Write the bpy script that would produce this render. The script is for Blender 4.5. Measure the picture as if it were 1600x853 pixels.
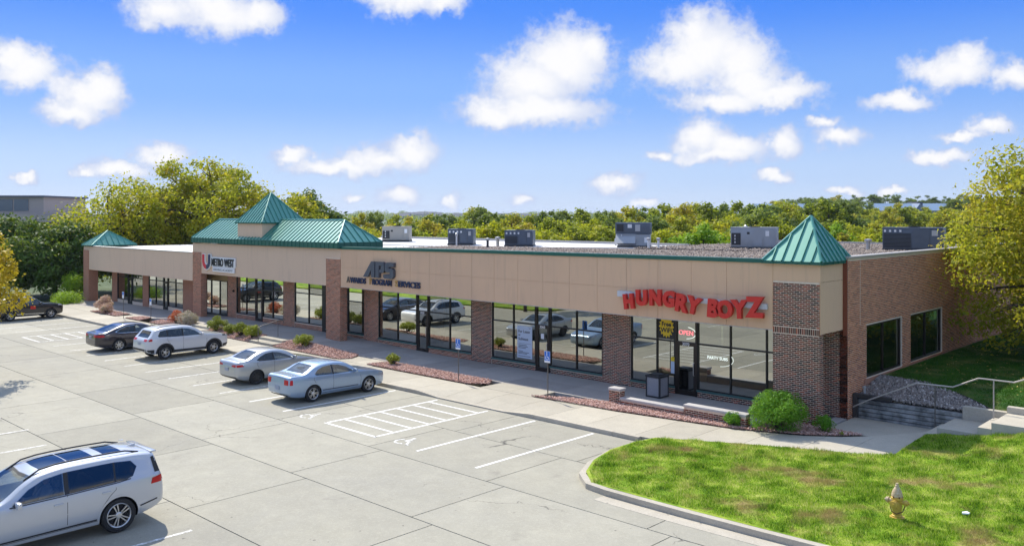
import bpy, bmesh, math, random
import numpy as np
from mathutils import Vector, Matrix
from mathutils.bvhtree import BVHTree

# ------------------------------------------------------------------ camera, sky, sun, exposure
for o in list(bpy.data.objects):
    bpy.data.objects.remove(o)
scene = bpy.context.scene
col = scene.collection
rng = np.random.default_rng(7)
random.seed(7)
R = math.radians

cam_d = bpy.data.cameras.new('camera')
cam = bpy.data.objects.new('camera', cam_d)
col.objects.link(cam)
cam.location = (0, 0, 7.4)
cam.rotation_euler = (R(90), 0, R(43.4))
cam_d.sensor_fit = 'HORIZONTAL'
cam_d.sensor_width = 36
cam_d.lens = 1363 / 1600 * 36
cam_d.shift_y = -(426.5 - 336) / 1600
cam_d.clip_start = 0.1
cam_d.clip_end = 9000
scene.camera = cam

SUN_TO = Vector((-0.90, 0.28, 1.0)).normalized()
sun_el = math.asin(SUN_TO.z)
sun_az = math.atan2(SUN_TO.x, SUN_TO.y)
sd = bpy.data.lights.new('sun', 'SUN')
sd.energy = 2.6
sd.angle = R(0.55)
sd.color = (1.0, 0.93, 0.80)
sun = bpy.data.objects.new('sun', sd)
col.objects.link(sun)
sun.rotation_euler = (-SUN_TO).to_track_quat('-Z', 'Y').to_euler()
sun.location = (-40, 30, 60)

scene.view_settings.view_transform = 'Standard'
scene.view_settings.look = 'None'
scene.view_settings.exposure = 1.15
scene.view_settings.gamma = 1.0
scene.view_settings.use_curve_mapping = False
scene.render.engine = 'CYCLES'
scene.render.resolution_x = 1024
scene.render.resolution_y = 545
try:
    scene.cycles.max_bounces = 8
    scene.cycles.transparent_max_bounces = 12
    scene.cycles.sample_clamp_indirect = 6
except Exception:
    pass


def nd(nt, typ, **kw):
    n = nt.nodes.new(typ)
    for k, v in kw.items():
        if k == 'inp':
            for i, x in v.items():
                n.inputs[i].default_value = x
        else:
            setattr(n, k, v)
    return n


def math_n(nt, op, a, b=None, c=None, clamp=False):
    n = nt.nodes.new('ShaderNodeMath')
    n.operation = op
    n.use_clamp = clamp
    for i, v in enumerate((a, b, c)):
        if v is None:
            continue
        if isinstance(v, (int, float)):
            n.inputs[i].default_value = v
        else:
            nt.links.new(v, n.inputs[i])
    return n.outputs[0]


def mixc(nt, fac, a, b, mode='MIX'):
    n = nt.nodes.new('ShaderNodeMix')
    n.data_type = 'RGBA'
    n.blend_type = mode
    for s, v in ((n.inputs[0], fac), (n.inputs[6], a), (n.inputs[7], b)):
        if isinstance(v, (int, float)):
            s.default_value = v
        elif isinstance(v, (tuple, list)):
            s.default_value = (*v[:3], 1)
        else:
            nt.links.new(v, s)
    return n.outputs[2]


def build_world():
    w = bpy.data.worlds.new('World')
    scene.world = w
    w.use_nodes = True
    nt = w.node_tree
    nt.nodes.clear()
    L = nt.links.new
    tc = nd(nt, 'ShaderNodeTexCoord')
    sky = nd(nt, 'ShaderNodeTexSky', sky_type='NISHITA', sun_disc=False)
    sky.sun_elevation = sun_el
    sky.sun_rotation = sun_az
    sky.altitude = 300
    sky.air_density = 1.0
    sky.dust_density = 0.4
    sky.ozone_density = 2.5
    sep = nd(nt, 'ShaderNodeSeparateXYZ')
    L(tc.outputs['Generated'], sep.inputs[0])
    az = math_n(nt, 'ARCTAN2', sep.outputs[0], sep.outputs[1])
    el = math_n(nt, 'ARCSINE', sep.outputs[2])
    # clear-sky colour: the physical sky pulled towards the deep blue of the day
    ramp = nd(nt, 'ShaderNodeValToRGB')
    cr = ramp.color_ramp
    cr.interpolation = 'EASE'
    stops = [(0.0, (0.225, 0.285, 0.40)), (0.05, (0.185, 0.255, 0.40)), (0.15, (0.078, 0.17, 0.40)),
             (0.27, (0.010, 0.092, 0.40)), (0.6, (0.02, 0.085, 0.36)), (1.0, (0.018, 0.07, 0.30))]
    while len(cr.elements) < len(stops):
        cr.elements.new(0.5)
    for e, (p, c) in zip(cr.elements, stops):
        e.position = p
        e.color = (*c, 1)
    L(math_n(nt, 'MULTIPLY', el, 1.0 / 0.9), ramp.inputs[0])
    skyv = nd(nt, 'ShaderNodeVectorMath', operation='SCALE')
    L(sky.outputs[0], skyv.inputs[0])
    skyv.inputs['Scale'].default_value = 0.15
    hi = nd(nt, 'ShaderNodeMapRange', interpolation_type='SMOOTHSTEP', inp={1: 0.26, 2: 0.55, 3: 0.94, 4: 0.0})
    L(el, hi.inputs[0])
    base = mixc(nt, hi.outputs[0], skyv.outputs[0], ramp.outputs[0])
    # clouds: cumulus heaps given by bearing and height above the horizon
    uv = nd(nt, 'ShaderNodeCombineXYZ')
    L(az, uv.inputs[0])
    L(el, uv.inputs[1])
    n1 = nd(nt, 'ShaderNodeTexNoise', inp={'Scale': 26.0, 'Detail': 7.0, 'Roughness': 0.62})
    L(uv.outputs[0], n1.inputs['Vector'])
    n2 = nd(nt, 'ShaderNodeTexNoise', inp={'Scale': 70.0, 'Detail': 5.0, 'Roughness': 0.65})
    L(uv.outputs[0], n2.inputs['Vector'])
    sub = nd(nt, 'ShaderNodeVectorMath', operation='SUBTRACT')
    L(n1.outputs['Color'], sub.inputs[0])
    sub.inputs[1].default_value = (0.5, 0.5, 0.5)
    scl = nd(nt, 'ShaderNodeVectorMath', operation='SCALE')
    L(sub.outputs[0], scl.inputs[0])
    scl.inputs['Scale'].default_value = 0.045
    add = nd(nt, 'ShaderNodeVectorMath', operation='ADD')
    L(uv.outputs[0], add.inputs[0])
    L(scl.outputs[0], add.inputs[1])
    flat = nd(nt, 'ShaderNodeVectorMath', operation='MULTIPLY')
    L(add.outputs[0], flat.inputs[0])
    flat.inputs[1].default_value = (1, 1, 0)
    P = flat.outputs[0]
    F = 1363.0
    heaps = [(45, 108, 62, 42), (20, 92, 48, 30), (135, 150, 62, 48), (112, 178, 55, 22), (160, 135, 36, 40),
             (335, 15, 100, 42), (250, 12, 62, 38), (400, 22, 50, 30), (640, -8, 85, 34), (690, 0, 40, 24),
             (880, 95, 80, 58), (830, 130, 80, 50), (835, 172, 125, 30), (920, 75, 35, 36), (775, 178, 60, 26),
             (1100, 80, 78, 66), (1060, 105, 76, 44), (1150, 100, 72, 52), (1170, 128, 66, 34), (1080, 50, 42, 38), (1215, 146, 80, 26), (1130, 158, 90, 22),
             (1490, 108, 80, 34), (1505, 92, 46, 30), (1585, 118, 44, 24), (1405, 158, 58, 18),
             (1095, 215, 50, 34), (1145, 232, 66, 28), (1125, 245, 80, 18), (1036, 246, 28, 14), (1222, 222, 28, 24),
             (1280, 190, 28, 14), (1310, 214, 42, 22), (1545, 200, 44, 20), (1500, 214, 40, 12), (1470, 248, 60, 16),
             (640, 238, 52, 28), (590, 250, 70, 24), (530, 262, 90, 18), (455, 244, 36, 16), (255, 240, 48, 24), (185, 266, 66, 22), (130, 270, 24, 16),
             (1212, 276, 28, 13), (625, 306, 36, 18), (700, 314, 20, 11), (556, 306, 18, 9), (960, 288, 44, 18), (812, 318, 22, 10),
             (1010, 316, 30, 9), (1320, 302, 30, 10), (1400, 300, 26, 9), (40, 285, 18, 12)]
    dmin = None
    for (x, y, a, b) in heaps:
        u = math.atan((x - 800) / F)
        v = math.atan((336 - y) / F * math.cos(u))
        azw = u - R(43.4)
        n = nd(nt, 'ShaderNodeVectorMath', operation='SUBTRACT')
        L(P, n.inputs[0])
        n.inputs[1].default_value = (azw, v, 0)
        m = nd(nt, 'ShaderNodeVectorMath', operation='MULTIPLY')
        L(n.outputs[0], m.inputs[0])
        k = math.cos(u) ** 2
        m.inputs[1].default_value = (F / a / k, F / b / max(k, .8), 0)
        ln = nd(nt, 'ShaderNodeVectorMath', operation='LENGTH')
        L(m.outputs[0], ln.inputs[0])
        dmin = ln.outputs['Value'] if dmin is None else math_n(nt, 'SMOOTH_MIN', dmin, ln.outputs['Value'], 0.25)
    heap = math_n(nt, 'SUBTRACT', 1.2, dmin)
    # the unseen rest of the sky: cumulus thickened to whiten the fill light
    gen = nd(nt, 'ShaderNodeTexNoise', inp={'Scale': 5.5, 'Detail': 6.0, 'Roughness': 0.55})
    L(uv.outputs[0], gen.inputs['Vector'])
    away = math_n(nt, 'ABSOLUTE', math_n(nt, 'ADD', az, R(43.4)))
    outside = math_n(nt, 'MAXIMUM', math_n(nt, 'MULTIPLY_ADD', away, 8.0, -5.2, clamp=True),
                     math_n(nt, 'MULTIPLY_ADD', el, 10.0, -3.0, clamp=True))
    gheap = math_n(nt, 'ADD', math_n(nt, 'MULTIPLY_ADD', gen.outputs['Fac'], 6.0, -2.95), math_n(nt, 'MULTIPLY_ADD', outside, 3.0, -3.0))
    heap = math_n(nt, 'MAXIMUM', heap, gheap)
    fb = math_n(nt, 'MULTIPLY_ADD', n2.outputs['Fac'], 1.1, -0.55)
    dens = math_n(nt, 'ADD', heap, fb)
    mr = nd(nt, 'ShaderNodeMapRange', interpolation_type='SMOOTHSTEP', inp={1: -0.08, 2: 0.58, 3: 0.0, 4: 1.0})
    L(dens, mr.inputs[0])
    body = nd(nt, 'ShaderNodeMapRange', interpolation_type='SMOOTHSTEP', inp={1: 0.1, 2: 1.0, 3: 0.0, 4: 1.0})
    L(math_n(nt, 'ADD', heap, math_n(nt, 'MULTIPLY_ADD', n1.outputs['Fac'], 0.9, -0.45)), body.inputs[0])
    ccol = mixc(nt, body.outputs[0], (0.25, 0.29, 0.40), (0.46, 0.455, 0.455))
    fin = mixc(nt, math_n(nt, 'MULTIPLY', mr.outputs[0], 0.97), base, ccol)
    bg = nd(nt, 'ShaderNodeBackground', inp={'Strength': 1.0})
    L(fin, bg.inputs[0])
    out = nd(nt, 'ShaderNodeOutputWorld')
    L(bg.outputs[0], out.inputs[0])
    w.cycles.sampling_method = 'MANUAL'
    w.cycles.sample_map_resolution = 1024


build_world()

# ------------------------------------------------------------------ helpers


def tag(o, label=None, cat=None, group=None, kind=None):
    if label:
        o['label'] = label
    if cat:
        o['category'] = cat
    if group:
        o['group'] = group
    if kind:
        o['kind'] = kind
    return o


def empty(name, loc=(0, 0, 0), rz=0.0, parent=None):
    o = bpy.data.objects.new(name, None)
    o.location = loc
    o.rotation_euler = (0, 0, rz)
    o.empty_display_size = 0.2
    col.objects.link(o)
    if parent:
        o.parent = parent
    return o


def link(name, me, mat=None, parent=None, loc=None):
    o = bpy.data.objects.new(name, me)
    col.objects.link(o)
    if mat is not None:
        ms = mat if isinstance(mat, (list, tuple)) else [mat]
        if len(me.materials) == 0:
            for m in ms:
                me.materials.append(m)
    if parent:
        o.parent = parent
    if loc is not None:
        o.location = loc
    return o


def copy_tree(o, parent=None):
    c = o.copy()
    col.objects.link(c)
    c.parent = parent
    for ch in list(o.children):
        copy_tree(ch, c)
    return c


class MB:
    """collects polygons; build() links them as one mesh object"""

    def __init__(s):
        s.v = []
        s.f = []
        s.m = []

    def poly(s, pts, m=0):
        n = len(s.v)
        s.v += [tuple(p) for p in pts]
        s.f.append(tuple(range(n, n + len(pts))))
        s.m.append(m)
        return s

    def box(s, x0, x1, y0, y1, z0, z1, m=0, skip=''):
        n = len(s.v)
        s.v += [(x0, y0, z0), (x1, y0, z0), (x1, y1, z0), (x0, y1, z0), (x0, y0, z1), (x1, y0, z1), (x1, y1, z1), (x0, y1, z1)]
        fs = {'b': (0, 3, 2, 1), 't': (4, 5, 6, 7), 's': (0, 1, 5, 4), 'e': (1, 2, 6, 5), 'n': (2, 3, 7, 6), 'w': (3, 0, 4, 7)}
        for k, f in fs.items():
            if k not in skip:
                s.f.append(tuple(n + i for i in f))
                s.m.append(m)
        return s

    def cbox(s, c, sz, m=0, bev=0.0):
        return s.box(c[0] - sz[0] / 2, c[0] + sz[0] / 2, c[1] - sz[1] / 2, c[1] + sz[1] / 2, c[2] - sz[2] / 2, c[2] + sz[2] / 2, m)

    def prism(s, pts, d, m=0):
        """closed outline pts (3D) extruded by vector d"""
        n = len(s.v)
        k = len(pts)
        s.v += [tuple(p) for p in pts] + [tuple(np.add(p, d)) for p in pts]
        s.f.append(tuple(range(n + k - 1, n - 1, -1)))
        s.f.append(tuple(range(n + k, n + 2 * k)))
        s.m += [m, m]
        for i in range(k):
            j = (i + 1) % k
            s.f.append((n + i, n + j, n + k + j, n + k + i))
            s.m.append(m)
        return s

    def tube(s, pts, r, seg=8, m=0, caps=True):
        pts = [Vector(p) for p in pts]
        rr = r if isinstance(r, (list, tuple)) else [r] * len(pts)
        n0 = len(s.v)
        up = Vector((0, 0, 1))
        for i, p in enumerate(pts):
            a = pts[max(i - 1, 0)]
            b = pts[min(i + 1, len(pts) - 1)]
            t = (b - a).normalized()
            q = up if abs(t.dot(up)) < 0.95 else Vector((1, 0, 0))
            x = t.cross(q).normalized()
            y = x.cross(t).normalized()
            for k in range(seg):
                an = 2 * math.pi * k / seg
                s.v.append(tuple(p + (x * math.cos(an) + y * math.sin(an)) * rr[i]))
        for i in range(len(pts) - 1):
            for k in range(seg):
                a = n0 + i * seg + k
                b = n0 + i * seg + (k + 1) % seg
                s.f.append((a, b, b + seg, a + seg))
                s.m.append(m)
        if caps:
            s.f.append(tuple(n0 + k for k in range(seg))[::-1])
            s.f.append(tuple(n0 + (len(pts) - 1) * seg + k for k in range(seg)))
            s.m += [m, m]
        return s

    def lathe(s, prof, c=(0, 0, 0), axis='z', seg=24, m=0, caps=True):
        """prof: list of (radius, height)"""
        n0 = len(s.v)
        for (r, h) in prof:
            for k in range(seg):
                a = 2 * math.pi * k / seg
                u, v = r * math.cos(a), r * math.sin(a)
                p = (u, v, h) if axis == 'z' else ((u, h, v) if axis == 'y' else (h, u, v))
                s.v.append((p[0] + c[0], p[1] + c[1], p[2] + c[2]))
        for i in range(len(prof) - 1):
            for k in range(seg):
                a = n0 + i * seg + k
                b = n0 + i * seg + (k + 1) % seg
                s.f.append((a, b, b + seg, a + seg))
                s.m.append(m)
        if caps and prof[0][0] > 1e-5:
            s.f.append(tuple(n0 + k for k in range(seg))[::-1])
            s.m.append(m)
        if caps and prof[-1][0] > 1e-5:
            s.f.append(tuple(n0 + (len(prof) - 1) * seg + k for k in range(seg)))
            s.m.append(m)
        return s

    def mesh(s, name, off=(0, 0, 0), smooth=False, bevel=0.0):
        me = bpy.data.meshes.new(name)
        v = np.array(s.v, float) - np.array(off, float)
        me.from_pydata(v.tolist(), [], s.f)
        if any(s.m):
            me.polygons.foreach_set('material_index', s.m)
        bm = bmesh.new()
        bm.from_mesh(me)
        if smooth or bevel:
            bmesh.ops.remove_doubles(bm, verts=bm.verts, dist=1e-5)
        bmesh.ops.recalc_face_normals(bm, faces=bm.faces)
        if bevel:
            ed = [e for e in bm.edges if len(e.link_faces) == 2 and e.calc_face_angle(0) > 0.6]
            bmesh.ops.bevel(bm, geom=ed, offset=bevel, segments=2, affect='EDGES', profile=0.6)
        bm.to_mesh(me)
        bm.free()
        if smooth or bevel:
            me.polygons.foreach_set('use_smooth', [True] * len(me.polygons))
            me.set_sharp_from_angle(angle=R(38))
        me.update()
        return me

    def build(s, name, mat, parent=None, smooth=False, bevel=0.0, local=False):
        """world-coordinate verts; a parent Empty keeps only a location at this time"""
        off = (0, 0, 0)
        if parent and not local:
            p = parent
            off = np.zeros(3)
            while p:
                off = off + np.array(p.location)
                p = p.parent
        me = s.mesh(name, off, smooth, bevel)
        return link(name, me, mat, parent)


def fast_mesh(name, verts, faces_flat, nper, mat, parent=None, off=None, smooth=False):
    """many equal n-gons from numpy arrays"""
    me = bpy.data.meshes.new(name)
    verts = np.asarray(verts, np.float32)
    if off is not None:
        verts = verts - np.asarray(off, np.float32)
    nf = len(faces_flat) // nper
    me.vertices.add(len(verts))
    me.vertices.foreach_set('co', verts.ravel())
    me.loops.add(len(faces_flat))
    me.loops.foreach_set('vertex_index', np.asarray(faces_flat, np.int32))
    me.polygons.add(nf)
    me.polygons.foreach_set('loop_start', np.arange(0, nf * nper, nper, dtype=np.int32))
    me.polygons.foreach_set('loop_total', np.full(nf, nper, np.int32))
    if smooth:
        me.polygons.foreach_set('use_smooth', np.ones(nf, bool))
    me.update(calc_edges=True)
    me.validate()
    return link(name, me, mat, parent)


def text_mesh(txt, size=1.0, extrude=0.0, bold=0.0, shear=0.0, align='CENTER'):
    cu = bpy.data.curves.new('lettering', 'FONT')
    cu.body = txt
    cu.size = size
    cu.extrude = extrude
    cu.offset = bold
    cu.shear = shear
    cu.align_x = align
    cu.align_y = 'BOTTOM_BASELINE'
    cu.resolution_u = 4
    o = bpy.data.objects.new('lettering', cu)
    col.objects.link(o)
    dg = bpy.context.evaluated_depsgraph_get()
    dg.update()
    me = bpy.data.meshes.new_from_object(o.evaluated_get(dg))
    bpy.data.objects.remove(o)
    me.materials.clear()
    return me


def face_text(name, txt, pos, size, mat, parent, extrude=0.006, bold=0.0, shear=0.0, rx=90, rz=0, align='CENTER', scale=(1, 1, 1), ry=0.0):
    """text standing on a wall that faces -Y (rz turns it)"""
    me = text_mesh(txt, size, extrude, bold, shear, align)
    me.transform(Matrix.Translation((0, 0, 0)) @ Matrix.Rotation(R(rz), 4, 'Z') @ Matrix.Rotation(R(ry), 4, 'Y') @ Matrix.Rotation(R(rx), 4, 'X') @ Matrix.Diagonal((*scale, 1)))
    off = np.zeros(3)
    p = parent
    while p:
        off = off + np.array(p.location)
        p = p.parent
    return link(name, me, mat, parent, tuple(np.array(pos) - off))


def interp(x, pts):
    return float(np.interp(x, [p[0] for p in pts], [p[1] for p in pts]))


# ------------------------------------------------------------------ materials


def material(name, color, rough=0.6, metal=0.0, spec=0.5, var=None, bump=None, rand=None, coat=0.0, emit=None, coat_rough=0.03, streak=None):
    """var=(scale, colour2, contrast): noise mix; bump=(scale, strength, dist); rand=list of colours per island/object"""
    m = bpy.data.materials.new(name)
    m.use_nodes = True
    nt = m.node_tree
    b = nt.nodes['Principled BSDF']
    b.inputs['Base Color'].default_value = (*color, 1)
    b.inputs['Roughness'].default_value = rough
    b.inputs['Metallic'].default_value = metal
    b.inputs['Specular IOR Level'].default_value = spec
    b.inputs['Coat Weight'].default_value = coat
    b.inputs['Coat Roughness'].default_value = coat_rough
    if emit:
        b.inputs['Emission Color'].default_value = (*emit[0], 1)
        b.inputs['Emission Strength'].default_value = emit[1]
    geo = nd(nt, 'ShaderNodeNewGeometry')
    base = None
    if rand:
        oi = nd(nt, 'ShaderNodeObjectInfo')
        fr = math_n(nt, 'FRACT', math_n(nt, 'ADD', geo.outputs['Random Per Island'], math_n(nt, 'MULTIPLY', oi.outputs['Random'], 7.31)))
        rp = nd(nt, 'ShaderNodeValToRGB')
        cr = rp.color_ramp
        cr.interpolation = 'LINEAR'
        while len(cr.elements) < len(rand):
            cr.elements.new(0.5)
        for i, (e, c) in enumerate(zip(cr.elements, rand)):
            e.position = i / max(1, len(rand) - 1)
            e.color = (*c, 1)
        nt.links.new(fr, rp.inputs[0])
        base = rp.outputs[0]
    if var:
        n = nd(nt, 'ShaderNodeTexNoise', inp={'Scale': var[0], 'Detail': 5.0, 'Roughness': 0.6})
        nt.links.new(geo.outputs['Position'], n.inputs['Vector'])
        mr = nd(nt, 'ShaderNodeMapRange', inp={1: 0.5 - var[2], 2: 0.5 + var[2]})
        nt.links.new(n.outputs['Fac'], mr.inputs[0])
        base = mixc(nt, mr.outputs[0], base if base is not None else color, var[1])
    if streak:
        vm = nd(nt, 'ShaderNodeVectorMath', operation='MULTIPLY')
        nt.links.new(geo.outputs['Position'], vm.inputs[0])
        vm.inputs[1].default_value = (streak[0], streak[0], streak[0] * .07)
        n = nd(nt, 'ShaderNodeTexNoise', inp={'Scale': 1.0, 'Detail': 5.0, 'Roughness': 0.7})
        nt.links.new(vm.outputs[0], n.inputs['Vector'])
        mr = nd(nt, 'ShaderNodeMapRange', inp={1: 0.52, 2: 0.74, 3: 0.0, 4: streak[1]})
        nt.links.new(n.outputs['Fac'], mr.inputs[0])
        base = mixc(nt, mr.outputs[0], base if base is not None else color, streak[2])
    if base is not None:
        nt.links.new(base, b.inputs['Base Color'])
    if bump:
        n = nd(nt, 'ShaderNodeTexNoise', inp={'Scale': bump[0], 'Detail': 4.0})
        nt.links.new(geo.outputs['Position'], n.inputs['Vector'])
        bp = nd(nt, 'ShaderNodeBump', inp={'Strength': bump[1], 'Distance': bump[2]})
        nt.links.new(n.outputs['Fac'], bp.inputs['Height'])
        nt.links.new(bp.outputs[0], b.inputs['Normal'])
    return m


def leaf_material(name, cols, trans=0.35, objvar=0.0, rough=0.55):
    m = bpy.data.materials.new(name)
    m.use_nodes = True
    nt = m.node_tree
    nt.nodes.clear()
    geo = nd(nt, 'ShaderNodeNewGeometry')
    oi = nd(nt, 'ShaderNodeObjectInfo')
    rp = nd(nt, 'ShaderNodeValToRGB')
    cr = rp.color_ramp
    while len(cr.elements) < len(cols):
        cr.elements.new(0.5)
    for i, (e, c) in enumerate(zip(cr.elements, cols)):
        e.position = i / max(1, len(cols) - 1)
        e.color = (*c, 1)
    n = nd(nt, 'ShaderNodeTexNoise', inp={'Scale': 0.55, 'Detail': 2.0})
    nt.links.new(geo.outputs['Position'], n.inputs['Vector'])
    a = math_n(nt, 'MULTIPLY_ADD', geo.outputs['Random Per Island'], 0.55, math_n(nt, 'MULTIPLY_ADD', n.outputs['Fac'], 1.3, -0.43))
    if objvar:
        a = math_n(nt, 'ADD', a, math_n(nt, 'MULTIPLY_ADD', oi.outputs['Random'], objvar, -objvar / 2))
    nt.links.new(a, rp.inputs[0])
    d = nd(nt, 'ShaderNodeBsdfPrincipled', inp={'Roughness': rough, 'Specular IOR Level': 0.25})
    t = nd(nt, 'ShaderNodeBsdfTranslucent')
    nt.links.new(rp.outputs[0], d.inputs['Base Color'])
    nt.links.new(mixc(nt, 0.35, rp.outputs[0], (0.35, 0.40, 0.02)), t.inputs['Color'])
    mx = nd(nt, 'ShaderNodeMixShader', inp={0: trans})
    nt.links.new(d.outputs[0], mx.inputs[1])
    nt.links.new(t.outputs[0], mx.inputs[2])
    out = nd(nt, 'ShaderNodeOutputMaterial')
    nt.links.new(mx.outputs[0], out.inputs[0])
    return m


def glass_material(name, refl=0.5, tint=(0.25, 0.28, 0.27), gloss=(0.8, 0.84, 0.82), rough=0.0):
    m = bpy.data.materials.new(name)
    m.use_nodes = True
    nt = m.node_tree
    nt.nodes.clear()
    g = nd(nt, 'ShaderNodeBsdfGlossy', inp={'Color': (*gloss, 1), 'Roughness': rough})
    t = nd(nt, 'ShaderNodeBsdfTransparent', inp={'Color': (*tint, 1)})
    lw = nd(nt, 'ShaderNodeLayerWeight', inp={'Blend': 0.25})
    f = math_n(nt, 'MULTIPLY_ADD', lw.outputs['Fresnel'], 1.0 - refl, refl, clamp=True)
    mx = nd(nt, 'ShaderNodeMixShader')
    nt.links.new(f, mx.inputs[0])
    nt.links.new(t.outputs[0], mx.inputs[1])
    nt.links.new(g.outputs[0], mx.inputs[2])
    out = nd(nt, 'ShaderNodeOutputMaterial')
    nt.links.new(mx.outputs[0], out.inputs[0])
    return m


M = {}
M['mortar'] = material('mortar', (0.78, 0.64, 0.50), 0.9, spec=.1, var=(9, (0.64, 0.52, 0.40), .25))
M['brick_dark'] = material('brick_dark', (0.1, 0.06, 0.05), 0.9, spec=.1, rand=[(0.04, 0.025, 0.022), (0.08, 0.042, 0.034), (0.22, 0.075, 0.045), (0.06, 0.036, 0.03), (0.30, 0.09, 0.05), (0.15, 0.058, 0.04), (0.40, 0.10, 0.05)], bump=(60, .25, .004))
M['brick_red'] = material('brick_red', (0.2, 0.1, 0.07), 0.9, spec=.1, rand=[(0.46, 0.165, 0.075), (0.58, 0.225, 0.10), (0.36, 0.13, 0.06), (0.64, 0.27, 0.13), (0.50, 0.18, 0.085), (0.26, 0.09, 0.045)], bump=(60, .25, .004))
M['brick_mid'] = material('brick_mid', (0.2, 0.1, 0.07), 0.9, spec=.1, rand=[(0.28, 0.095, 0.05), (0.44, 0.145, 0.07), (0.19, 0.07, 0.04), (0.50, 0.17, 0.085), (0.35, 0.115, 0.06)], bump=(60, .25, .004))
M['stucco'] = material('stucco', (0.74, 0.49, 0.305), 0.9, var=(0.35, (0.64, 0.43, 0.28), .3), bump=(140, .25, .004), streak=(5.0, .4, (0.46, 0.32, 0.22)))
M['stucco_grey'] = material('stucco_grey', (0.70, 0.515, 0.365), 0.9, var=(0.3, (0.645, 0.47, 0.335), .3), bump=(140, .25, .004), streak=(5.0, .35, (0.44, 0.335, 0.25)))
M['soffit'] = material('soffit', (0.42, 0.35, 0.28), 0.9)
M['brown_wall'] = material('brown_wall', (0.44, 0.215, 0.135), 0.85, var=(6, (0.37, 0.18, 0.115), .2))
M['green_metal'] = material('green_metal', (0.03, 0.24, 0.17), 0.36, metal=0.35, spec=0.6, var=(1.2, (0.05, 0.285, 0.21), .3), coat=1.0, coat_rough=.36, streak=(4.0, .35, (0.10, 0.30, 0.24)))
M['green_trim'] = material('green_trim', (0.012, 0.105, 0.075), 0.4, metal=0.2, var=(2, (0.02, 0.13, 0.1), .3))
M['green_sill'] = material('green_sill', (0.05, 0.13, 0.115), 0.5)
M['black_frame'] = material('black_frame', (0.018, 0.017, 0.016), 0.4, metal=0.3)
M['bronze_frame'] = material('bronze_frame', (0.035, 0.026, 0.021), 0.38, metal=0.4)
M['shop_glass'] = glass_material('shop_glass', 0.52, tint=(0.34, 0.37, 0.35), gloss=(0.74, 0.76, 0.70))
M['side_glass'] = glass_material('side_glass', 0.30, tint=(0.3, 0.34, 0.32), gloss=(0.7, 0.78, 0.72))
M['interior'] = material('interior', (0.10, 0.095, 0.09), 0.8)
M['interior_light'] = material('interior_light', (0.30, 0.28, 0.25), 0.8)
M['wood_post'] = material('wood_post', (0.45, 0.24, 0.09), 0.6)
M['gravel_bed'] = material('gravel_bed', (0.25, 0.21, 0.19), 0.95, var=(30, (0.10, 0.085, 0.08), .15), bump=(60, 1, .03))
M['roof_stone'] = material('roof_stone', (0.3, 0.26, 0.24), 0.9, rand=[(0.19, 0.15, 0.125), (0.33, 0.27, 0.23), (0.11, 0.088, 0.075), (0.26, 0.21, 0.18), (0.44, 0.38, 0.33)])
M['white_roof'] = material('white_roof', (0.72, 0.71, 0.69), 0.7, var=(0.5, (0.58, 0.57, 0.56), .3))
M['red_rock'] = material('red_rock', (0.35, 0.2, 0.16), 0.9, rand=[(0.42, 0.22, 0.165), (0.56, 0.35, 0.28), (0.28, 0.15, 0.12), (0.48, 0.27, 0.21), (0.70, 0.52, 0.45), (0.44, 0.24, 0.18)])
M['red_soil'] = material('red_soil', (0.22, 0.125, 0.10), 0.95, var=(18, (0.12, 0.07, 0.06), .2))
M['grey_rock'] = material('grey_rock', (0.3, 0.3, 0.3), 0.9, rand=[(0.10, 0.085, 0.075), (0.27, 0.23, 0.20), (0.17, 0.145, 0.125), (0.38, 0.34, 0.30), (0.12, 0.10, 0.085), (0.55, 0.51, 0.46)])
M['soil'] = material('soil', (0.07, 0.055, 0.045), 0.95, var=(10, (0.045, 0.035, 0.03), .2))
M['cap_stone'] = material('cap_stone', (0.50, 0.48, 0.46), 0.8, var=(6, (0.40, 0.385, 0.37), .25))
M['plank'] = material('plank', (0.36, 0.37, 0.36), 0.85, var=(2.2, (0.10, 0.105, 0.10), .14), bump=(25, .4, .01))
M['timber_dark'] = material('timber_dark', (0.05, 0.045, 0.042), 0.85)
M['rail'] = material('rail', (0.16, 0.15, 0.14), 0.45, metal=0.6)
M['rail_light'] = material('rail_light', (0.46, 0.42, 0.37), 0.5, metal=0.3)
M['unit_grey'] = material('unit_grey', (0.40, 0.42, 0.44), 0.5, metal=0.3, var=(2, (0.33, 0.35, 0.37), .3))
M['unit_blue'] = material('unit_blue', (0.13, 0.155, 0.19), 0.45, metal=0.3, var=(2, (0.10, 0.12, 0.15), .3))
M['unit_tan'] = material('unit_tan', (0.40, 0.37, 0.32), 0.6)
M['unit_dark'] = material('unit_dark', (0.03, 0.032, 0.036), 0.5)
M['white_paint'] = material('white_paint', (0.78, 0.78, 0.76), 0.6)
M['galv'] = material('galv', (0.5, 0.5, 0.5), 0.45, metal=0.6)
M['sign_red'] = material('sign_red', (0.60, 0.022, 0.014), 0.38)
M['sign_dark_red'] = material('sign_dark_red', (0.20, 0.012, 0.012), 0.5)
M['sign_slate'] = material('sign_slate', (0.075, 0.085, 0.11), 0.45)
M['sign_navy'] = material('sign_navy', (0.01, 0.022, 0.085), 0.4)
M['sign_black'] = material('sign_black', (0.012, 0.012, 0.015), 0.45)
M['sign_white'] = material('sign_white', (0.80, 0.80, 0.80), 0.5)
M['sign_gold'] = material('sign_gold', (0.50, 0.30, 0.09), 0.5)
M['sign_crimson'] = material('sign_crimson', (0.60, 0.012, 0.035), 0.4)
M['raceway'] = material('raceway', (0.55, 0.57, 0.60), 0.5)
M['poster_blue'] = material('poster_blue', (0.52, 0.60, 0.72), 0.5)
M['sun_yellow'] = material('sun_yellow', (0.80, 0.56, 0.02), 0.6)
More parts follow.
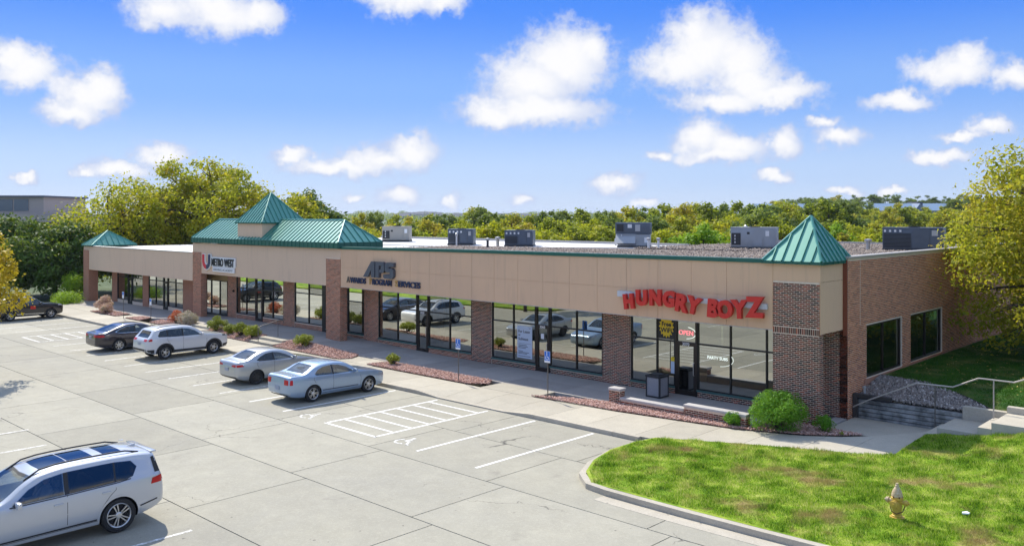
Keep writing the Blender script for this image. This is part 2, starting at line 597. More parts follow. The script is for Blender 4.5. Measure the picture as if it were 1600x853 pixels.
M['neon_pink'] = material('neon_pink', (0.8, 0.25, 0.25), 0.5, emit=((1.0, 0.25, 0.28), 0.6))
M['neon_white'] = material('neon_white', (0.8, 0.8, 0.8), 0.5, emit=((0.9, 1.0, 0.9), 0.45))
M['ada_blue'] = material('ada_blue', (0.02, 0.14, 0.55), 0.45)
M['bin_panel'] = material('bin_panel', (0.33, 0.315, 0.33), 0.9, bump=(90, .8, .01), var=(40, (0.25, 0.24, 0.25), .2))
M['bin_black'] = material('bin_black', (0.02, 0.02, 0.022), 0.5)
M['hydrant'] = material('hydrant', (0.62, 0.44, 0.07), 0.5, var=(14, (0.50, 0.33, 0.06), .2), bump=(50, .3, .004))
M['hydrant_cap'] = material('hydrant_cap', (0.60, 0.52, 0.36), 0.6, var=(20, (0.40, 0.27, 0.12), .2))
M['rust'] = material('rust', (0.14, 0.07, 0.035), 0.8)
M['bark'] = material('bark', (0.10, 0.075, 0.055), 0.95, var=(8, (0.05, 0.04, 0.032), .2), bump=(20, .8, .03))
M['paper'] = material('paper', (0.75, 0.78, 0.82), 0.7)
M['office_wall'] = material('office_wall', (0.42, 0.36, 0.32), 0.8)
M['office_brick'] = material('office_brick', (0.16, 0.10, 0.085), 0.85)
M['office_glass'] = material('office_glass', (0.10, 0.13, 0.16), 0.1, spec=0.8)
M['far_tower'] = material('far_tower', (0.14, 0.19, 0.28), 0.4)
M['far_roof'] = material('far_roof', (0.22, 0.31, 0.42), 0.4, metal=0.3)
M['house_wall'] = material('house_wall', (0.5, 0.47, 0.44), 0.8)
M['house_roof'] = material('house_roof', (0.10, 0.11, 0.14), 0.8)
# ------------------------------------------------------------------ ground, parking lot, pavements, lawns


def concrete_material(name, c1, c2, stain=0.5, crack=True):
    m = bpy.data.materials.new(name)
    m.use_nodes = True
    nt = m.node_tree
    b = nt.nodes['Principled BSDF']
    b.inputs['Roughness'].default_value = 0.85
    b.inputs['Specular IOR Level'].default_value = 0.3
    geo = nd(nt, 'ShaderNodeNewGeometry')
    pos = geo.outputs['Position']
    oi = nd(nt, 'ShaderNodeObjectInfo')

    def noise(sc, det=5.0, ro=0.6, vec=pos):
        n = nd(nt, 'ShaderNodeTexNoise', inp={'Scale': sc, 'Detail': det, 'Roughness': ro})
        nt.links.new(vec, n.inputs['Vector'])
        return n.outputs['Fac']

    def rng_(x, a, bb, o0=0.0, o1=1.0):
        r = nd(nt, 'ShaderNodeMapRange', inp={1: a, 2: bb, 3: o0, 4: o1})
        nt.links.new(x, r.inputs[0])
        return r.outputs[0]
    base = mixc(nt, rng_(noise(0.22), .32, .68), c1, c2)
    base = mixc(nt, rng_(noise(1.7, 7, .7), .38, .70, 0, .5), base, tuple(x * .72 for x in c1))
    base = mixc(nt, rng_(noise(0.6, 7, .75), .52, .72, 0, .45), base, tuple(x * 1.2 for x in c1))
    base = mixc(nt, rng_(noise(38, 2), .35, .65, 0, .30), base, tuple(x * .58 for x in c2))
    base = mixc(nt, rng_(noise(13, 3, .7), .5, .72, 0, .30), base, tuple(x * 1.22 for x in c1))
    # slab to slab tone
    tone = math_n(nt, 'MULTIPLY_ADD', oi.outputs['Random'], 0.20, 0.89)
    hs = nd(nt, 'ShaderNodeHueSaturation')
    nt.links.new(base, hs.inputs['Color'])
    nt.links.new(tone, hs.inputs['Value'])
    base = hs.outputs[0]
    # oil drips and old stains
    st = rng_(noise(0.75, 4, .6), .64, .80, 0, stain * .7)
    base = mixc(nt, st, base, (0.17, 0.155, 0.135))
    sp = rng_(noise(5.5, 2, .5), .735, .77, 0, stain)
    base = mixc(nt, sp, base, (0.09, 0.08, 0.075))
    if crack:
        wv = nd(nt, 'ShaderNodeTexNoise', inp={'Scale': 1.1, 'Detail': 4.0})
        nt.links.new(pos, wv.inputs['Vector'])
        ad = nd(nt, 'ShaderNodeVectorMath', operation='MULTIPLY_ADD')
        nt.links.new(wv.outputs['Color'], ad.inputs[0])
        ad.inputs[1].default_value = (1.6, 1.6, 0)
        nt.links.new(pos, ad.inputs[2])
        vo = nd(nt, 'ShaderNodeTexVoronoi', feature='DISTANCE_TO_EDGE', inp={'Scale': 0.145})
        nt.links.new(ad.outputs[0], vo.inputs['Vector'])
        ck = rng_(vo.outputs['Distance'], .0, .0026, 1, 0)
        ck = math_n(nt, 'MULTIPLY', ck, rng_(noise(0.3, 2), .50, .56))
        base = mixc(nt, ck, base, (0.085, 0.08, 0.07))
    nt.links.new(base, b.inputs['Base Color'])
    bp = nd(nt, 'ShaderNodeBump', inp={'Strength': 0.35, 'Distance': 0.006})
    nt.links.new(noise(70, 3), bp.inputs['Height'])
    nt.links.new(bp.outputs[0], b.inputs['Normal'])
    return m


M['lot'] = concrete_material('lot', (0.395, 0.372, 0.293), (0.325, 0.31, 0.258), .7)
M['walk'] = concrete_material('walk', (0.50, 0.46, 0.37), (0.45, 0.415, 0.34), .3, crack=False)
M['shop_walk'] = concrete_material('shop_walk', (0.42, 0.39, 0.36), (0.36, 0.335, 0.31), .3, crack=False)
M['kerb'] = concrete_material('kerb', (0.55, 0.50, 0.41), (0.44, 0.40, 0.32), .6, crack=False)
M['joint'] = material('joint', (0.085, 0.08, 0.07), 0.95, var=(6, (0.05, 0.06, 0.035), .2))


def line_paint(name, fade):
    m = bpy.data.materials.new(name)
    m.use_nodes = True
    nt = m.node_tree
    b = nt.nodes['Principled BSDF']
    b.inputs['Roughness'].default_value = 0.7
    geo = nd(nt, 'ShaderNodeNewGeometry')
    n = nd(nt, 'ShaderNodeTexNoise', inp={'Scale': 9.0, 'Detail': 6.0, 'Roughness': 0.7})
    nt.links.new(geo.outputs['Position'], n.inputs['Vector'])
    mr = nd(nt, 'ShaderNodeMapRange', inp={1: 0.66 - fade, 2: 0.72 - fade * .75})
    nt.links.new(n.outputs['Fac'], mr.inputs[0])
    nt.links.new(mixc(nt, mr.outputs[0], (0.80, 0.79, 0.76), (0.43, 0.415, 0.375)), b.inputs['Base Color'])
    return m


M['line'] = line_paint('line', 0.06)
M['line_worn'] = line_paint('line_worn', 0.22)


def terrain(x, y):
    """rolling land behind the shops: a wooded rise to the north, dips elsewhere"""
    d = math.hypot(x, y)
    b = math.degrees(math.atan2(-x, y))       # bearing left of +Y
    z = -0.3
    if y > 62:
        z -= 1.6 * min(1, (y - 62) / 25)
    k = min(1, max(0, (d - 130) / 260))
    k = k * k * (3 - 2 * k)
    s = min(1, max(0, (33 - b) / 22))
    s = s * s * (3 - 2 * s)
    z += 10.5 * k * s
    if d > 1100:
        z += 15 * min(1, (d - 1100) / 1500) * (0.75 + 0.3 * math.sin(b * .5 + 1) + .12 * math.sin(b * 1.7))
    return z


gm = bpy.data.materials.new('ground_grass')
gm.use_nodes = True
_nt = gm.node_tree
_b = _nt.nodes['Principled BSDF']
_b.inputs['Roughness'].default_value = 0.95
_g = nd(_nt, 'ShaderNodeNewGeometry')
_n = nd(_nt, 'ShaderNodeTexNoise', inp={'Scale': 0.02, 'Detail': 9.0, 'Roughness': 0.7})
_nt.links.new(_g.outputs['Position'], _n.inputs['Vector'])
_r = nd(_nt, 'ShaderNodeValToRGB')
for _e, (_p, _c) in zip([_r.color_ramp.elements[0], _r.color_ramp.elements[1], _r.color_ramp.elements.new(.5)],
                        [(.3, (.035, .06, .02)), (.72, (.12, .12, .04)), (.5, (.06, .095, .025))]):
    _e.position = _p
    _e.color = (*_c, 1)
_nt.links.new(_n.outputs['Fac'], _r.inputs[0])
_nt.links.new(_r.outputs[0], _b.inputs['Base Color'])
M['ground'] = gm

xs = sorted(set([-6000, -4500, -3500, -2800, -2200, -1800, -1500, -1250] + list(range(-1100, 900, 40)) + [1000, 1300, 2000, 3500, 6000]))
ys = sorted(set([-3000, -1500, -600, -300, -150, -80, -40] + list(range(0, 1100, 40)) + [1250, 1500, 1800, 2200, 2800, 3500, 4500, 6000] + [62, 75]))
gb = MB()
gb.v = [(x, y, terrain(x, y)) for y in ys for x in xs]
nx = len(xs)
gb.f = [(j * nx + i, j * nx + i + 1, (j + 1) * nx + i + 1, (j + 1) * nx + i) for j in range(len(ys) - 1) for i in range(nx - 1)]
gb.m = [0] * len(gb.f)
g = gb.build('ground', M['ground'], smooth=True)
tag(g, 'green and brown land rolling out to low hills', 'ground', kind='structure')

LZ = -0.13
lot = MB().box(-120, 30, -34, 24.0, -0.30, LZ - 0.045).build('parking_lot', M['joint'])
tag(lot, 'pale concrete parking lot of jointed slabs', 'parking lot', kind='structure')
rows = [-34, -29.5, -25, -20.6, -16.4, -12.4, -8.6, -4.9, -1.2, 2.6, 6.5, 10.5, 14.1, 17.45, 20.75, 23.95]
slab_me = {}
far_slabs = MB()
for j in range(len(rows) - 1):
    y0, y1 = rows[j], rows[j + 1]
    off = [0, 0.9, 0.1, -0.6, 0.0][j % 5]
    x = -22.35 + off - 5.45 * 18
    while x < 30:
        x0, x1 = x, x + 5.45
        x = x1
        if x1 < -119 or x0 > 29:
            continue
        key = round(y1 - y0, 3)
        if y1 < 3 or x1 < -100 or x0 > 12:
            far_slabs.box(x0 + .012, x1 - .012, y0 + .012, y1 - .012, LZ - .1, LZ)
            continue
        if key not in slab_me:
            a, bb = 5.45 / 2 - .015, key / 2 - .015
            slab_me[key] = MB().box(-a, a, -bb, bb, -0.10, 0).mesh('slab')
            slab_me[key].materials.append(M['lot'])
        o = link('slab', slab_me[key], None, lot, ((x0 + x1) / 2, (y0 + y1) / 2, LZ))

tag(far_slabs.build('slabs', M['lot'], lot), kind='stuff')

# painted markings (each its own strip, 4 mm above the slabs)
mz = LZ + 0.004


def strip(name, p, q, w, m='line'):
    p, q = np.array(p, float), np.array(q, float)
    d = (q - p) / np.linalg.norm(q - p)
    n = np.array([-d[1], d[0]]) * w / 2
    b = MB().poly([(*(p - n), mz), (*(q - n), mz), (*(q + n), mz), (*(p + n), mz)])
    o = b.build(name, M[m], lot)
    return o


for X, m in ((-18.65, 'line'), (-21.35, 'line')):
    strip('stall_line', (X, 18.15), (X, 23.8), .11, m)
for X in (-29.4, -31.9, -34.3, -36.7, -39.1, -41.5, -43.9, -46.3, -48.7, -51.1, -53.6):
    strip('stall_line', (X, 18.3), (X, 23.8), .10, 'line_worn' if X < -33 else 'line')
for X in (-61.6, -64.3, -67.0, -69.8, -72.4):
    strip('stall_line', (X, 18.6), (X, 23.8), .10, 'line_worn')


def hatch(xa, xb, m):
    strip('stall_line', (xa, 18.35), (xa, 23.75), .11, m)
    strip('stall_line', (xb, 18.35), (xb, 23.75), .11, m)
    strip('stall_line', (xa - .06, 18.35), (xb + .06, 18.35), .11, m)
    for k in range(6):
        y = 19.15 + k * .82
        o = strip('hatch_line', (xa + .05, y), (xb - .05, y), .10, m)
        o.location.z = .0015


hatch(-26.65, -23.75, 'line')
hatch(-58.9, -55.9, 'line_worn')
# drive aisle lines on the near side
for (x, ya, yb) in ((-30.75, 5, 10.3), (-33.4, 5, 10.6), (-19.9, 4.5, 9.9), (-36.1, 5, 10.5)):
    strip('stall_line', (x, ya), (x, yb), .10, 'line_worn')


def wheelchair(cx, cy, s, m='line', nm='wheelchair_symbol', vertical=None):
    b = MB()
    # wheel ring (open arc), body, seat, legs
    def P(u, v):
        return (cx + u * s, cy + v * s, mz)
    arc = [math.radians(a) for a in range(-40 - 190, -39, 14)]
    for a0, a1 in zip(arc[:-1], arc[1:]):
        r0, r1 = .30, .40
        b.poly([P(r0 * math.cos(a0) - .05, r0 * math.sin(a0) - .16), P(r1 * math.cos(a0) - .05, r1 * math.sin(a0) - .16), P(r1 * math.cos(a1) - .05, r1 * math.sin(a1) - .16), P(r0 * math.cos(a1) - .05, r0 * math.sin(a1) - .16)])
    b.poly([P(-.10, .34), P(-.10, -.10), P(.01, -.10), P(.01, .34)])
    b.poly([P(.01, .02), P(.01, -.10), P(.27, -.10), P(.27, .02)])
    b.poly([P(.27, -.02), P(.18, -.10), P(.36, -.44), P(.46, -.40)])
    b.poly([P(.36, -.36), P(.38, -.46), P(.56, -.44), P(.56, -.35)])
    b.poly([P(.01, .20), P(.01, .13), P(.20, .13), P(.20, .20)])
    b.poly([P(-.05 + .09 * math.cos(t), .44 + .09 * math.sin(t)) for t in np.linspace(0, 2 * math.pi, 12, endpoint=False)])
    return b.build(nm, M[m], lot)


wheelchair(-28.0, 18.65, .80, 'line_worn')
wheelchair(-22.55, 18.75, .80, 'line_worn')

# ---- front kerb and pavement
def fl(x):            # shop floor / walk level along the front
    return interp(x, [(-80, 0.0), (-61, 0.0), (-59.5, 0.25), (-43.5, 0.25), (-37, 0.05), (-34, 0.0), (0, 0.0)])


def ramp_z(x):
    return interp(x, [(-28.2, .0), (-26.9, -.105), (-23.2, -.105), (-21.8, .0)]) if -28.2 < x < -21.8 else 0.0


FE = [(-120, 24.17), (-16.6, 24.17), (-15.2, 24.75), (-13.5, 25.6), (-12.2, 26.2), (-10.9, 26.75), (-9.85, 27.0)]
BE = [(-120, 26.35), (-24.0, 26.35), (-20.0, 26.55), (-15.0, 27.2), (-13.0, 28.0), (-12.0, 28.75), (-11.4, 29.4), (-9.85, 31.9)]
walk = MB().box(-90, -9.9, 24.2, 26.2, -0.32, -0.30).build('pavement', M['joint'])
tag(walk, 'pale concrete pavement along the shop fronts', 'pavement', kind='structure')
jx = [-90 + 1.86 * k for k in range(40)]
jx = [x for x in jx if x < -17.6] + [-17.2, -15.6, -14.0, -12.4, -11.2, -9.85]
for a, c in zip(jx[:-1], jx[1:]):
    xs_ = [a + .007] + [p[0] for p in FE if a < p[0] < c] + [c - .007]
    xb_ = [a + .007] + [p[0] for p in BE if a < p[0] < c] + [c - .007]
    xs_ = sorted(set(xs_ + [v for v in (-28.2, -26.9, -23.2, -21.8) if a < v < c]))
    top = [(x, interp(x, FE), ramp_z(x)) for x in xs_] + [(x, interp(x, BE), 0.0) for x in xb_][::-1]
    mb = MB()
    k_ = len(top)
    ns = len(xs_)
    mb.v = top + [(p[0], p[1], -.28) for p in top]
    if any(p[2] < -.001 for p in top):          # dropped kerb: slope as a fan of quads
        mb.v += [(x, 25.35, 0.0) for x in xs_]
        q0 = 2 * k_
        for i in range(ns - 1):
            mb.f.append((i, i + 1, q0 + i + 1, q0 + i))
        mb.f.append(tuple([q0 + i for i in range(ns)] + list(range(ns, k_))))
    else:
        mb.f.append(tuple(range(k_)))
    for i in range(k_):
        j = (i + 1) % k_
        mb.f.append((i, k_ + i, k_ + j, j))
    mb.m = [0] * len(mb.f)
    mb.build('slab', M['walk'], walk)

# kerb: straight pieces with a dropped ramp at the hatched bay
kb = MB()
def kerb_run(pts, w=.17, z0=-.3, z1=.0, nm='kerb'):
    pts = [np.array(p, float) for p in pts]
    L_, R_ = [], []
    for i, p in enumerate(pts):
        a = pts[max(0, i - 1)]
        b = pts[min(len(pts) - 1, i + 1)]
        t = (b - a) / np.linalg.norm(b - a)
        n = np.array([-t[1], t[0]])
        L_.append(p + n * w / 2)
        R_.append(p - n * w / 2)
    mb = MB()
    n = len(pts)
    zz = z1 if isinstance(z1, (list, tuple)) else [z1] * n
    for i in range(n):
        mb.v += [(*L_[i], z0), (*L_[i], zz[i]), (*R_[i], zz[i]), (*R_[i], z0)]
    for i in range(n - 1):
        a, b = 4 * i, 4 * i + 4
        for k in range(4):
            mb.f.append((a + k, a + (k + 1) % 4, b + (k + 1) % 4, b + k))
            mb.m.append(0)
    mb.f += [(0, 1, 2, 3), (4 * n - 1, 4 * n - 2, 4 * n - 3, 4 * n - 4)]
    mb.m += [0, 0]
    return mb


KY = 24.08
segs = []
x = -90.0
while x < -17.5:
    segs.append((x, min(x + 3.6, -16.9)))
    x += 3.6
for a, c in segs:
    def kz(x):
        return 0.012 if not (-28.2 < x < -21.8) else interp(x, [(-28.2, .012), (-26.9, -.10), (-23.2, -.10), (-21.8, .012)])
    xx = sorted(set([a + .008, c - .008] + [v for v in (-28.2, -26.9, -23.2, -21.8) if a < v < c]))
    kerb_run([(v, KY) for v in xx], z1=[kz(v) for v in xx]).build('kerb', M['kerb'], walk)
# ---- shop walk (shaded arcade floor), in panels
sw = MB().box(-80, -13.2, 26.5, 30.8, -0.30, -0.29).build('arcade_walk', M['joint'])
tag(sw, 'concrete walk under the shop canopy', 'walkway', kind='structure')
jx = [-80 + 1.52 * k for k in range(43)] + [-14.2]
jx = [x for x in jx if x < -14.9] + [-14.2]
for a, c in zip(jx[:-1], jx[1:]):
    for (ya, yb) in ((26.37, 27.72), (27.735, 29.4), (29.415, 31.2)):
        m = (a + c) / 2
        if ya < 27 and not (-36.9 < m < -35.1 or -26.6 < m < -24.1 or -59.3 < m < -59 or -64.6 < m < -63.2 or -61 < m < -60 or m < -70):
            continue
        za, zc = fl(a), fl(c)
        if ya < 27:
            za = zc = 0.002
        t = [(a + .006, ya, za), (c - .006, ya, zc), (c - .006, yb, zc), (a + .006, yb, za)]
        MB().prism([(p[0], p[1], p[2] - .22) for p in t], (0, 0, .22)).build('slab', M['shop_walk'] if ya > 27 else M['walk'], sw)
# end of arcade beside the corner pier
MB().box(-14.19, -12.98, 29.45, 31.5, -.3, -.02).build('slab', M['shop_walk'], sw)

# ---- steps from pavement up to the raised walk
def steps(x0, x1, name_label, n=2):
    e = empty('steps', (x0, 26.4, 0))
    tag(e, name_label, 'steps')
    for k in range(n):
        z = .25 * (k + 1) / (n) - .0
        MB().box(x0 + .004 * k, x1 - .004 * k, 26.45 + .62 * k, 27.72, -.1 if k == 0 else .25 * k / n - .01, z - .006 * (n - 1 - k)).build('step', M['walk'], e)
    return e


steps(-54.6, -52.1, 'two concrete steps rising between the grey shrub and the round yellow-green bushes')
steps(-46.1, -43.6, 'two concrete steps with an iron handrail next to the rock bed')
hr = empty('handrail', (-45.2, 26.6, 0))
tag(hr, 'thin dark iron handrail on the small concrete steps', 'handrail')
MB().tube([(-45.3, 26.55, .0), (-45.3, 26.55, .92), (-45.3, 26.75, .98), (-45.3, 27.9, 1.2), (-45.3, 28.2, 1.16), (-45.3, 28.25, .98)], .022).build('top_rail', M['rail'], hr)
MB().tube([(-45.3, 27.85, .25), (-45.3, 27.85, 1.18)], .02).build('post', M['rail'], hr)


# ---- polygons draped over a height function
def drape(name, outline, hfun, step, mat, parent=None, lift=0.0, thick=None):
    bm = bmesh.new()
    vs = [bm.verts.new((x, y, 0)) for x, y in outline]
    bm.faces.new(vs)
    x0, x1 = min(p[0] for p in outline), max(p[0] for p in outline)
    y0, y1 = min(p[1] for p in outline), max(p[1] for p in outline)
    for ax, lo, hi in ((0, x0, x1), (1, y0, y1)):
        k = lo + step
        while k < hi:
            co = (k, 0, 0) if ax == 0 else (0, k, 0)
            no = (1, 0, 0) if ax == 0 else (0, 1, 0)
            bmesh.ops.bisect_plane(bm, geom=bm.verts[:] + bm.edges[:] + bm.faces[:], plane_co=co, plane_no=no)
            k += step
    off = np.zeros(3)
    p = parent
    while p:
        off = off + np.array(p.location)
        p = p.parent
    for v in bm.verts:
        v.co.z = hfun(v.co.x, v.co.y) + lift
        v.co -= Vector(off)
    bmesh.ops.recalc_face_normals(bm, faces=bm.faces)
    if sum(f.normal.z for f in bm.faces) < 0:
        bmesh.ops.reverse_faces(bm, faces=bm.faces)
    me = bpy.data.meshes.new(name)
    bm.to_mesh(me)
    bm.free()
    me.polygons.foreach_set('use_smooth', [True] * len(me.polygons))
    return link(name, me, mat, parent)


def inside(pts, poly):
    x, y = pts[:, 0], pts[:, 1]
    r = np.zeros(len(pts), bool)
    n = len(poly)
    for i in range(n):
        x1, y1 = poly[i]
        x2, y2 = poly[(i + 1) % n]
        c = ((y1 > y) != (y2 > y)) & (x < (x2 - x1) * (y - y1) / (y2 - y1 + 1e-12) + x1)
        r ^= c
    return r


def scatter(poly, n):
    P = np.array(poly)
    lo, hi = P.min(0), P.max(0)
    area = 0.5 * abs(np.dot(P[:, 0], np.roll(P[:, 1], -1)) - np.dot(P[:, 1], np.roll(P[:, 0], -1)))
    k = int(n * np.prod(hi - lo) / area * 1.03)
    q = rng.uniform(lo, hi, (k, 2))
    return q[inside(q, poly)][:n]


def sst(a, b, x):
    t = np.clip((np.asarray(x, float) - a) / (b - a), 0, 1)
    return t * t * (3 - 2 * t)


def h_front(x, y):
    h = 0.02 + 0.07 * sst(19, 21, y) + 0.0 * x
    h = h + 0.30 * sst(-11.0, -8.6, x) * sst(25.5, 29.6, y) + 0.42 * sst(-8.9, -6.2, x) * sst(24, 29.6, y) + 0.9 * sst(-6.5, 4, x) * sst(21, 29, y)
    return h + 0.03 * np.sin(x * 1.3 + y * .6) * sst(19.6, 21, y) * sst(24.5, 23.0, y)


def h_side(x, y):
    return 1.15 + 0.0 * y + 0.11 * np.maximum(0, np.asarray(x, float) + 9.0) - 0.42 * sst(34.0, 32.3, y)


def grass_material(name, cols, dry):
    m = bpy.data.materials.new(name)
    m.use_nodes = True
    nt = m.node_tree
    b = nt.nodes['Principled BSDF']
    b.inputs['Roughness'].default_value = 0.7
    b.inputs['Specular IOR Level'].default_value = 0.2
    geo = nd(nt, 'ShaderNodeNewGeometry')

    def noise(sc, det):
        n = nd(nt, 'ShaderNodeTexNoise', inp={'Scale': sc, 'Detail': det, 'Roughness': 0.6})
        nt.links.new(geo.outputs['Position'], n.inputs['Vector'])
        return n.outputs['Fac']
    r = nd(nt, 'ShaderNodeValToRGB')
    cr = r.color_ramp
    while len(cr.elements) < len(cols):
        cr.elements.new(.5)
    for i, (e, c) in enumerate(zip(cr.elements, cols)):
        e.position = .28 + .44 * i / (len(cols) - 1)
        e.color = (*c, 1)
    mixv = math_n(nt, 'MULTIPLY_ADD', geo.outputs['Random Per Island'], .42, math_n(nt, 'MULTIPLY_ADD', noise(1.3, 8), .95, -.17))
    nt.links.new(mixv, r.inputs[0])
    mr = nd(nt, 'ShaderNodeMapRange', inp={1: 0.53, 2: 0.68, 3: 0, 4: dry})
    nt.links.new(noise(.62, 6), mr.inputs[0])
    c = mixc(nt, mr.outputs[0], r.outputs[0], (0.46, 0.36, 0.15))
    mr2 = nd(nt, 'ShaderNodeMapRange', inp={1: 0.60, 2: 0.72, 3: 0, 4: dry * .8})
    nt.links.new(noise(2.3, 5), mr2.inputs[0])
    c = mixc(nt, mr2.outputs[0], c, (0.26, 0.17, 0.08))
    nt.links.new(c, b.inputs['Base Color'])
    tr = nd(nt, 'ShaderNodeBsdfTranslucent')
    nt.links.new(c, tr.inputs[0])
    mx = nd(nt, 'ShaderNodeMixShader', inp={0: 0.35})
    nt.links.new(b.outputs[0], mx.inputs[1])
    nt.links.new(tr.outputs[0], mx.inputs[2])
    nt.links.new(mx.outputs[0], nt.nodes['Material Output'].inputs[0])
    return m


M['grass'] = grass_material('grass', [(0.05, 0.13, 0.01), (0.15, 0.30, 0.016), (0.27, 0.44, 0.024), (0.42, 0.55, 0.05), (0.66, 0.66, 0.22)], .95)
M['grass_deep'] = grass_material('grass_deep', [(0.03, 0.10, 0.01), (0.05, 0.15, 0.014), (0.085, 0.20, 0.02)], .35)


def blades(name, poly, n, hfun, h0, h1, w, mat, parent):
    q = scatter(poly, n)
    n = len(q)
    z = hfun(q[:, 0], q[:, 1])
    # tufty: height follows a coarse pattern
    tuft = 0.65 + 0.5 * np.clip(np.sin(q[:, 0] * 5.1 + 2 * np.sin(q[:, 1] * 2.3)) * np.sin(q[:, 1] * 4.3 + 1.5 * np.sin(q[:, 0] * 3.1)), -.7, 1)
    hh = rng.uniform(h0, h1, n) * tuft
    an = rng.uniform(0, 2 * np.pi, n)
    le = rng.uniform(0.1, 0.75, n) * hh
    la = rng.uniform(0, 2 * np.pi, n)
    dx, dy = np.cos(an) * w, np.sin(an) * w
    v = np.zeros((n, 3, 3), np.float32)
    v[:, 0] = np.stack([q[:, 0] - dx, q[:, 1] - dy, z - .01], 1)
    v[:, 1] = np.stack([q[:, 0] + dx, q[:, 1] + dy, z - .01], 1)
    v[:, 2] = np.stack([q[:, 0] + np.cos(la) * le, q[:, 1] + np.sin(la) * le, z + hh], 1)
    o = fast_mesh(name, v.reshape(-1, 3), np.arange(n * 3), 3, M[mat], parent)
    return o


front_out = [(-14.95, 19.0), (-13.2, 18.95), (-11.7, 18.95), (-8.3, 19.05), (-2, 19.25), (14, 19.8), (14, 30.0), (-9.75, 30.0), (-9.75, 27.15), (-10.7, 26.65), (-12.2, 26.1), (-13.5, 25.5), (-15.2, 24.65), (-16.3, 24.1), (-16.55, 23.2), (-16.55, 22.0), (-16.2, 20.7), (-15.7, 19.7)]
lf = drape('lawn', front_out, h_front, .45, M['grass'])
tag(lf, 'sunlit front lawn with dry patches inside the curved kerb', 'lawn', kind='structure')
gf = blades('grass_blades', [(-14.9, 19.05), (-8.3, 19.08), (-2, 19.28), (5, 19.5), (5, 30.0), (-9.7, 30.0), (-9.72, 27.2), (-10.7, 26.7), (-12.2, 26.12), (-13.5, 25.5), (-15.2, 24.65), (-16.2, 24.05), (-16.45, 23.2), (-16.45, 22.0), (-16.1, 20.7), (-15.6, 19.75)], 370000, h_front, .04, .12, .010, 'grass', lf)
tag(gf, kind='stuff')
side_out = [(-12.9, 34.5), (-10.9, 34.2), (-9.2, 33.2), (-8.0, 32.15), (14, 32.15), (14, 90), (-12.9, 90)]
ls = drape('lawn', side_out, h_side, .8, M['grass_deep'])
tag(ls, 'shaded side lawn rising along the long brick wall', 'lawn', kind='structure')
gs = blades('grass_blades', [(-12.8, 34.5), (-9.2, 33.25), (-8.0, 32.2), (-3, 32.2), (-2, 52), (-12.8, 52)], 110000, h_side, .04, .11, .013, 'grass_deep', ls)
tag(gs, kind='stuff')
# leaves dropped on the side lawn
q = scatter([(-12.5, 36), (-7, 33), (-4, 36), (-4, 60), (-12.5, 60)], 900)
n = len(q)
zz = h_side(q[:, 0], q[:, 1]) + .07
an = rng.uniform(0, 6.28, n)
s = rng.uniform(.03, .06, n)
v = np.zeros((n, 4, 3), np.float32)
for k, (a, b_) in enumerate(((1, 0), (0, .6), (-1, 0), (0, -.6))):
    v[:, k, 0] = q[:, 0] + s * (a * np.cos(an) - b_ * np.sin(an))
    v[:, k, 1] = q[:, 1] + s * (a * np.sin(an) + b_ * np.cos(an))
    v[:, k, 2] = zz + rng.uniform(-.015, .015, n)
M['dry_leaf'] = material('dry_leaf', (0.5, 0.4, 0.1), 0.7, rand=[(0.5, 0.42, 0.08), (0.42, 0.27, 0.07), (0.55, 0.48, 0.16)])
lv = fast_mesh('fallen_leaves', v.reshape(-1, 3), np.arange(n * 4), 4, M['dry_leaf'], ls)
tag(lv, kind='stuff')
lw = drape('lawn', [(-120, -30), (-56, -30), (-45.2, -4), (-44.6, 10.6), (-46, 11.4), (-60, 11.6), (-120, 11.6)], lambda x, y: -0.02 + 0 * x, 4, M['grass'])
tag(lw, 'street side lawn facing the far shops across the lot', 'lawn', kind='structure')

# kerb around the lawn tip
kp = [(14, 19.65), (4, 19.3), (-2, 19.1), (-5, 19.0), (-8.3, 18.92), (-10, 18.86), (-11.7, 18.82), (-13.2, 18.82), (-14.3, 18.84), (-15.0, 18.95), (-15.75, 19.6), (-16.28, 20.65), (-16.64, 22.0), (-16.66, 23.2), (-16.5, 24.0)]
kerb_run(kp[:5], w=.2, z1=.03).build('kerb', M['kerb'], lf)
kerb_run(kp[4:8], w=.2, z1=.028).build('kerb', M['kerb'], lf)
kerb_run(kp[7:], w=.2, z1=[.028, .026, .02, .0, -.02, -.03, -.02, .0]).build('kerb', M['kerb'], lf)
# gutter apron along the kerb
kerb_run([(p[0], p[1] - .36) for p in kp[:9]], w=.42, z0=-.28, z1=LZ + .006).build('gutter', M['kerb'], lf)


# ---- rock beds
def pebble(r=1.0):
    ico = [(0, 0, 1), (.9, 0, .1), (.28, .85, .05), (-.72, .53, .1), (-.72, -.53, .05), (.28, -.85, .1), (0, 0, -.6)]
    f = [(0, 1, 2), (0, 2, 3), (0, 3, 4), (0, 4, 5), (0, 5, 1), (6, 2, 1), (6, 3, 2), (6, 4, 3), (6, 5, 4), (6, 1, 5)]
    return np.array(ico, float), np.array(f)


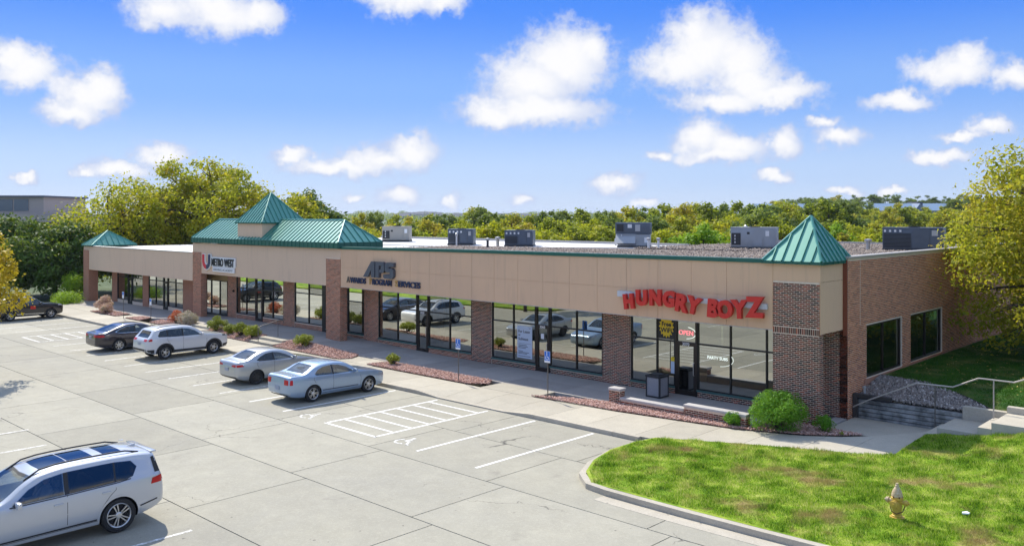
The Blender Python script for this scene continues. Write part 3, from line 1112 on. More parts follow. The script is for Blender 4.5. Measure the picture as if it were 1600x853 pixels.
def rocks(name, poly, n, hfun, r0, r1, mat, parent):
    q = scatter(poly, n)
    n = len(q)
    pv, pf = pebble()
    s = rng.uniform(r0, r1, (n, 1, 1)) * rng.uniform(.6, 1.2, (n, 1, 3))
    an = rng.uniform(0, 6.28, n)
    v = pv[None] * s * (1 + rng.uniform(-.25, .25, (n, 7, 1)))
    c, sn = np.cos(an)[:, None], np.sin(an)[:, None]
    x = v[:, :, 0] * c - v[:, :, 1] * sn
    y = v[:, :, 0] * sn + v[:, :, 1] * c
    v = np.stack([x + q[:, :1], y + q[:, 1:], v[:, :, 2] + (hfun(q[:, 0], q[:, 1]) + rng.uniform(0, r1 * .8, n))[:, None]], 2)
    f = (pf[None] + (np.arange(n) * 7)[:, None, None]).reshape(-1)
    return tag(fast_mesh(name, v.reshape(-1, 3), f, 3, M[mat], parent), kind='stuff')


def bed(label, poly, hfun, n, mat='red_rock', soil='red_soil', r=(.022, .05)):
    b = drape('rock_bed', poly, hfun, .6, M[soil])
    tag(b, label, 'rock bed', kind='structure')
    rocks('rocks', poly, n, hfun, r[0], r[1], mat, b)
    return b


hb = lambda x, y: 0.02 + 0.0 * x
hs_ = lambda x, y: 0.01 + 0.25 * sst(26.4, 27.8, y) * sst(-36, -43, x) + 0 * x
bed('red rock bed beside the corner pier behind the round green shrub', [(-23.9, 26.42), (-20, 26.6), (-15, 27.26), (-13, 28.05), (-12.05, 28.8), (-11.55, 29.42), (-13.05, 29.44), (-14.85, 29.4), (-14.85, 27.6), (-21.0, 27.6), (-22.6, 27.1)], hb, 9000)
bed('red rock bed under the accessible parking sign and small shrub', [(-34.9, 26.42), (-27.6, 26.42), (-26.9, 27.0), (-27.4, 27.69), (-34.6, 27.69)], hb, 5500)
bed('red rock bed beside the brick pier below the metal letters sign', [(-43.5, 26.42), (-37.2, 26.42), (-36.9, 27.0), (-37.4, 27.9), (-43.5, 27.69)], hs_, 4500)
bed('red rock bed holding the row of round yellow-green bushes', [(-52.0, 26.42), (-46.2, 26.42), (-46.2, 27.69), (-52.0, 27.69)], hs_, 3500)
bed('reddish rock bed around the red and grey shrubs', [(-59.3, 26.42), (-54.7, 26.42), (-54.7, 27.69), (-60.2, 27.69)], hb, 2500)
bed('reddish rock bed between two short sign posts', [(-63.2, 26.42), (-60.9, 26.42), (-61.8, 27.69), (-63.2, 27.69)], hb, 1200)
bed('reddish rock bed under the pink flowering shrub', [(-69.6, 26.42), (-64.8, 26.42), (-65.4, 27.69), (-69.6, 27.69)], hb, 1800)
hg = lambda x, y: 0.72 + 0.42 * sst(32.1, 34.6, y) + 0 * x
bed('grey rock bed above the plank retaining wall', [(-12.88, 32.14), (-8.05, 32.14), (-9.25, 33.2), (-10.9, 34.2), (-12.88, 34.5)], hg, 7000, 'grey_rock', 'soil', (.03, .07))
# black edging strip
eg = [(-12.88, 34.5), (-10.9, 34.2), (-9.22, 33.2), (-8.03, 32.16)]
e = MB()
for p, q_ in zip(eg[:-1], eg[1:]):
    za, zb_ = float(hg(p[0], p[1])) - .04, float(hg(q_[0], q_[1])) - .04
    e.prism([(p[0], p[1], za), (q_[0], q_[1], zb_), (q_[0], q_[1] + .03, zb_), (p[0], p[1] + .03, za)], (0, 0, .11))
tag(e.build('lawn_edging', M['timber_dark']), 'black edging strip between grey rocks and shaded lawn', 'edging')

# ---- stairs on the right, retaining wall, rail
st = empty('stairway', (-9.85, 31, 0))
tag(st, 'broad concrete landing steps climbing the lawn beside the brick wall', 'stairway')
for (xa, xb, z0, z1) in ((-9.85, -9.45, -.2, .25), (-9.445, -8.25, -.2, .5), (-8.245, -7.85, -.2, .72), (-7.845, -5.6, -.2, .92), (-5.595, -5.2, -.2, 1.1), (-5.195, -2.0, -.2, 1.3)):
    MB().box(xa, xb, 30.08, 31.9, z0, z1).build('step', M['walk'], st, bevel=.012)
for (xa, xb, z1) in ((-9.2, -7.86, .93), (-7.855, -5.2, 1.12), (-5.195, -2.0, 1.48), (-1.995, 14, 2.3)):
    MB().box(xa, xb, 31.905, 32.17, -.2, z1).build('side_curb', M['walk'], st)
rw = empty('retaining_wall', (-12.9, 32, 0))
tag(rw, 'weathered grey plank retaining wall below the grey rocks', 'retaining wall')
for k in range(5):
    z = -.06 + .152 * k
    MB().box(-12.74, -9.22, 31.955 + .012 * (k % 2), 32.06, z, z + .128).build('plank', M['plank'], rw, bevel=.006)
MB().box(-12.74, -9.21, 32.065, 32.125, -.1, .70).build('backing', M['timber_dark'], rw)
MB().box(-12.93, -12.75, 31.88, 32.12, -.1, .86).build('post', M['timber_dark'], rw)
MB().box(-12.75, -11.6, 31.90, 32.12, .72, .86).build('cap', M['timber_dark'], rw)
rl = empty('stair_rail', (-12.6, 31.7, 0))
tag(rl, 'bent metal handrail following the landing steps', 'handrail')
pts = [(-12.85, 31.72, .40), (-12.3, 31.72, .72), (-10.62, 31.72, 1.56), (-9.45, 31.72, 1.58), (-8.65, 31.72, 1.98), (-7.6, 31.72, 1.98), (-6.4, 31.72, 2.5), (-4, 31.72, 2.6)]
MB().tube(pts, .026).build('top_rail', M['rail_light'], rl)
for (x, z0, z1) in ((-10.02, .25 - .25, 1.57), (-8.2, .5, 1.98), (-6.2, .92, 2.5)):
    MB().tube([(x, 31.72, z0), (x, 31.72, z1)], .022).build('post', M['rail_light'] if x > -9 else M['rail'], rl)
MB().box(-12.85, -9.86, 29.45, 31.9, -.3, -.004).build('slab', M['walk'], walk)
# ------------------------------------------------------------------ the row of shops
bld = empty('shop_building', (-45, 31, 0))
tag(bld, 'long single-storey strip of shops in brick and tan stucco with green metal roofs', 'building')
YF, YG = 29.5, 31.0            # canopy face, shop front line
BRICK_COUNT = [0]


def bricks_on(name, parent, origin, du, u0, u1, z0, z1, nrm, mat, holes=(), single=False, singles_max=0, proud=.007, soldier=()):
    """running-bond bricks on a vertical plane. origin + du*u; nrm outward. holes: (u0,u1,z0,z1)"""
    BL, BH, J = .203, .0677, .020
    o = np.array(origin, float)
    du = np.array(du, float)
    nr = np.array(nrm, float)
    V, Fc = [], []
    nz = int(math.floor((z1 - z0) / BH + 1e-6))
    cells = []
    for r in range(nz):
        za = z0 + r * BH
        zb = za + BH - J
        if any(a <= za + .02 and zb - .02 <= b for a, b in soldier):
            continue
        u = u0 - (BL / 2 if r % 2 else 0)
        while u < u1:
            a, b = max(u + J / 2, u0 + .002), min(u + BL - J / 2, u1 - .002)
            u += BL
            if b - a < .03:
                continue
            segs = [(a, b)]
            for (ha, hb_, hz0, hz1) in holes:
                if zb > hz0 and za < hz1:
                    ns = []
                    for (p, q) in segs:
                        if q <= ha or p >= hb_:
                            ns.append((p, q))
                        else:
                            if p < ha - .03:
                                ns.append((p, ha))
                            if q > hb_ + .03:
                                ns.append((hb_, q))
                    segs = ns
            cells += [(p, q, za, zb) for p, q in segs]
    for (sa, sb) in soldier:
        u = u0
        while u < u1 - .03:
            cells.append((u + J / 2, min(u + BH - J / 2, u1 - .002), sa + .006, sb - .006))
            u += BH
    single_cells = []
    if single:
        cells.sort(key=lambda c: (c[2] < 1.2, c[2]))       # courses in clear view first
        single_cells = cells[:singles_max]
        cells = cells[singles_max:]
    for (a, b, za, zb) in cells:
        p = proud + random.uniform(-.002, .002)
        n = len(V)
        for uu, zz, d in ((a, za, 0), (b, za, 0), (b, zb, 0), (a, zb, 0), (a, za, p), (b, za, p), (b, zb, p), (a, zb, p)):
            V.append(o + du * uu + nr * d + np.array([0, 0, zz]))
        for f in ((4, 5, 6, 7), (0, 1, 5, 4), (1, 2, 6, 5), (2, 3, 7, 6), (3, 0, 4, 7)):
            Fc += [n + i for i in f]
    off = np.zeros(3)
    p_ = parent
    while p_:
        off += np.array(p_.location)
        p_ = p_.parent
    if V:
        ob = fast_mesh('brickwork', np.array(V), Fc, 4, M[mat], parent, off)
        tag(ob, kind='stuff')
    cache = {}
    for (a, b, za, zb) in single_cells:
        k = round(b - a, 3)
        h = round(zb - za, 3)
        if (k, h) not in cache:
            mb = MB()
            mb.v = [tuple(du * uu + nr * d + np.array([0, 0, zz])) for uu, zz, d in ((0, 0, 0), (k, 0, 0), (k, h, 0), (0, h, 0), (0, 0, proud), (k, 0, proud), (k, h, proud), (0, h, proud))]
            mb.f = [(4, 5, 6, 7), (0, 1, 5, 4), (1, 2, 6, 5), (2, 3, 7, 6), (3, 0, 4, 7), (0, 3, 2, 1)]
            mb.m = [0] * 6
            me = mb.mesh('brick')
            me.materials.append(M[mat])
            cache[(k, h)] = me
        w = o + du * a + np.array([0, 0, za]) + nr * random.uniform(-.002, .002)
        link('brick', cache[(k, h)], None, parent, tuple(w - off))


# ---- piers standing in front of the canopy
def pier(x0, x1, z0, z1, depth, mat, single=0, soldier=()):
    yf = YF - .03
    p = MB().box(x0 + .013, x1 - .013, yf + .013, yf + depth - .013, z0, z1).build('pier', M['mortar'], bld)
    bricks_on('b', p, (x0, yf + .013, 0), (1, 0, 0), 0, x1 - x0, z0, z1, (0, -1, 0), mat, single=single > 0, singles_max=single, soldier=soldier)
    bricks_on('b', p, (x1 - .013, yf, 0), (0, 1, 0), 0.0, depth, z0, z1, (1, 0, 0), mat)
    bricks_on('b', p, (x0 + .013, yf + depth, 0), (0, -1, 0), 0.0, depth, z0, min(z1, 3.3), (-1, 0, 0), mat)
    return p


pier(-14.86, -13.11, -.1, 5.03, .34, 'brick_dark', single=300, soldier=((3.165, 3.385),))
pier(-42.8, -41.39, .0, 4.93, .50, 'brick_mid')
pier(-59.12, -57.9, .0, 4.82, .45, 'brick_mid')
p = MB().box(-79.1, -77.95, YF - .03, YF + .75, -.3, 4.38).build('pier', M['brown_wall'], bld)

# ---- canopy fascia panels
def ftop(x):
    return interp(x, [(-59.3, 5.40), (-41.4, 5.46), (-30.7, 5.58), (-18.9, 5.65), (-13.1, 5.68)])


def fbot(x):
    return interp(x, [(-59.3, 3.31), (-42, 3.29), (-13.1, 3.22)])


piers_x = [(-14.86, -13.11, 5.03), (-42.8, -41.39, 4.93), (-59.12, -57.9, 4.82)]
MB().prism([(-41.39, YF + .02, 3.27), (-14.86, YF + .02, 3.23), (-13.12, YF + .02, 3.23), (-13.12, YF + .02, 5.6), (-41.39, YF + .02, 5.40)], (0, .12, 0)).build('fascia_backing', M['stucco'], bld)
jx = [-41.385 + 1.54 * k for k in range(18)]
jx = [x for x in jx if x < -15.6] + [-14.87]
for a, c in zip(jx[:-1], jx[1:]):
    zm = 4.40
    for lo, hi in (((fbot(a), fbot(c)), (zm - .006, zm - .006)), ((zm + .006, zm + .006), (ftop(a), ftop(c)))):
        MB().prism([(a + .006, YF, lo[0]), (c - .006, YF, lo[1]), (c - .006, YF, hi[1]), (a + .006, YF, hi[0])], (0, .035, 0)).build('fascia_panel', M['stucco'], bld)
MB().prism([(-14.86, YF, 5.036), (-13.1, YF, 5.036), (-13.1, YF, 5.68), (-14.86, YF, 5.67)], (0, .035, 0)).build('fascia_panel', M['stucco'], bld)
# side return at the corner
MB().box(-13.13, -13.095, YF + .002, 31.6, 3.22, 5.03).build('fascia_panel', M['stucco'], bld)
MB().box(-13.13, -13.095, YF + .002, 31.6, 5.042, 5.68).build('fascia_panel', M['stucco'], bld)
# middle length (over the round-the-corner tower) and far left length
MB().prism([(-57.89, YF, 3.31), (-42.81, YF, 3.29), (-42.81, YF, 5.45), (-57.89, YF, 5.41)], (0, .14, 0)).build('fascia_panel', M['stucco_grey'], bld)
MB().box(-59.14, -57.885, YF + .001, YF + .14, 4.825, 5.405).build('fascia_panel', M['stucco_grey'], bld)
MB().box(-42.815, -41.385, YF + .001, YF + .14, 4.935, 5.455).build('fascia_panel', M['stucco_grey'], bld)
MB().box(-59.17, -59.14, YF, 32.0, 3.3, 5.4).build('fascia_panel', M['stucco_grey'], bld)
MB().box(-77.94, -59.18, YF, YF + .14, 2.72, 4.72).build('fascia_panel', M['stucco_grey'], bld)
MB().box(-79.1, -77.945, YF + .001, YF + .14, 4.385, 4.72).build('fascia_panel', M['stucco_grey'], bld)
MB().box(-79.1, -79.0, YF + .145, 33.4, 2.72, 4.72).build('fascia_panel', M['stucco_grey'], bld)
# soffits
MB().box(-41.38, -13.14, YF + .145, YG + .3, 3.26, 3.30).build('soffit', M['soffit'], bld)
MB().box(-59.13, -41.39, YF + .145, YG + .3, 3.33, 3.37).build('soffit', M['soffit'], bld)
MB().box(-79.0, -59.18, YF + .145, 33.4, 2.76, 2.80).build('soffit', M['soffit'], bld)
# thin drip line below the fascia
MB().prism([(-41.38, YF - .012, 3.285), (-14.87, YF - .012, 3.225), (-14.87, YF - .012, 3.245), (-41.38, YF - .012, 3.305)], (0, .01, 0)).build('drip_edge', M['cap_stone'], bld)

# ---- green coping along the roof edge
def coping(x0, x1, zf, name='coping', mat='green_trim', h=.13):
    MB().prism([(x0, YF - .05, zf(x0) - .02), (x1, YF - .05, zf(x1) - .02), (x1, YF - .05, zf(x1) + h), (x0, YF - .05, zf(x0) + h)], (0, .32, 0)).build(name, M[mat], bld)


x = -41.3
while x < -15.3:
    c = min(x + 3.05, -15.2)
    coping(x + .004, c - .004, ftop)
    x = c
coping(-77.0, -59.2, lambda x: 4.72, mat='galv', h=.05)

# ---- roofs
rf = MB().prism([(-41.4, YF + .30, 5.36), (-13.2, YF + .30, 5.48), (-13.2, 57.5, 5.48), (-29.5, 57.5, 5.44), (-29.5, 47.0, 5.44), (-41.4, 47.0, 5.36)], (0, 0, -.2)).build('roof', M['gravel_bed'], bld)


def h_roof(x, y):
    return 5.36 + .12 * (np.asarray(x, float) + 41.4) / 28.2 + 0 * y


def rocks_to(name, poly, n, hf, r0, r1, mat, parent):
    o = rocks(name, poly, n, hf, r0, r1, mat, None)
    o.parent = parent
    o.matrix_parent_inverse = parent.matrix_world.inverted() if False else Matrix.Translation(-bld.location)
    return o


rocks_to('roof_gravel', [(-41.2, 30.0), (-15, 30.0), (-15, 42), (-41.2, 38.3)], 42000, h_roof, .035, .075, 'roof_stone', rf)
rocks_to('roof_gravel', [(-30, 42), (-13.3, 42), (-13.3, 57.3), (-29.4, 57.3)], 18000, h_roof, .045, .09, 'roof_stone', rf)
MB().prism([(-60, 36.8, 5.40), (-41.5, 37.6, 5.40), (-29.6, 42.5, 5.47), (-29.6, 46.9, 5.47), (-60, 46.9, 5.43)], (0, 0, -.045)).build('roof_membrane', M['white_roof'], bld)
MB().box(-60, -41.45, 30, 46.95, 5.15, 5.34).build('roof', M['white_roof'], bld)
MB().box(-78.9, -59.2, YF + .3, 44, 4.45, 4.60).build('roof', M['white_roof'], bld)
# upstand at the rear edges
MB().box(-60, -29.4, 46.95, 47.15, 5.0, 5.6).build('parapet', M['cap_stone'], bld)
MB().box(-29.4, -12.9, 57.55, 57.75, 5.0, 5.62).build('parapet', M['cap_stone'], bld)
MB().box(-78.9, -59.2, 44.0, 44.2, 4.4, 4.75).build('parapet', M['cap_stone'], bld)


# ---- standing seam roofs
def seam_face(parent, a, b, c, d, n, base_mat='green_metal', rib=.035, gap=.0):
    """face a-b (eave, left to right) up to d-c (top, may be a point); split into n seam panels"""
    a, b, c, d = [np.array(v, float) for v in (a, b, c, d)]
    nrm = np.cross(b - a, d - a) if np.linalg.norm(d - a) > 1e-6 else np.cross(b - a, c - a)
    nrm /= np.linalg.norm(nrm)
    ev = (b - a) / np.linalg.norm(b - a)
    Lw = np.linalg.norm(b - a)
    # panels run up-slope perpendicular to the eave
    up = np.cross(nrm, ev)
    sd_, sc = np.dot(d - a, ev), np.dot(c - a, ev)
    ht = np.dot(d - a, up)

    def top_at(s):
        if s < sd_ - 1e-9:
            return ht * s / sd_
        if s > sc + 1e-9:
            return ht * (Lw - s) / (Lw - sc)
        return ht
    ss = np.linspace(0, Lw, n + 1)
    th = .02
    for i in range(n):
        s0, s1 = ss[i], ss[i + 1]
        br = sorted(set([s0, s1] + [v for v in (sd_, sc) if s0 < v < s1]))
        top = [(s, top_at(s)) for s in br]
        ol = [a + ev * s0, a + ev * s1] + [a + ev * s + up * t for s, t in top[::-1] if t > 1e-4]
        if len(ol) < 3:
            continue
        mb = MB()
        mb.prism(ol, nrm * th)
        t = top_at(s0)
        if t > .15 and i > 0:
            w = rib / 2
            p0 = a + ev * s0 + nrm * th
            tt = t - .03
            q = [p0 - ev * w, p0 + ev * w, p0 + ev * w + up * tt, p0 - ev * w + up * tt]
            mb.prism(q, nrm * .045)
        mb.build('roof_panel', M[base_mat], parent)


def cap_line(parent, p, q, r=.05, mat='green_metal'):
    MB().tube([p, q], r, 6).build('ridge_cap', M[mat], parent)


def hip_roof(name, x0, x1, y0, y1, ze, rid, zr, nf, ns, band=None, faces='swen'):
    """rid: (xa, xb, y) ridge"""
    xa, xb, yr = rid
    r = empty(name, ((x0 + x1) / 2, (y0 + y1) / 2, ze), parent=None)
    r.parent = bld
    r.location = Vector(((x0 + x1) / 2, (y0 + y1) / 2, ze)) - bld.location
    A, B, Cc, D = (x0, y0, ze), (x1, y0, ze), (x1, y1, ze), (x0, y1, ze)
    P, Q = (xa, yr, zr), (xb, yr, zr)
    seam_face(r, A, B, Q, P, nf)
    seam_face(r, B, Cc, Q, Q, ns)
    seam_face(r, Cc, D, P, Q, max(2, nf // 2))
    seam_face(r, D, A, P, P, ns)
    for u, v in ((A, P), (B, Q), (Cc, Q), (D, P)):
        cap_line(r, np.array(u) + (0, 0, .03), np.array(v) + (0, 0, .04))
    if xb - xa > .2:
        cap_line(r, np.array(P) + (0, 0, .03), np.array(Q) + (0, 0, .03), .07)
    if band:
        # vertical skirt below the eave with battens
        zb = ze - band
        for (p, q, nrm) in (((x0, y0), (x1, y0), (0, -1)), ((x1, y0), (x1, y1), (1, 0)), ((x0, y1), (x0, y0), (-1, 0)), ((x1, y1), (x0, y1), (0, 1))):
            p, q = np.array(p), np.array(q)
            d = q - p
            Ln = np.linalg.norm(d)
            d = d / Ln
            k = max(2, int(Ln / .42))
            for i in range(k):
                s0, s1 = Ln * i / k, Ln * (i + 1) / k
                a_, b_ = p + d * (s0 + .012), p + d * (s1 - .012)
                nn = np.array(nrm) * .03
                mb = MB().prism([(*a_, zb), (*b_, zb), (*b_, ze), (*a_, ze)], (nn[0], nn[1], 0))
                a2, b2 = p + d * (s0 - .012), p + d * (s0 + .012)
                mb.prism([(*a2, zb), (*b2, zb), (*b2, ze), (*a2, ze)], (nn[0] * 1.8, nn[1] * 1.8, 0))
                mb.build('skirt_panel', M['green_trim'], r)
    return r


hip_roof('mansard_roof', -59.0, -41.4, 29.33, 32.5, 5.80, (-58.0, -42.95, 30.92), 7.06, 44, 7, band=.33)
# tower over the middle
MB().box(-52.9, -49.83, 29.5, 32.6, 5.6, 6.87).build('tower_wall', M['stucco_grey'], bld)
hip_roof('tower_roof', -53.0, -49.73, 29.4, 32.7, 6.90, (-51.37, -51.36, 31.05), 8.82, 10, 10, band=.06)
hip_roof('corner_pyramid_roof', -15.22, -13.0, 29.38, 32.05, 5.74, (-14.0, -13.99, 30.75), 7.32, 6, 8, band=.09)
hip_roof('end_pyramid_roof', -79.25, -77.0, 29.38, 33.2, 4.80, (-78.3, -78.29, 31.2), 6.0, 5, 8, band=.08)

# ---- side wall (faces +X) with two windows
XW = -12.95
swin = [(33.25, 36.95, 1.22, 3.22), (37.95, 41.95, 1.24, 3.22)]
sidew = MB()
ylist = sorted(set([31.5, 75.0] + [v for w in swin for v in w[:2]]))
for a, c in zip(ylist[:-1], ylist[1:]):
    w = [w for w in swin if w[0] <= a + 1e-6 and c <= w[1] + 1e-6]
    if w:
        sidew.box(XW - .3, XW, a, c, -.4, w[0][2])
        sidew.box(XW - .3, XW, a, c, w[0][3], 5.80)
    else:
        sidew.box(XW - .3, XW, a, c, -.4, 5.80)
sw_o = sidew.build('side_wall', M['mortar'], bld)
bricks_on('b', sw_o, (XW, 31.5, 0), (0, 1, 0), 0, 22.0, -.1, 5.78, (1, 0, 0), 'brick_red', holes=[(w[0] - 31.5, w[1] - 31.5, w[2], w[3]) for w in swin])
bricks_on('b', sw_o, (XW, 53.5, 0), (0, 1, 0), 0, 14.0, 1.0, 5.78, (1, 0, 0), 'brick_red')
# control joints
for y in (35.5 - 2.9, 47.0, 53.0):
    MB().box(XW, XW + .016, y, y + .025, 3.3 if y < 34 else 1.1, 5.75).build('control_joint', M['mortar'], sw_o)
MB().box(XW - .32, XW + .06, 31.45, 75.0, 5.80, 5.88).build('coping', M['rail_light'], bld)
MB().box(XW, XW + .028, 33.0, 75, 1.0, 1.20).build('base_band', M['brown_wall'], sw_o)
# front return wall at the corner, behind the pier
fw = MB().box(-15.3, XW - .002, 31.5, 31.8, -.4, 5.7).build('return_wall', M['mortar'], bld)
bricks_on('b', fw, (-15.25, 31.5, 0), (1, 0, 0), 0, 2.3, -.15, 5.7, (0, -1, 0), 'brick_dark')
MB().box(-13.09, -12.94, YF + 1.9, 31.47, -.0 + 3.0, 5.75).build('corner_post', M['brick_dark'], bld)

# rear and end walls so the block is solid
MB().box(-60, -29.45, 46.75, 46.94, -.5, 5.3).build('rear_wall', M['brown_wall'], bld)
MB().box(-29.4, -13.3, 57.3, 57.5, -.5, 5.4).build('rear_wall', M['brown_wall'], bld)
MB().box(-76.7, -76.5, YG + .2, 44, -.4, 4.44).build('end_wall', M['brown_wall'], bld)


# ---- shop fronts
def window(x0, x1, zb, zt, mull, transom, mat='shop_glass', frame='black_frame', y=YG, fw_=.06):
    w = MB()
    w.box(x0, x0 + fw_, y - .04, y + .06, zb, zt)
    w.box(x1 - fw_, x1, y - .04, y + .06, zb, zt)
    w.box(x0 + fw_, x1 - fw_, y - .04, y + .06, zb, zb + fw_)
    w.box(x0 + fw_, x1 - fw_, y - .04, y + .06, zt - fw_, zt)
    for mx_ in mull:
        w.box(mx_ - .03, mx_ + .03, y - .045, y + .06, zb + fw_, zt - fw_)
    xsn = [x0 + fw_] + [v for mx_ in mull for v in (mx_ - .03, mx_ + .03)] + [x1 - fw_]
    cells = list(zip(xsn[0::2], xsn[1::2]))
    for (a, c) in cells:
        if transom:
            w.box(a, c, y - .042, y + .058, transom - .03, transom + .03)
    o = w.build('window', M[frame], bld)
    for (a, c) in cells:
        zz = [(zb + fw_, transom - .03), (transom + .03, zt - fw_)] if transom else [(zb + fw_, zt - fw_)]
        for (p, q) in zz:
            # each pane sits a hair out of true, as real glazing does
            t = random.uniform(-.002, .002)
            t2 = random.uniform(-.002, .002)
            MB().poly([(a - .01, y + .005 + t, p - .01), (c + .01, y + .005 - t, p - .01), (c + .01, y + .005 - t + t2, q + .01), (a - .01, y + .005 + t + t2, q + .01)]).build('pane', M[mat], o)
    return o


def door(x0, x1, zb, zt, zh, number, frame='bronze_frame', y=YG, hinge=1):
    d = MB()
    f = .10
    d.box(x0, x0 + f * .7, y - .06, y + .07, zb, zh)
    d.box(x1 - f * .7, x1, y - .06, y + .07, zb, zh)
    d.box(x0 + f * .7, x1 - f * .7, y - .055, y + .07, zt - .16, zt)
    d.box(x0 + f * .7, x1 - f * .7, y - .055, y + .07, zh - .06, zh)
    a, c = x0 + f * .7, x1 - f * .7
    d.box(a, a + .09, y - .05, y + .05, zb + .01, zt - .16)
    d.box(c - .09, c, y - .05, y + .05, zb + .01, zt - .16)
    d.box(a + .09, c - .09, y - .05, y + .05, zb + .01, zb + .20)
    o = d.build('door', M[frame], bld)
    MB().poly([(a + .08, y, zb + .19), (c - .08, y, zb + .19), (c - .08, y, zt - .15), (a + .08, y, zt - .15)]).build('pane', M['shop_glass'], o)
    MB().poly([(a, y + .01, zt - .005), (c, y + .01, zt - .005), (c, y + .01, zh - .05), (a, y + .01, zh - .05)]).build('transom_pane', M['shop_glass'], o)
    hx = c - .06 if hinge > 0 else a + .06
    MB().tube([(hx, y - .055, zb + .85), (hx, y - .11, zb + .88), (hx, y - .11, zb + 1.35), (hx, y - .055, zb + 1.38)], .014, 6).build('handle', M['galv'], o)
    if number:
        face_text('address_number', number, ((x0 + x1) / 2, y - .062, zt - .145), .17, M['sign_white'], o, .002, bold=.004)
    return o


def knee(x0, x1, z0, z1, mat, sill=True):
    k = MB().box(x0, x1, YG - .02, YG + .2, z0 - .3, z1).build('knee_wall', M['mortar'], bld)
    if mat in ('brick_dark', 'brick_mid'):
        bricks_on('b', k, (x0, YG - .02, 0), (1, 0, 0), 0, x1 - x0, z0, z1 - (.07 if sill else 0), (0, -1, 0), mat)
    if sill:
        MB().box(x0, x1, YG - .10, YG - .005, z1 - .07, z1 + .0).build('sill', M['green_sill'], k)


def pillar(x0, x1, z0, z1, mat, proud=.06):
    y = YG - proud
    k = MB().box(x0 + .004, x1 - .004, y, YG + .25, z0 - .3, z1).build('pillar', M['mortar'] if mat != 'plain' else M['brown_wall'], bld)
    if mat != 'plain':
        bricks_on('b', k, (x0, y, 0), (1, 0, 0), 0, x1 - x0, z0, z1, (0, -1, 0), mat)


HT = 3.28
# corner restaurant
window(-22.2, -19.96, .30, HT, [-20.86], 2.16)
door(-19.95, -18.92, 0, 2.19, HT, '3070')
window(-18.91, -15.3, .30, HT, [-17.41, -15.87], 2.16)
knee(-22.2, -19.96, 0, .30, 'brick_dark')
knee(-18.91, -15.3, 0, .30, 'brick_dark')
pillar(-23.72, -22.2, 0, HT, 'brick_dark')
# empty suite
window(-30.66, -27.73, .32, HT, [-29.19], 2.18)
door(-27.72, -26.84, 0, 2.2, HT, '3060')
window(-26.83, -23.72, .32, HT, [-25.23], 2.18)
knee(-30.66, -27.73, 0, .32, 'brick_dark')
knee(-26.83, -23.72, 0, .32, 'brick_dark')
pillar(-32.1, -30.66, 0, HT, 'brick_dark')
# awards shop
window(-39.78, -36.43, .40, HT, [-38.06], 2.2)
door(-36.42, -35.47, .0, 2.22, HT, '3050')
window(-35.46, -32.1, .36, HT, [-33.77], 2.2)
knee(-39.78, -36.43, .02, .40, 'brick_mid')
knee(-35.46, -32.1, 0, .36, 'brick_mid')
pillar(-41.1, -39.78, .1, HT, 'brick_mid')
window(-42.72, -41.1, .46, HT, [], 2.3)
knee(-44.96, -41.1, .2, .46, 'brick_mid')
MB().box(-45.3, -44.9, YG - .08, YG + .2, .1, HT).build('post', M['black_frame'], bld)
# middle tenant
window(-48.4, -45.31, .58, HT + .05, [-46.82], 2.46)
knee(-48.4, -45.31, .25, .58, 'brick_mid', sill=False)
pillar(-49.68, -48.4, .25, HT + .05, 'brick_mid')
window(-55.7, -53.18, .56, HT + .05, [-54.37], 2.38)
door(-53.17, -52.27, .25, 2.4, HT + .05, None)
window(-52.26, -49.68, .58, HT + .05, [-51.0], 2.38)
knee(-55.7, -53.18, .25, .56, 'brick_mid', sill=False)
knee(-52.26, -49.68, .25, .58, 'brick_mid', sill=False)
pillar(-56.87, -55.7, .25, HT + .05, 'brick_mid')
window(-60.1, -56.87, .28, 2.72, [-59.3, -58.05], None)
MB().box(-60.1, -56.88, YG - .03, YG + .1, 2.725, 3.33).build('transom_panel', material('tan_panel', (0.42, 0.30, 0.14), .7), bld)
# far left tenant
pillar(-62.5, -61.9, 0, 2.78, 'plain')
window(-61.9, -60.1, .06, 2.78, [], None)
pillar(-63.62, -62.5, 0, 2.78, 'plain')
window(-69.58, -66.97, .28, 2.78, [-68.3], 2.2)
door(-66.96, -66.19, 0, 2.2, 2.78, None, 'black_frame')
window(-66.18, -63.63, .28, 2.78, [-64.9], 2.2)
knee(-69.58, -66.97, 0, .28, 'plain', False)
knee(-66.18, -63.63, 0, .28, 'plain', False)
pillar(-70.65, -69.58, 0, 2.78, 'plain')
window(-75.65, -73.53, .28, 2.78, [], 2.2)
door(-73.52, -72.72, 0, 2.2, 2.78, None, 'black_frame')
window(-72.71, -70.66, .28, 2.78, [], 2.2)
knee(-75.65, -73.53, 0, .28, 'plain', False)
knee(-72.71, -70.66, 0, .28, 'plain', False)
pillar(-76.72, -75.66, 0, 2.78, 'plain')

# side windows
for (y0, y1, z0, z1) in swin:
    w = MB()
    f = .07
    ym = (y0 + y1) / 2
    for (a, c) in ((y0, y0 + f), (y1 - f, y1), (ym - .035, ym + .035)):
        w.box(XW - .16, XW - .06, a, c, z0, z1)
    w.box(XW - .16, XW - .06, y0 + f, ym - .035, z0, z0 + f)
    w.box(XW - .16, XW - .06, ym + .035, y1 - f, z0, z0 + f)
    w.box(XW - .16, XW - .06, y0 + f, ym - .035, z1 - f, z1)
    w.box(XW - .16, XW - .06, ym + .035, y1 - f, z1 - f, z1)
    o = w.build('window', M['bronze_frame'], bld)
    for (a, c) in ((y0 + f, ym - .035), (ym + .035, y1 - f)):
        MB().poly([(XW - .11, a, z0 + f), (XW - .11, c, z0 + f), (XW - .11, c, z1 - f), (XW - .11, a, z1 - f)]).build('pane', M['side_glass'], o)

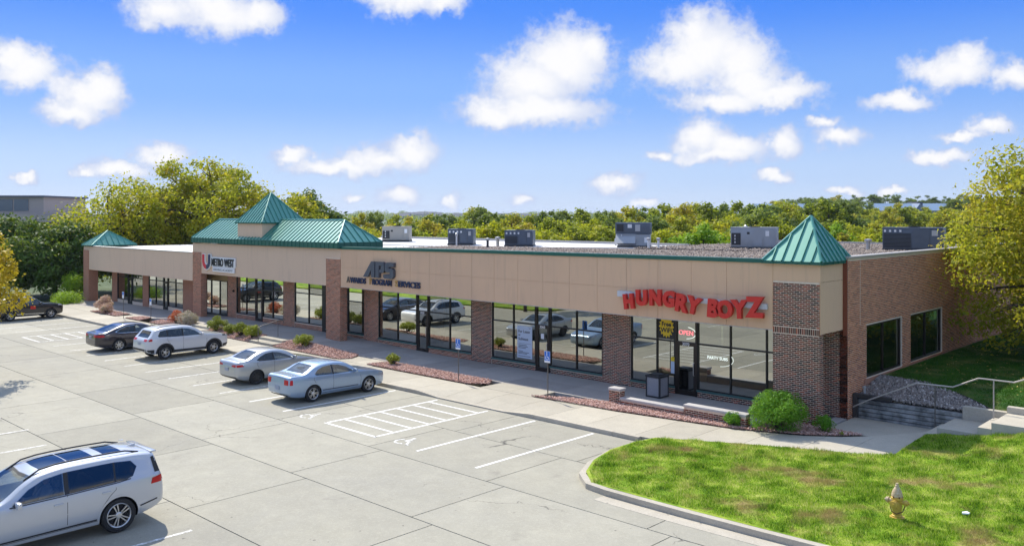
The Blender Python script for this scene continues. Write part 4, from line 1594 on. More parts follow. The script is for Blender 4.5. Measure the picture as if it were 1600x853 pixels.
# interiors: floors, back walls, dividing walls, a few posts
for (xa, xb) in ((-76.4, -60.2), (-60, -45), (-44.8, -32), (-31.3, -23.2), (-22.9, -13.4)):
    z = fl((xa + xb) / 2)
    MB().box(xa, xb, YG + .12, 45, z - .2, z - .01).build('shop_floor', M['interior'], bld)
    MB().box(xa, xb, 40.0, 40.15, z - .01, 3.2).build('back_wall', M['interior_light'], bld)
    MB().box(xa, xb, YG + .25, 39.95, 3.38 if xa > -60.1 else 2.82, 3.42 if xa > -60.1 else 2.86).build('ceiling', M['interior_light'], bld)
for xa in (-60.1, -44.9, -31.6, -23.0):
    MB().box(xa - .05, xa + .05, YG + .26, 39.9, -.2, 3.3).build('party_wall', M['interior_light'], bld)
for xa in (-37.15, -34.9):
    MB().box(xa - .09, xa + .09, YG + .35, YG + .55, -.1, 3.35).build('inside_post', M['wood_post'], bld)
# small fittings on the brick
MB().lathe([(.001, 0), (.07, 0), (.09, .05), (.09, .10), (.001, .10)], (-56.0, YG - .16, 2.1), 'y', 12).build('wall_speaker', M['black_frame'], bld)
pp = MB().lathe([(.05, 0), (.05, .22), (.075, .24), (.075, .30), (.001, .31)], (XW + .25, 32.4, .78), 'z', 12).build('vent_pipe', M['galv'])
tag(pp, 'short grey vent pipe in the grey rocks against the brick wall', 'pipe')

# low brick planter wall with stone caps
lw_ = empty('planter_wall', (-20.8, 27.6, 0))
tag(lw_, 'low stepped brick planter wall with pale stone caps in front of the restaurant', 'low wall')
def low_seg(x0, x1, z1, cap=.09, over=.04, d=.32):
    w = MB().box(x0, x1, 27.62, 27.62 + d, -.1, z1 - cap).build('wall_segment', M['mortar'], lw_)
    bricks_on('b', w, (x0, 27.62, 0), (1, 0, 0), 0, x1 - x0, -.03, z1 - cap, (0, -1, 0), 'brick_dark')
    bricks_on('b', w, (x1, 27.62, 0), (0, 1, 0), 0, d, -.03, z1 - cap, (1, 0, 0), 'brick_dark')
    MB().box(x0 - over * .5, x1 + over * .5, 27.62 - over, 27.62 + d + over, z1 - cap, z1).build('cap', M['cap_stone'], lw_, bevel=.012)


low_seg(-20.85, -20.32, .62, over=.05)
low_seg(-20.29, -17.46, .30)
low_seg(-17.42, -14.93, .46)
# ------------------------------------------------------------------ signs
sg = empty('letter_sign', (-18.5, YF - .1, 3.7))
tag(sg, 'bouncy red HUNGRY BOYZ channel letters on a grey raceway', 'sign')
MB().box(-21.75, -21.1, YF - .13, YF - .005, 4.02, 4.26).build('raceway', M['raceway'], sg)
MB().prism([(-21.1, YF - .12, 4.06), (-15.05, YF - .12, 3.96), (-15.05, YF - .12, 4.16), (-21.1, YF - .12, 4.24)], (0, .11, 0)).build('raceway', M['raceway'], sg)
# each letter: centre x, baseline z, height, roll
letters = [('H', -21.04, 3.61, .58, -8), ('U', -20.42, 3.79, .60, -3), ('N', -19.76, 3.83, .61, -2), ('G', -19.14, 3.82, .60, 2),
           ('R', -18.62, 3.68, .66, 8), ('Y', -18.08, 3.64, .63, 12), ('B', -17.20, 3.57, .66, 4), ('O', -16.68, 3.58, .64, 0), ('Y', -16.06, 3.62, .66, -3), ('Z', -15.44, 3.70, .74, -2)]
for ch, x, z, h, roll in letters:
    me = text_mesh(ch, h * 1.32, .075, .052)
    me.transform(Matrix.Translation((0, 0, 0)) @ Matrix.Rotation(R(roll), 4, 'Y') @ Matrix.Rotation(R(90), 4, 'X') @ Matrix.Diagonal((.94 if ch not in 'HN' else .9, 1.0, 1, 1)))
    me.materials.append(M['sign_red'])
    o = link('letter', me, None, sg, (x + 18.5, -.13, z - 3.7))

# awards shop lettering
sg = empty('letter_sign', (-37, YF - .1, 4))
tag(sg, 'slate grey block letters APS over dark AWARDS PROGRAM SERVICES lettering', 'sign')


def zpoly(name, pts, x0, z0, mat, depth=.16, parent=None, y=None):
    y = YF - depth - .02 if y is None else y
    return MB().prism([(x0 + u, y, z0 + w) for u, w in pts], (0, depth, 0)).build(name, M[mat], parent)


# A: slanted wedge, P, S (cut block letters)
bx, bz, s = -39.05, 4.00, .86
zpoly('letter', [(0, 0), (.72, .86), (1.02, .86), (1.02, 0), (.72, 0), (.72, .42), (.40, 0)], bx, bz, 'sign_slate', parent=sg)
zpoly('letter', [(1.10, 0), (1.10, .86), (1.75, .86), (1.86, .74), (1.86, .40), (1.74, .28), (1.44, .28), (1.44, .46), (1.58, .46), (1.58, .66), (1.40, .66), (1.40, 0)], bx, bz, 'sign_slate', parent=sg)
zpoly('letter', [(1.78, .06), (1.90, 0), (2.50, 0), (2.64, .14), (2.64, .44), (2.52, .56), (2.22, .56), (2.22, .64), (2.66, .64), (2.66, .86), (2.04, .86), (1.92, .74), (1.92, .42), (2.04, .34), (2.34, .34), (2.34, .22), (1.78, .22)], bx, bz - .01, 'sign_slate', parent=sg)
def fit_text(name, txt, x0, x1, z, h, mat, parent, depth=.02, bold=.004, y=None):
    """lettering stretched to run from x0 to x1, cap height h"""
    me = text_mesh(txt, 1.0, depth, 0.0, align='LEFT')
    co = np.zeros(len(me.vertices) * 3)
    me.vertices.foreach_get('co', co)
    co = co.reshape(-1, 3)
    lo, hi = co[:, :2].min(0), co[:, :2].max(0)
    me2 = text_mesh(txt, 1.0, depth, bold / max(h, .1), align='LEFT')
    me2.transform(Matrix.Rotation(R(90), 4, 'X') @ Matrix.Diagonal(((x1 - x0) / (hi[0] - lo[0]), h / (hi[1] - lo[1]), 1, 1)) @ Matrix.Translation((-lo[0], -lo[1], 0)))
    off = np.array(parent.location)
    return link(name, me2, M[mat], parent, tuple(np.array((x0, YF - .05 if y is None else y, z)) - off))


for first, rest, xa, xb, xc, fm in (('A', 'WARDS', -40.72, -40.40, -38.98, 'rail'), ('P', 'ROGRAM', -38.62, -38.36, -36.72, 'sign_gold'), ('S', 'ERVICES', -36.42, -36.12, -34.38, 'sign_gold')):
    fit_text('letter', first, xa, xb - .06, 3.60, .32, fm, sg, bold=.004)
    fit_text('lettering', rest, xb, xc, 3.60, .30, 'sign_navy', sg, .025, .007)

# middle tenant sign
sg = empty('wall_sign', (-55.5, YF - .1, 3.6))
tag(sg, 'red and navy U emblem with METRO WEST lettering and white caption plate', 'sign')


def ring_u(x0, z0, w, h, t, half):
    """one half of a U outline"""
    r = w / 2
    cx = x0 + r
    zc = z0 + r
    pts_o, pts_i = [], []
    rr = [180, 200, 220, 240, 255, 270] if half < 0 else [270, 285, 300, 320, 340, 360]
    for a in rr:
        pts_o.append((cx + r * math.cos(R(a)), zc + r * math.sin(R(a))))
        pts_i.append((cx + (r - t) * math.cos(R(a)), zc + (r - t) * math.sin(R(a))))
    if half < 0:
        return [(x0, z0 + h)] + pts_o + pts_i[::-1] + [(x0 + t, z0 + h)]
    return pts_o + [(x0 + w, z0 + h), (x0 + w - t, z0 + h)] + pts_i[::-1]


def upoly(name, pts, mat, y, d):
    MB().prism([(u, y, w) for u, w in pts], (0, d, 0)).build(name, M[mat], sg)


ux, uz = -57.62, 3.58
upoly('emblem_outline', ring_u(ux, uz, 1.28, 1.13, .44, -1), 'sign_white', YF - .10, .09)
upoly('emblem_outline', ring_u(ux, uz, 1.28, 1.13, .44, 1), 'sign_white', YF - .101, .09)
upoly('emblem_half', ring_u(ux + .07, uz + .07, 1.14, 1.02, .30, -1), 'sign_crimson', YF - .13, .028)
upoly('emblem_half', ring_u(ux + .07, uz + .07, 1.14, 1.02, .30, 1), 'sign_navy', YF - .131, .028)
MB().prism([(-56.25, YF - .10, 3.86), (-53.1, YF - .10, 3.86), (-53.05, YF - .10, 4.52), (-56.4, YF - .10, 4.52)], (0, .09, 0)).build('letter_backing', M['sign_white'], sg)
fit_text('lettering', 'METRO WEST', -56.2, -53.2, 3.93, .50, 'sign_black', sg, .02, .012, YF - .125)
MB().box(-56.1, -53.2, YF - .112, YF - .01, 3.52, 3.84).build('caption_plate', M['sign_white'], sg, bevel=.02)
fit_text('caption', 'DRIVING ACADEMY', -55.95, -53.35, 3.60, .16, 'sign_slate', sg, .003, .0, YF - .118)

# ------------------------------------------------------------------ things in the shop windows
po = empty('lease_poster', (-28.45, YG - .03, .5))
tag(po, 'tall white for-lease poster in the empty shop window', 'poster')
MB().box(-28.95, -27.98, YG - .012, YG - .004, .50, 2.05).build('sheet', M['poster_blue'], po)
for t, z, s in (('For Lease', 1.72, .19), ('or', 1.56, .15), ('Sublease', 1.36, .19)):
    face_text('heading', t, (-28.88, YG - .014, z), s, M['sign_black'], po, .001, bold=.003, align='LEFT')
for k, (z, w) in enumerate(((1.20, .86), (1.11, .55), (1.04, .62), (.97, .5), (.82, .3), (.76, .7), (.70, .58), (.58, .8))):
    MB().box(-28.88, -28.88 + w, YG - .0145, YG - .0125, z, z + (.012 if k == 0 else .028)).build('text_line', M['sign_slate'], po)
face_text('mark', 'NAI', (-28.12, YG - .014, 1.93), .08, M['sign_black'], po, .001)

wf = empty('wifi_poster', (-20.4, YG - .05, 2.7))
tag(wf, 'yellow sunburst Free WiFi poster on a dark panel above the restaurant door side', 'poster')
MB().box(-20.80, -20.0, YG - .012, YG - .004, 2.22, 3.22).build('backing', M['sign_black'], wf)
cx, cz = -20.4, 2.73
star = []
for k in range(32):
    a = 2 * math.pi * k / 32
    r_ = .40 if k % 2 == 0 else .31
    star.append((cx + r_ * math.cos(a) * .95, YG - .022, cz + r_ * 1.18 * math.sin(a)))
MB().prism(star, (0, .008, 0)).build('sunburst', M['sun_yellow'], wf)
face_text('lettering', 'Free', (cx, YG - .026, cz + .02), .26, M['sign_black'], wf, .001, bold=.008)
face_text('lettering', 'WiFi', (cx, YG - .026, cz - .24), .28, M['sign_black'], wf, .001, bold=.008)

on = empty('neon_sign', (-19.35, YG - .03, 2.55))
tag(on, 'pink neon OPEN sign with a white arc over the restaurant door', 'neon sign')
face_text('lettering', 'OPEN', (-19.45, YG - .02, 2.47), .27, M['neon_pink'], on, .004)
MB().tube([(-19.45 + .46 * math.cos(t), YG - .02, 2.56 + .24 * math.sin(t)) for t in np.linspace(-1.5, 1.35, 14)], .012, 6).build('arc', M['neon_white'], on)
ps = empty('neon_sign', (-17.9, YG - .03, 1.6))
tag(ps, 'white PARTY SUBS neon sign inside the wide restaurant window', 'neon sign')
face_text('lettering', 'PARTY SUBS', (-18.0, YG - .02, 1.62), .17, M['neon_white'], ps, .003)
MB().tube([(-17.95 + .66 * math.cos(t), YG - .02, 1.66 + .30 * math.sin(t)) for t in np.linspace(-1.45, .5, 12)], .008, 6).build('arc', M['neon_white'], ps)
nt_ = empty('notice', (-20.05, YG - .03, 1.0))
tag(nt_, 'small white and yellow notice taped beside the restaurant door', 'notice')
MB().box(-20.16, -19.99, YG - .05, YG - .043, .82, 1.32).build('sheet', M['poster_blue'], nt_)
MB().box(-20.16, -19.99, YG - .05, YG - .043, 1.325, 1.50).build('yellow_card', M['sun_yellow'], nt_)
nn = MB().box(-27.38, -27.18, YG - .058, YG - .052, 1.55, 1.8).build('notice', M['paper'])
tag(nn, 'small white paper notice on the empty shop door', 'notice')

# ------------------------------------------------------------------ bin, sign posts, hydrant
bn = empty('litter_bin', (-20.15, 29.95, 0))
tag(bn, 'square pebble-panelled litter bin with black frame by the restaurant door', 'litter bin')
bx0, bx1, by0, by1 = -20.5, -19.82, 29.62, 30.28
MB().box(bx0, bx1, by0, by1, .0, .06).build('base', M['bin_black'], bn)
for (xa, ya) in ((bx0, by0), (bx1 - .06, by0), (bx0, by1 - .06), (bx1 - .06, by1 - .06)):
    MB().box(xa, xa + .06, ya, ya + .06, .06, .82).build('post', M['bin_black'], bn)
MB().box(bx0 + .06, bx1 - .06, by0 + .012, by0 + .04, .07, .80).build('panel', M['bin_panel'], bn)
MB().box(bx1 - .04, bx1 - .012, by0 + .06, by1 - .06, .07, .80).build('panel', M['bin_panel'], bn)
MB().box(bx0 + .012, bx0 + .04, by0 + .06, by1 - .06, .07, .80).build('panel', M['bin_panel'], bn)
lid = MB().box(bx0 - .015, bx1 + .015, by0 - .015, by1 + .015, .82, .89)
lid.box(bx0 + .1, bx1 - .1, by0 + .1, by1 - .1, .89, .93)
lid.build('lid', M['bin_black'], bn)


def ada_sign(x, y, z0, label, h=1.9, blank=False, group=None):
    e = empty('parking_sign', (x, y, z0))
    tag(e, label, 'sign', group)
    MB().tube([(x, y, z0 - .05), (x, y, z0 + h - .03)], .022, 8).build('post', M['rail'], e)
    a = .15
    c, s_ = math.cos(R(28)), math.sin(R(28))

    def W(u, w, d=0.0):       # sign turned to face the lot
        return (x + u * c + d * s_ * 1.0, y - .035 + u * s_ - d * c, z0 + w)
    c, s_ = 1.0, 0.0
    MB().prism([W(-a, h - .46), W(a, h - .46), W(a, h), W(-a, h)], (0, .008, 0)).build('plate', M['ada_blue'] if not blank else M['poster_blue'], e)
    if not blank:
        b = MB()
        arc = [R(t) for t in range(-215, -20, 22)]
        for a0, a1 in zip(arc[:-1], arc[1:]):
            b.poly([W(r_ * math.cos(t) - .01, h - .26 + r_ * math.sin(t), .003) for r_, t in ((.07, a0), (.095, a0), (.095, a1), (.07, a1))])
        b.poly([W(-.035, h - .20, .003), W(-.005, h - .20, .003), W(-.005, h - .07, .003), W(-.035, h - .07, .003)])
        b.poly([W(-.02, h - .25, .003), W(.07, h - .25, .003), W(.07, h - .22, .003), W(-.02, h - .22, .003)])
        b.poly([W(.05, h - .24, .003), W(.08, h - .24, .003), W(.115, h - .34, .003), W(.085, h - .34, .003)])
        b.poly([W(-.02 + .022 * math.cos(t), h - .045 + .022 * math.sin(t), .003) for t in np.linspace(0, 6.28, 9)[:-1]])
        b.build('wheelchair_symbol', M['sign_white'], e)
        MB().prism([W(-a, h - .46, .004), W(a, h - .46, .004), W(a, h - .385, .004), W(-a, h - .385, .004)], (0, .003, 0)).build('caption_strip', M['sign_white'], e)
        for (za, zb, ua, ub) in ((h - .008, h, -a, a), (h - .385, h - .008, -a, -a + .008), (h - .385, h - .008, a - .008, a)):
            MB().prism([W(ua, za, .004), W(ub, za, .004), W(ub, zb, .004), W(ua, zb, .004)], (0, .003, 0)).build('border', M['sign_white'], e)
    else:
        MB().prism([W(-a + .03, h - .2, .002), W(a - .03, h - .2, .002), W(a - .03, h - .05, .002), W(-a + .03, h - .05, .002)], (0, .002, 0)).build('symbol_panel', M['ada_blue'], e)
        MB().prism([W(-a + .03, h - .42, .002), W(a - .03, h - .42, .002), W(a - .03, h - .25, .002), W(-a + .03, h - .25, .002)], (0, .002, 0)).build('caption_panel', M['sign_white'], e)
    return e


ada_sign(-23.12, 26.55, 0, 'blue wheelchair parking sign on a post in front of the empty shop door', 1.92)
ada_sign(-28.38, 26.55, 0, 'blue wheelchair parking sign on a post in the rock bed by the awards shop', 1.9)
ada_sign(-63.2, 26.3, 0, 'pale parking sign on a post beside the pink flowering shrub', 1.9, True)
ada_sign(-58.75, 26.3, 0, 'pale blue parking sign on a post beside the red shrub', 1.72, True)

hx, hy = -7.72, 21.7
hz = float(h_front(hx, hy))
hd = empty('fire_hydrant', (hx, hy, hz))
tag(hd, 'weathered yellow fire hydrant standing in the front lawn', 'fire hydrant')
MB().lathe([(.001, 0), (.17, 0), (.17, .035), (.125, .04), (.125, .07), (.105, .08), (.112, .36), (.105, .42), (.14, .45), (.14, .50), (.115, .515)], (hx, hy, hz), 'z', 20).build('barrel', M['hydrant'], hd, smooth=True)
MB().lathe([(.118, .512), (.13, .53), (.125, .58), (.10, .66), (.06, .73), (.045, .75), (.045, .79), (.03, .80), (.03, .835), (.001, .84)], (hx, hy, hz), 'z', 20).build('bonnet', M['hydrant_cap'], hd, smooth=True)
prof = [(.001, .0), (.05, .0), (.05, .10), (.075, .10), (.075, .125), (.062, .13), (.062, .165), (.025, .17), (.025, .20), (.001, .20)]
MB().lathe([(r_, .09 + h_) for r_, h_ in prof], (hx, hy, hz + .40), 'x', 14).build('nozzle_cap', M['hydrant'], hd, smooth=True)
MB().lathe([(r_, -.09 - h_) for r_, h_ in prof], (hx, hy, hz + .40), 'x', 14).build('nozzle_cap', M['hydrant_cap'], hd, smooth=True)
MB().lathe([(r_ * 1.35, -.085 - h_) for r_, h_ in prof], (hx, hy, hz + .37), 'y', 16).build('pumper_cap', M['hydrant'], hd, smooth=True)
MB().tube([(hx + .2, hy, hz + .36), (hx + .16, hy - .08, hz + .2), (hx + .03, hy - .13, hz + .13), (hx - .08, hy - .13, hz + .17), (hx - .12, hy - .12, hz + .3)], .012, 6).build('chain', M['rust'], hd)
for k in range(6):
    a = k * math.pi / 3 + .2
    MB().lathe([(.016, .5), (.016, .54), (.001, .545)], (hx + .127 * math.cos(a), hy + .127 * math.sin(a), hz), 'z', 6).build('bolt', M['rust'], hd)
lt = MB().prism([(-6.66, 23.06, 0), (-6.52, 23.10, .01), (-6.51, 23.16, .02), (-6.6, 23.2, .03), (-6.68, 23.13, .01)], (0, 0, .03)).build('litter_scrap', M['paper'])
lt.location.z = float(h_front(-6.6, 23.1)) + .03
tag(lt, 'crumpled white paper scrap lying on the front lawn', 'litter')

# ------------------------------------------------------------------ rooftop equipment
def rooftop_unit(x, y, z, w, d, h, mat, label, style, rz=0.0):
    e = empty('rooftop_unit', (x, y, z), 0)
    tag(e, label, 'air conditioner')

    def B(x0, x1, y0, y1, z0, z1, nm, m, bev=0):
        o = MB().box(x0, x1, y0, y1, z0, z1).build(nm, M[m], e, local=True, bevel=bev)
        return o
    B(-w / 2 - .03, w / 2 + .03, -d / 2 - .03, d / 2 + .03, -.02, .13, 'curb', 'unit_dark')
    B(-w / 2, w / 2, -d / 2, d / 2, .131, h, 'casing', mat, .02)
    B(-w / 2 - .02, w / 2 + .02, -d / 2 - .02, d / 2 + .02, h + .001, h + .04, 'top_cover', mat)
    f = -d / 2
    if style == 'grey':
        B(-w / 2 + .05, -w / 2 + .55, f - .03, f - .002, .25, h - .28, 'opening', 'unit_dark')
        for k in range(3):
            B(-w / 2 + .22, -w / 2 + .27, f - .04, f - .031, .35 + .18 * k, .45 + .18 * k, 'tag', 'sign_white')
        B(.0, .5, f - .02, f - .002, .2, h - .08, 'access_panel', mat)
        B(.62, w / 2 - .04, f - .018, f - .002, .2, h - .1, 'access_panel', mat)
        B(.66, .86, f - .03, f - .019, h - .45, h - .15, 'label_plate', 'sign_white')
        B(-.35, -.2, f - .014, f - .002, h - .35, h - .22, 'badge', 'unit_dark')
    else:
        nl = int((h - .45) / .07)
        for k in range(nl):
            B(-w / 2 + .06, -.06, f - .022, f - .002, .22 + .07 * k, .26 + .07 * k, 'louvre', 'unit_dark')
        B(.0, w * .28, f - .02, f - .002, .2, h - .08, 'access_panel', mat)
        B(w * .3, w / 2 - .03, f - .018, f - .002, .2, h - .08, 'access_panel', mat)
        for k in range(4):
            B(-w / 2 + .08 + .25 * k, -w / 2 + .18 + .25 * k, f - .028, f - .002, h - .20, h - .08, 'label_plate', 'sign_white')
        B(w * .32, w * .42, f - .03, f - .019, h - .38, h - .1, 'label_plate', 'galv')
        s2 = w / 2
        B(s2 + .002, s2 + .02, -d / 2 + .1, d / 2 - .1, .2, h - .1, 'side_panel', mat)
    # condenser fan on top
    MB().lathe([(.001, h + .041), (.30, h + .041), (.30, h + .09), (.26, h + .09), (.26, h + .06), (.001, h + .06)], (0, 0, 0), 'z', 16).build('fan_guard', M['unit_dark'], e, local=True)
    e.rotation_euler.z = rz
    return e


rz0 = 0.0
rooftop_unit(-16.3, 48.3, 5.48, 2.9, 1.6, 1.22, 'unit_blue', 'dark blue-grey rooftop unit near the brick side parapet', 'blue', R(12))
rooftop_unit(-24.2, 45.8, 5.46, 2.5, 1.5, 1.2, 'unit_grey', 'light grey rooftop unit with a dark end opening beside the corner pyramid', 'grey', R(22))
u4 = rooftop_unit(-31.0, 43.6, 5.42, 1.9, 1.4, .78, 'unit_grey', 'two-tier rooftop unit with a slanted intake hood', 'grey', R(30))
MB().box(-1.1, 1.0, -.55, .75, .84, 1.52).build('upper_casing', M['unit_blue'], u4, local=True, bevel=.02)
MB().prism([(-1.05, -.58, .84), (-1.05, -1.15, .30), (-1.05, -.72, .22), (-1.05, -.58, .45)], (1.2, 0, 0)).build('intake_hood', M['unit_grey'], u4, local=True)
MB().box(-1.0, -.6, -.58, -.552, 1.0, 1.42).build('louvre', M['unit_dark'], u4, local=True)
MB().box(-.35, -.1, -.575, -.552, 1.2, 1.42).build('label_plate', M['sign_white'], u4, local=True)
MB().box(.1, .4, -.575, -.552, 1.0, 1.4).build('label_plate', M['galv'], u4, local=True)
rooftop_unit(-37.5, 40.4, 5.40, 1.75, 1.5, 1.0, 'unit_blue', 'boxy dark rooftop unit behind the short black roof vent', 'blue', R(35))
rooftop_unit(-42.0, 39.6, 5.42, 1.65, 1.4, 1.02, 'unit_blue', 'boxy dark rooftop unit alone on the white roof', 'blue', R(38))
u1 = rooftop_unit(-50.7, 41.2, 5.42, 2.0, 1.2, 1.1, 'unit_tan', 'beige rooftop unit next to the long hipped green roof', 'grey', R(40))
wb = empty('roof_cabinet', (-66.6, 35.5, 4.6))
tag(wb, 'white louvred cabinet on the low white roof', 'roof cabinet')
MB().box(-67.1, -66.2, 35.2, 36.1, 4.6, 5.9).build('casing', M['white_paint'], wb)
for k in range(9):
    MB().box(-67.0, -66.6, 35.17, 35.198, 4.75 + .11 * k, 4.79 + .11 * k).build('louvre', M['unit_grey'], wb)
vs_ = empty('vent_stack', (-65.0, 36, 4.6))
tag(vs_, 'twin blue-grey vent stacks beside the white roof cabinet', 'vent')
for dx in (0, .45):
    MB().lathe([(.10, 0), (.10, 1.0), (.22, 1.02), (.22, 1.35), (.001, 1.38)], (-65.2 + dx, 36, 4.6), 'z', 12).build('stack', M['raceway'], vs_)


def roof_vent(px, py, z, h, r, label, mat='galv', cap=True, grp=None):
    e = empty('roof_vent', (px, py, z))
    tag(e, label, 'vent', grp)
    MB().lathe([(r, 0), (r, h)], (0, 0, 0), 'z', 12).build('pipe', M[mat], e, local=True)
    if cap:
        MB().lathe([(r * 1.25, h * .80), (r * 1.7, h * .84), (r * 1.7, h), (.001, h * 1.06)], (0, 0, 0), 'z', 12).build('cap', M['galv'], e, local=True)


roof_vent(-37.0, 37.0, 5.38, .62, .075, 'short black roof vent with a pale cap on the gravel', 'unit_dark')
roof_vent(-38.6, 39.5, 5.4, .6, .10, 'squat beige vent between two dark rooftop units', 'unit_tan')
roof_vent(-40.7, 37.9, 5.42, .8, .05, 'thin white pipe standing beside a dark rooftop unit', 'white_paint')
roof_vent(-29.0, 42.2, 5.44, .62, .07, 'paired white roof pipe beside the slanted intake hood', 'white_paint', True, 'paired roof pipes')
roof_vent(-28.6, 42.6, 5.44, .62, .07, 'paired white roof pipe beside the slanted intake hood', 'white_paint', True, 'paired roof pipes')
roof_vent(-26.6, 48.5, 5.46, .5, .08, 'low white roof vent far back on the gravel', 'white_paint')
roof_vent(-25.2, 46.6, 5.46, 1.3, .055, 'slim two-tone flue with a black top on the gravel roof', 'white_paint')
roof_vent(-18.3, 47.2, 5.47, .62, .11, 'grey mushroom vent between the pyramid and the dark blue unit', 'galv')
roof_vent(-33.6, 45.2, 5.44, .45, .07, 'short plain roof pipe left of the slanted intake hood', 'galv', False)
# ------------------------------------------------------------------ shrubs and trees


def leaf_cloud(centres, radii, n, size, squash=.8, flat=0.5, shell=.35, aspect=.55):
    """n leaf quads around clump centres; returns verts (n*4,3)"""
    c = np.asarray(centres, float)
    r = np.asarray(radii, float)
    w = r ** 2
    k = rng.choice(len(c), n, p=w / w.sum())
    d = rng.normal(size=(n, 3))
    d /= np.linalg.norm(d, axis=1)[:, None]
    t = rng.uniform(shell, 1.0, n) ** .6
    p = c[k] + d * (r[k] * t)[:, None] * np.array([1, 1, squash])
    nrm = d + rng.normal(size=(n, 3)) * .8
    nrm[:, 2] += flat
    nrm /= np.linalg.norm(nrm, axis=1)[:, None]
    a = np.cross(nrm, rng.normal(size=(n, 3)))
    a /= np.linalg.norm(a, axis=1)[:, None] + 1e-9
    b = np.cross(nrm, a)
    s = (size * rng.uniform(.6, 1.35, n))[:, None]
    v = np.stack([p - a * s * .5, p + b * s * aspect * .5 - nrm * s * .1, p + a * s * .5, p - b * s * aspect * .5 - nrm * s * .1], 1)
    return v.reshape(-1, 3)


def branch_path(p, q, bend=.12, n=4):
    p, q = np.array(p, float), np.array(q, float)
    L_ = np.linalg.norm(q - p)
    o = rng.normal(size=3) * L_ * bend
    o[2] = abs(o[2]) * .6
    return [tuple(p + (q - p) * t + o * math.sin(math.pi * t)) for t in np.linspace(0, 1, n)]


def tree_parts(height, rx, rz, zc, nclump, nleaf, leaf, trunk_r, clump=(.16, .3), lean=(0, 0), shape=1.0, tilt=0.0, limb_share=.6, ry=None, bare=0.0):
    """returns (trunk MB, leaf verts). crown ellipsoid centre zc, radii rx, ry, rz. local coordinates"""
    ry = ry or rx
    mb = MB()
    top = np.array([lean[0], lean[1], zc + rz * .35])
    fork = np.array([lean[0] * .3, lean[1] * .3, max(.25 * height, zc - rz * .95)])
    mb.tube([(0, 0, -.3), (0, 0, .15), tuple(fork * .55), tuple(fork)], [trunk_r * 1.5, trunk_r * 1.1, trunk_r * .95, trunk_r * .85], 9)
    mb.tube(branch_path(fork, top, .06, 5), [trunk_r * .8, trunk_r * .6, trunk_r * .45, trunk_r * .3, trunk_r * .12], 7)
    cs, rs = [], []
    tries = 0
    while len(cs) < nclump and tries < nclump * 30:
        tries += 1
        d = rng.normal(size=3)
        d /= np.linalg.norm(d)
        t = rng.uniform(.25, 1) ** .5
        p = d * t
        if p[2] < -.75:
            continue
        wz = (1 - .25 * shape * max(0, p[2]))
        pos = np.array([lean[0] + p[0] * rx * wz, lean[1] + p[1] * ry * wz, zc + p[2] * rz])
        r = rng.uniform(*clump) * min(rx, rz * 1.4)
        if cs and min(np.linalg.norm(np.array(cs) - pos, axis=1)) < r * .62:
            continue
        cs.append(pos)
        rs.append(r)
    for pos, r in zip(cs, rs):
        if rng.uniform() < limb_share:
            f = rng.uniform(0, .8)
            base = fork + (top - fork) * f * np.clip((pos[2] - fork[2]) / (top[2] - fork[2] + 1e-6), 0.05, 1)
            pth = branch_path(base, pos, .1, 5)
            r0 = trunk_r * rng.uniform(.22, .42)
            mb.tube(pth, [r0, r0 * .8, r0 * .6, r0 * .4, r0 * .15], 5)
            for _ in range(2):
                q = pos + np.clip(rng.normal(size=3), -1, 1) * r * .6
                mb.tube(branch_path(pth[3], q, .1, 3), [r0 * .35, r0 * .22, r0 * .08], 4)
    lv_ = np.concatenate([leaf_cloud(cs, rs, int(nleaf * .84), leaf), leaf_cloud(cs, np.array(rs) * 1.6, int(nleaf * .16), leaf * .9, shell=.5)])
    return mb, lv_, (cs, rs)


def make_tree(name, label, loc, mat, group=None, cat='tree', rz_=0.0, bark='bark', **kw):
    e = empty(name, loc, rz_)
    tag(e, label, cat, group)
    mb, lv_, _ = tree_parts(**kw)
    mb.build('trunk', M[bark], e, smooth=True, local=True)
    fast_mesh('crown', lv_, np.arange(len(lv_)), 4, M[mat], e)
    return e


M['leaf_autumn'] = leaf_material('leaf_autumn', [(0.20, 0.25, 0.016), (0.34, 0.38, 0.02), (0.42, 0.42, 0.024), (0.56, 0.47, 0.03), (0.50, 0.30, 0.03)], .55)
M['leaf_gold'] = leaf_material('leaf_gold', [(0.40, 0.30, 0.02), (0.55, 0.40, 0.02), (0.62, 0.46, 0.03), (0.48, 0.30, 0.02)], .35)
M['leaf_right'] = leaf_material('leaf_right', [(0.20, 0.24, 0.02), (0.34, 0.37, 0.03), (0.48, 0.46, 0.035), (0.60, 0.50, 0.04), (0.48, 0.32, 0.04)], .58)
M['leaf_dark'] = leaf_material('leaf_dark', [(0.03, 0.075, 0.014), (0.055, 0.12, 0.018), (0.09, 0.17, 0.022), (0.13, 0.21, 0.03)], .36)
M['leaf_lime'] = leaf_material('leaf_lime', [(0.16, 0.33, 0.018), (0.27, 0.46, 0.022), (0.38, 0.54, 0.03)], .45)
M['leaf_back'] = leaf_material('leaf_back', [(0.18, 0.23, 0.02), (0.27, 0.33, 0.03), (0.39, 0.43, 0.035), (0.50, 0.48, 0.035), (0.52, 0.40, 0.05)], .6, objvar=1.0)
M['leaf_back_yellow'] = leaf_material('leaf_back_yellow', [(0.32, 0.36, 0.018), (0.46, 0.49, 0.02), (0.54, 0.51, 0.025), (0.58, 0.49, 0.03)], .55, objvar=.6)
M['leaf_back_green'] = leaf_material('leaf_back_green', [(0.10, 0.15, 0.03), (0.15, 0.22, 0.045), (0.20, 0.28, 0.06), (0.26, 0.32, 0.075)], .5, objvar=.7)
M['leaf_rust'] = leaf_material('leaf_rust', [(0.12, 0.05, 0.03), (0.20, 0.08, 0.045), (0.25, 0.13, 0.07)], .25)
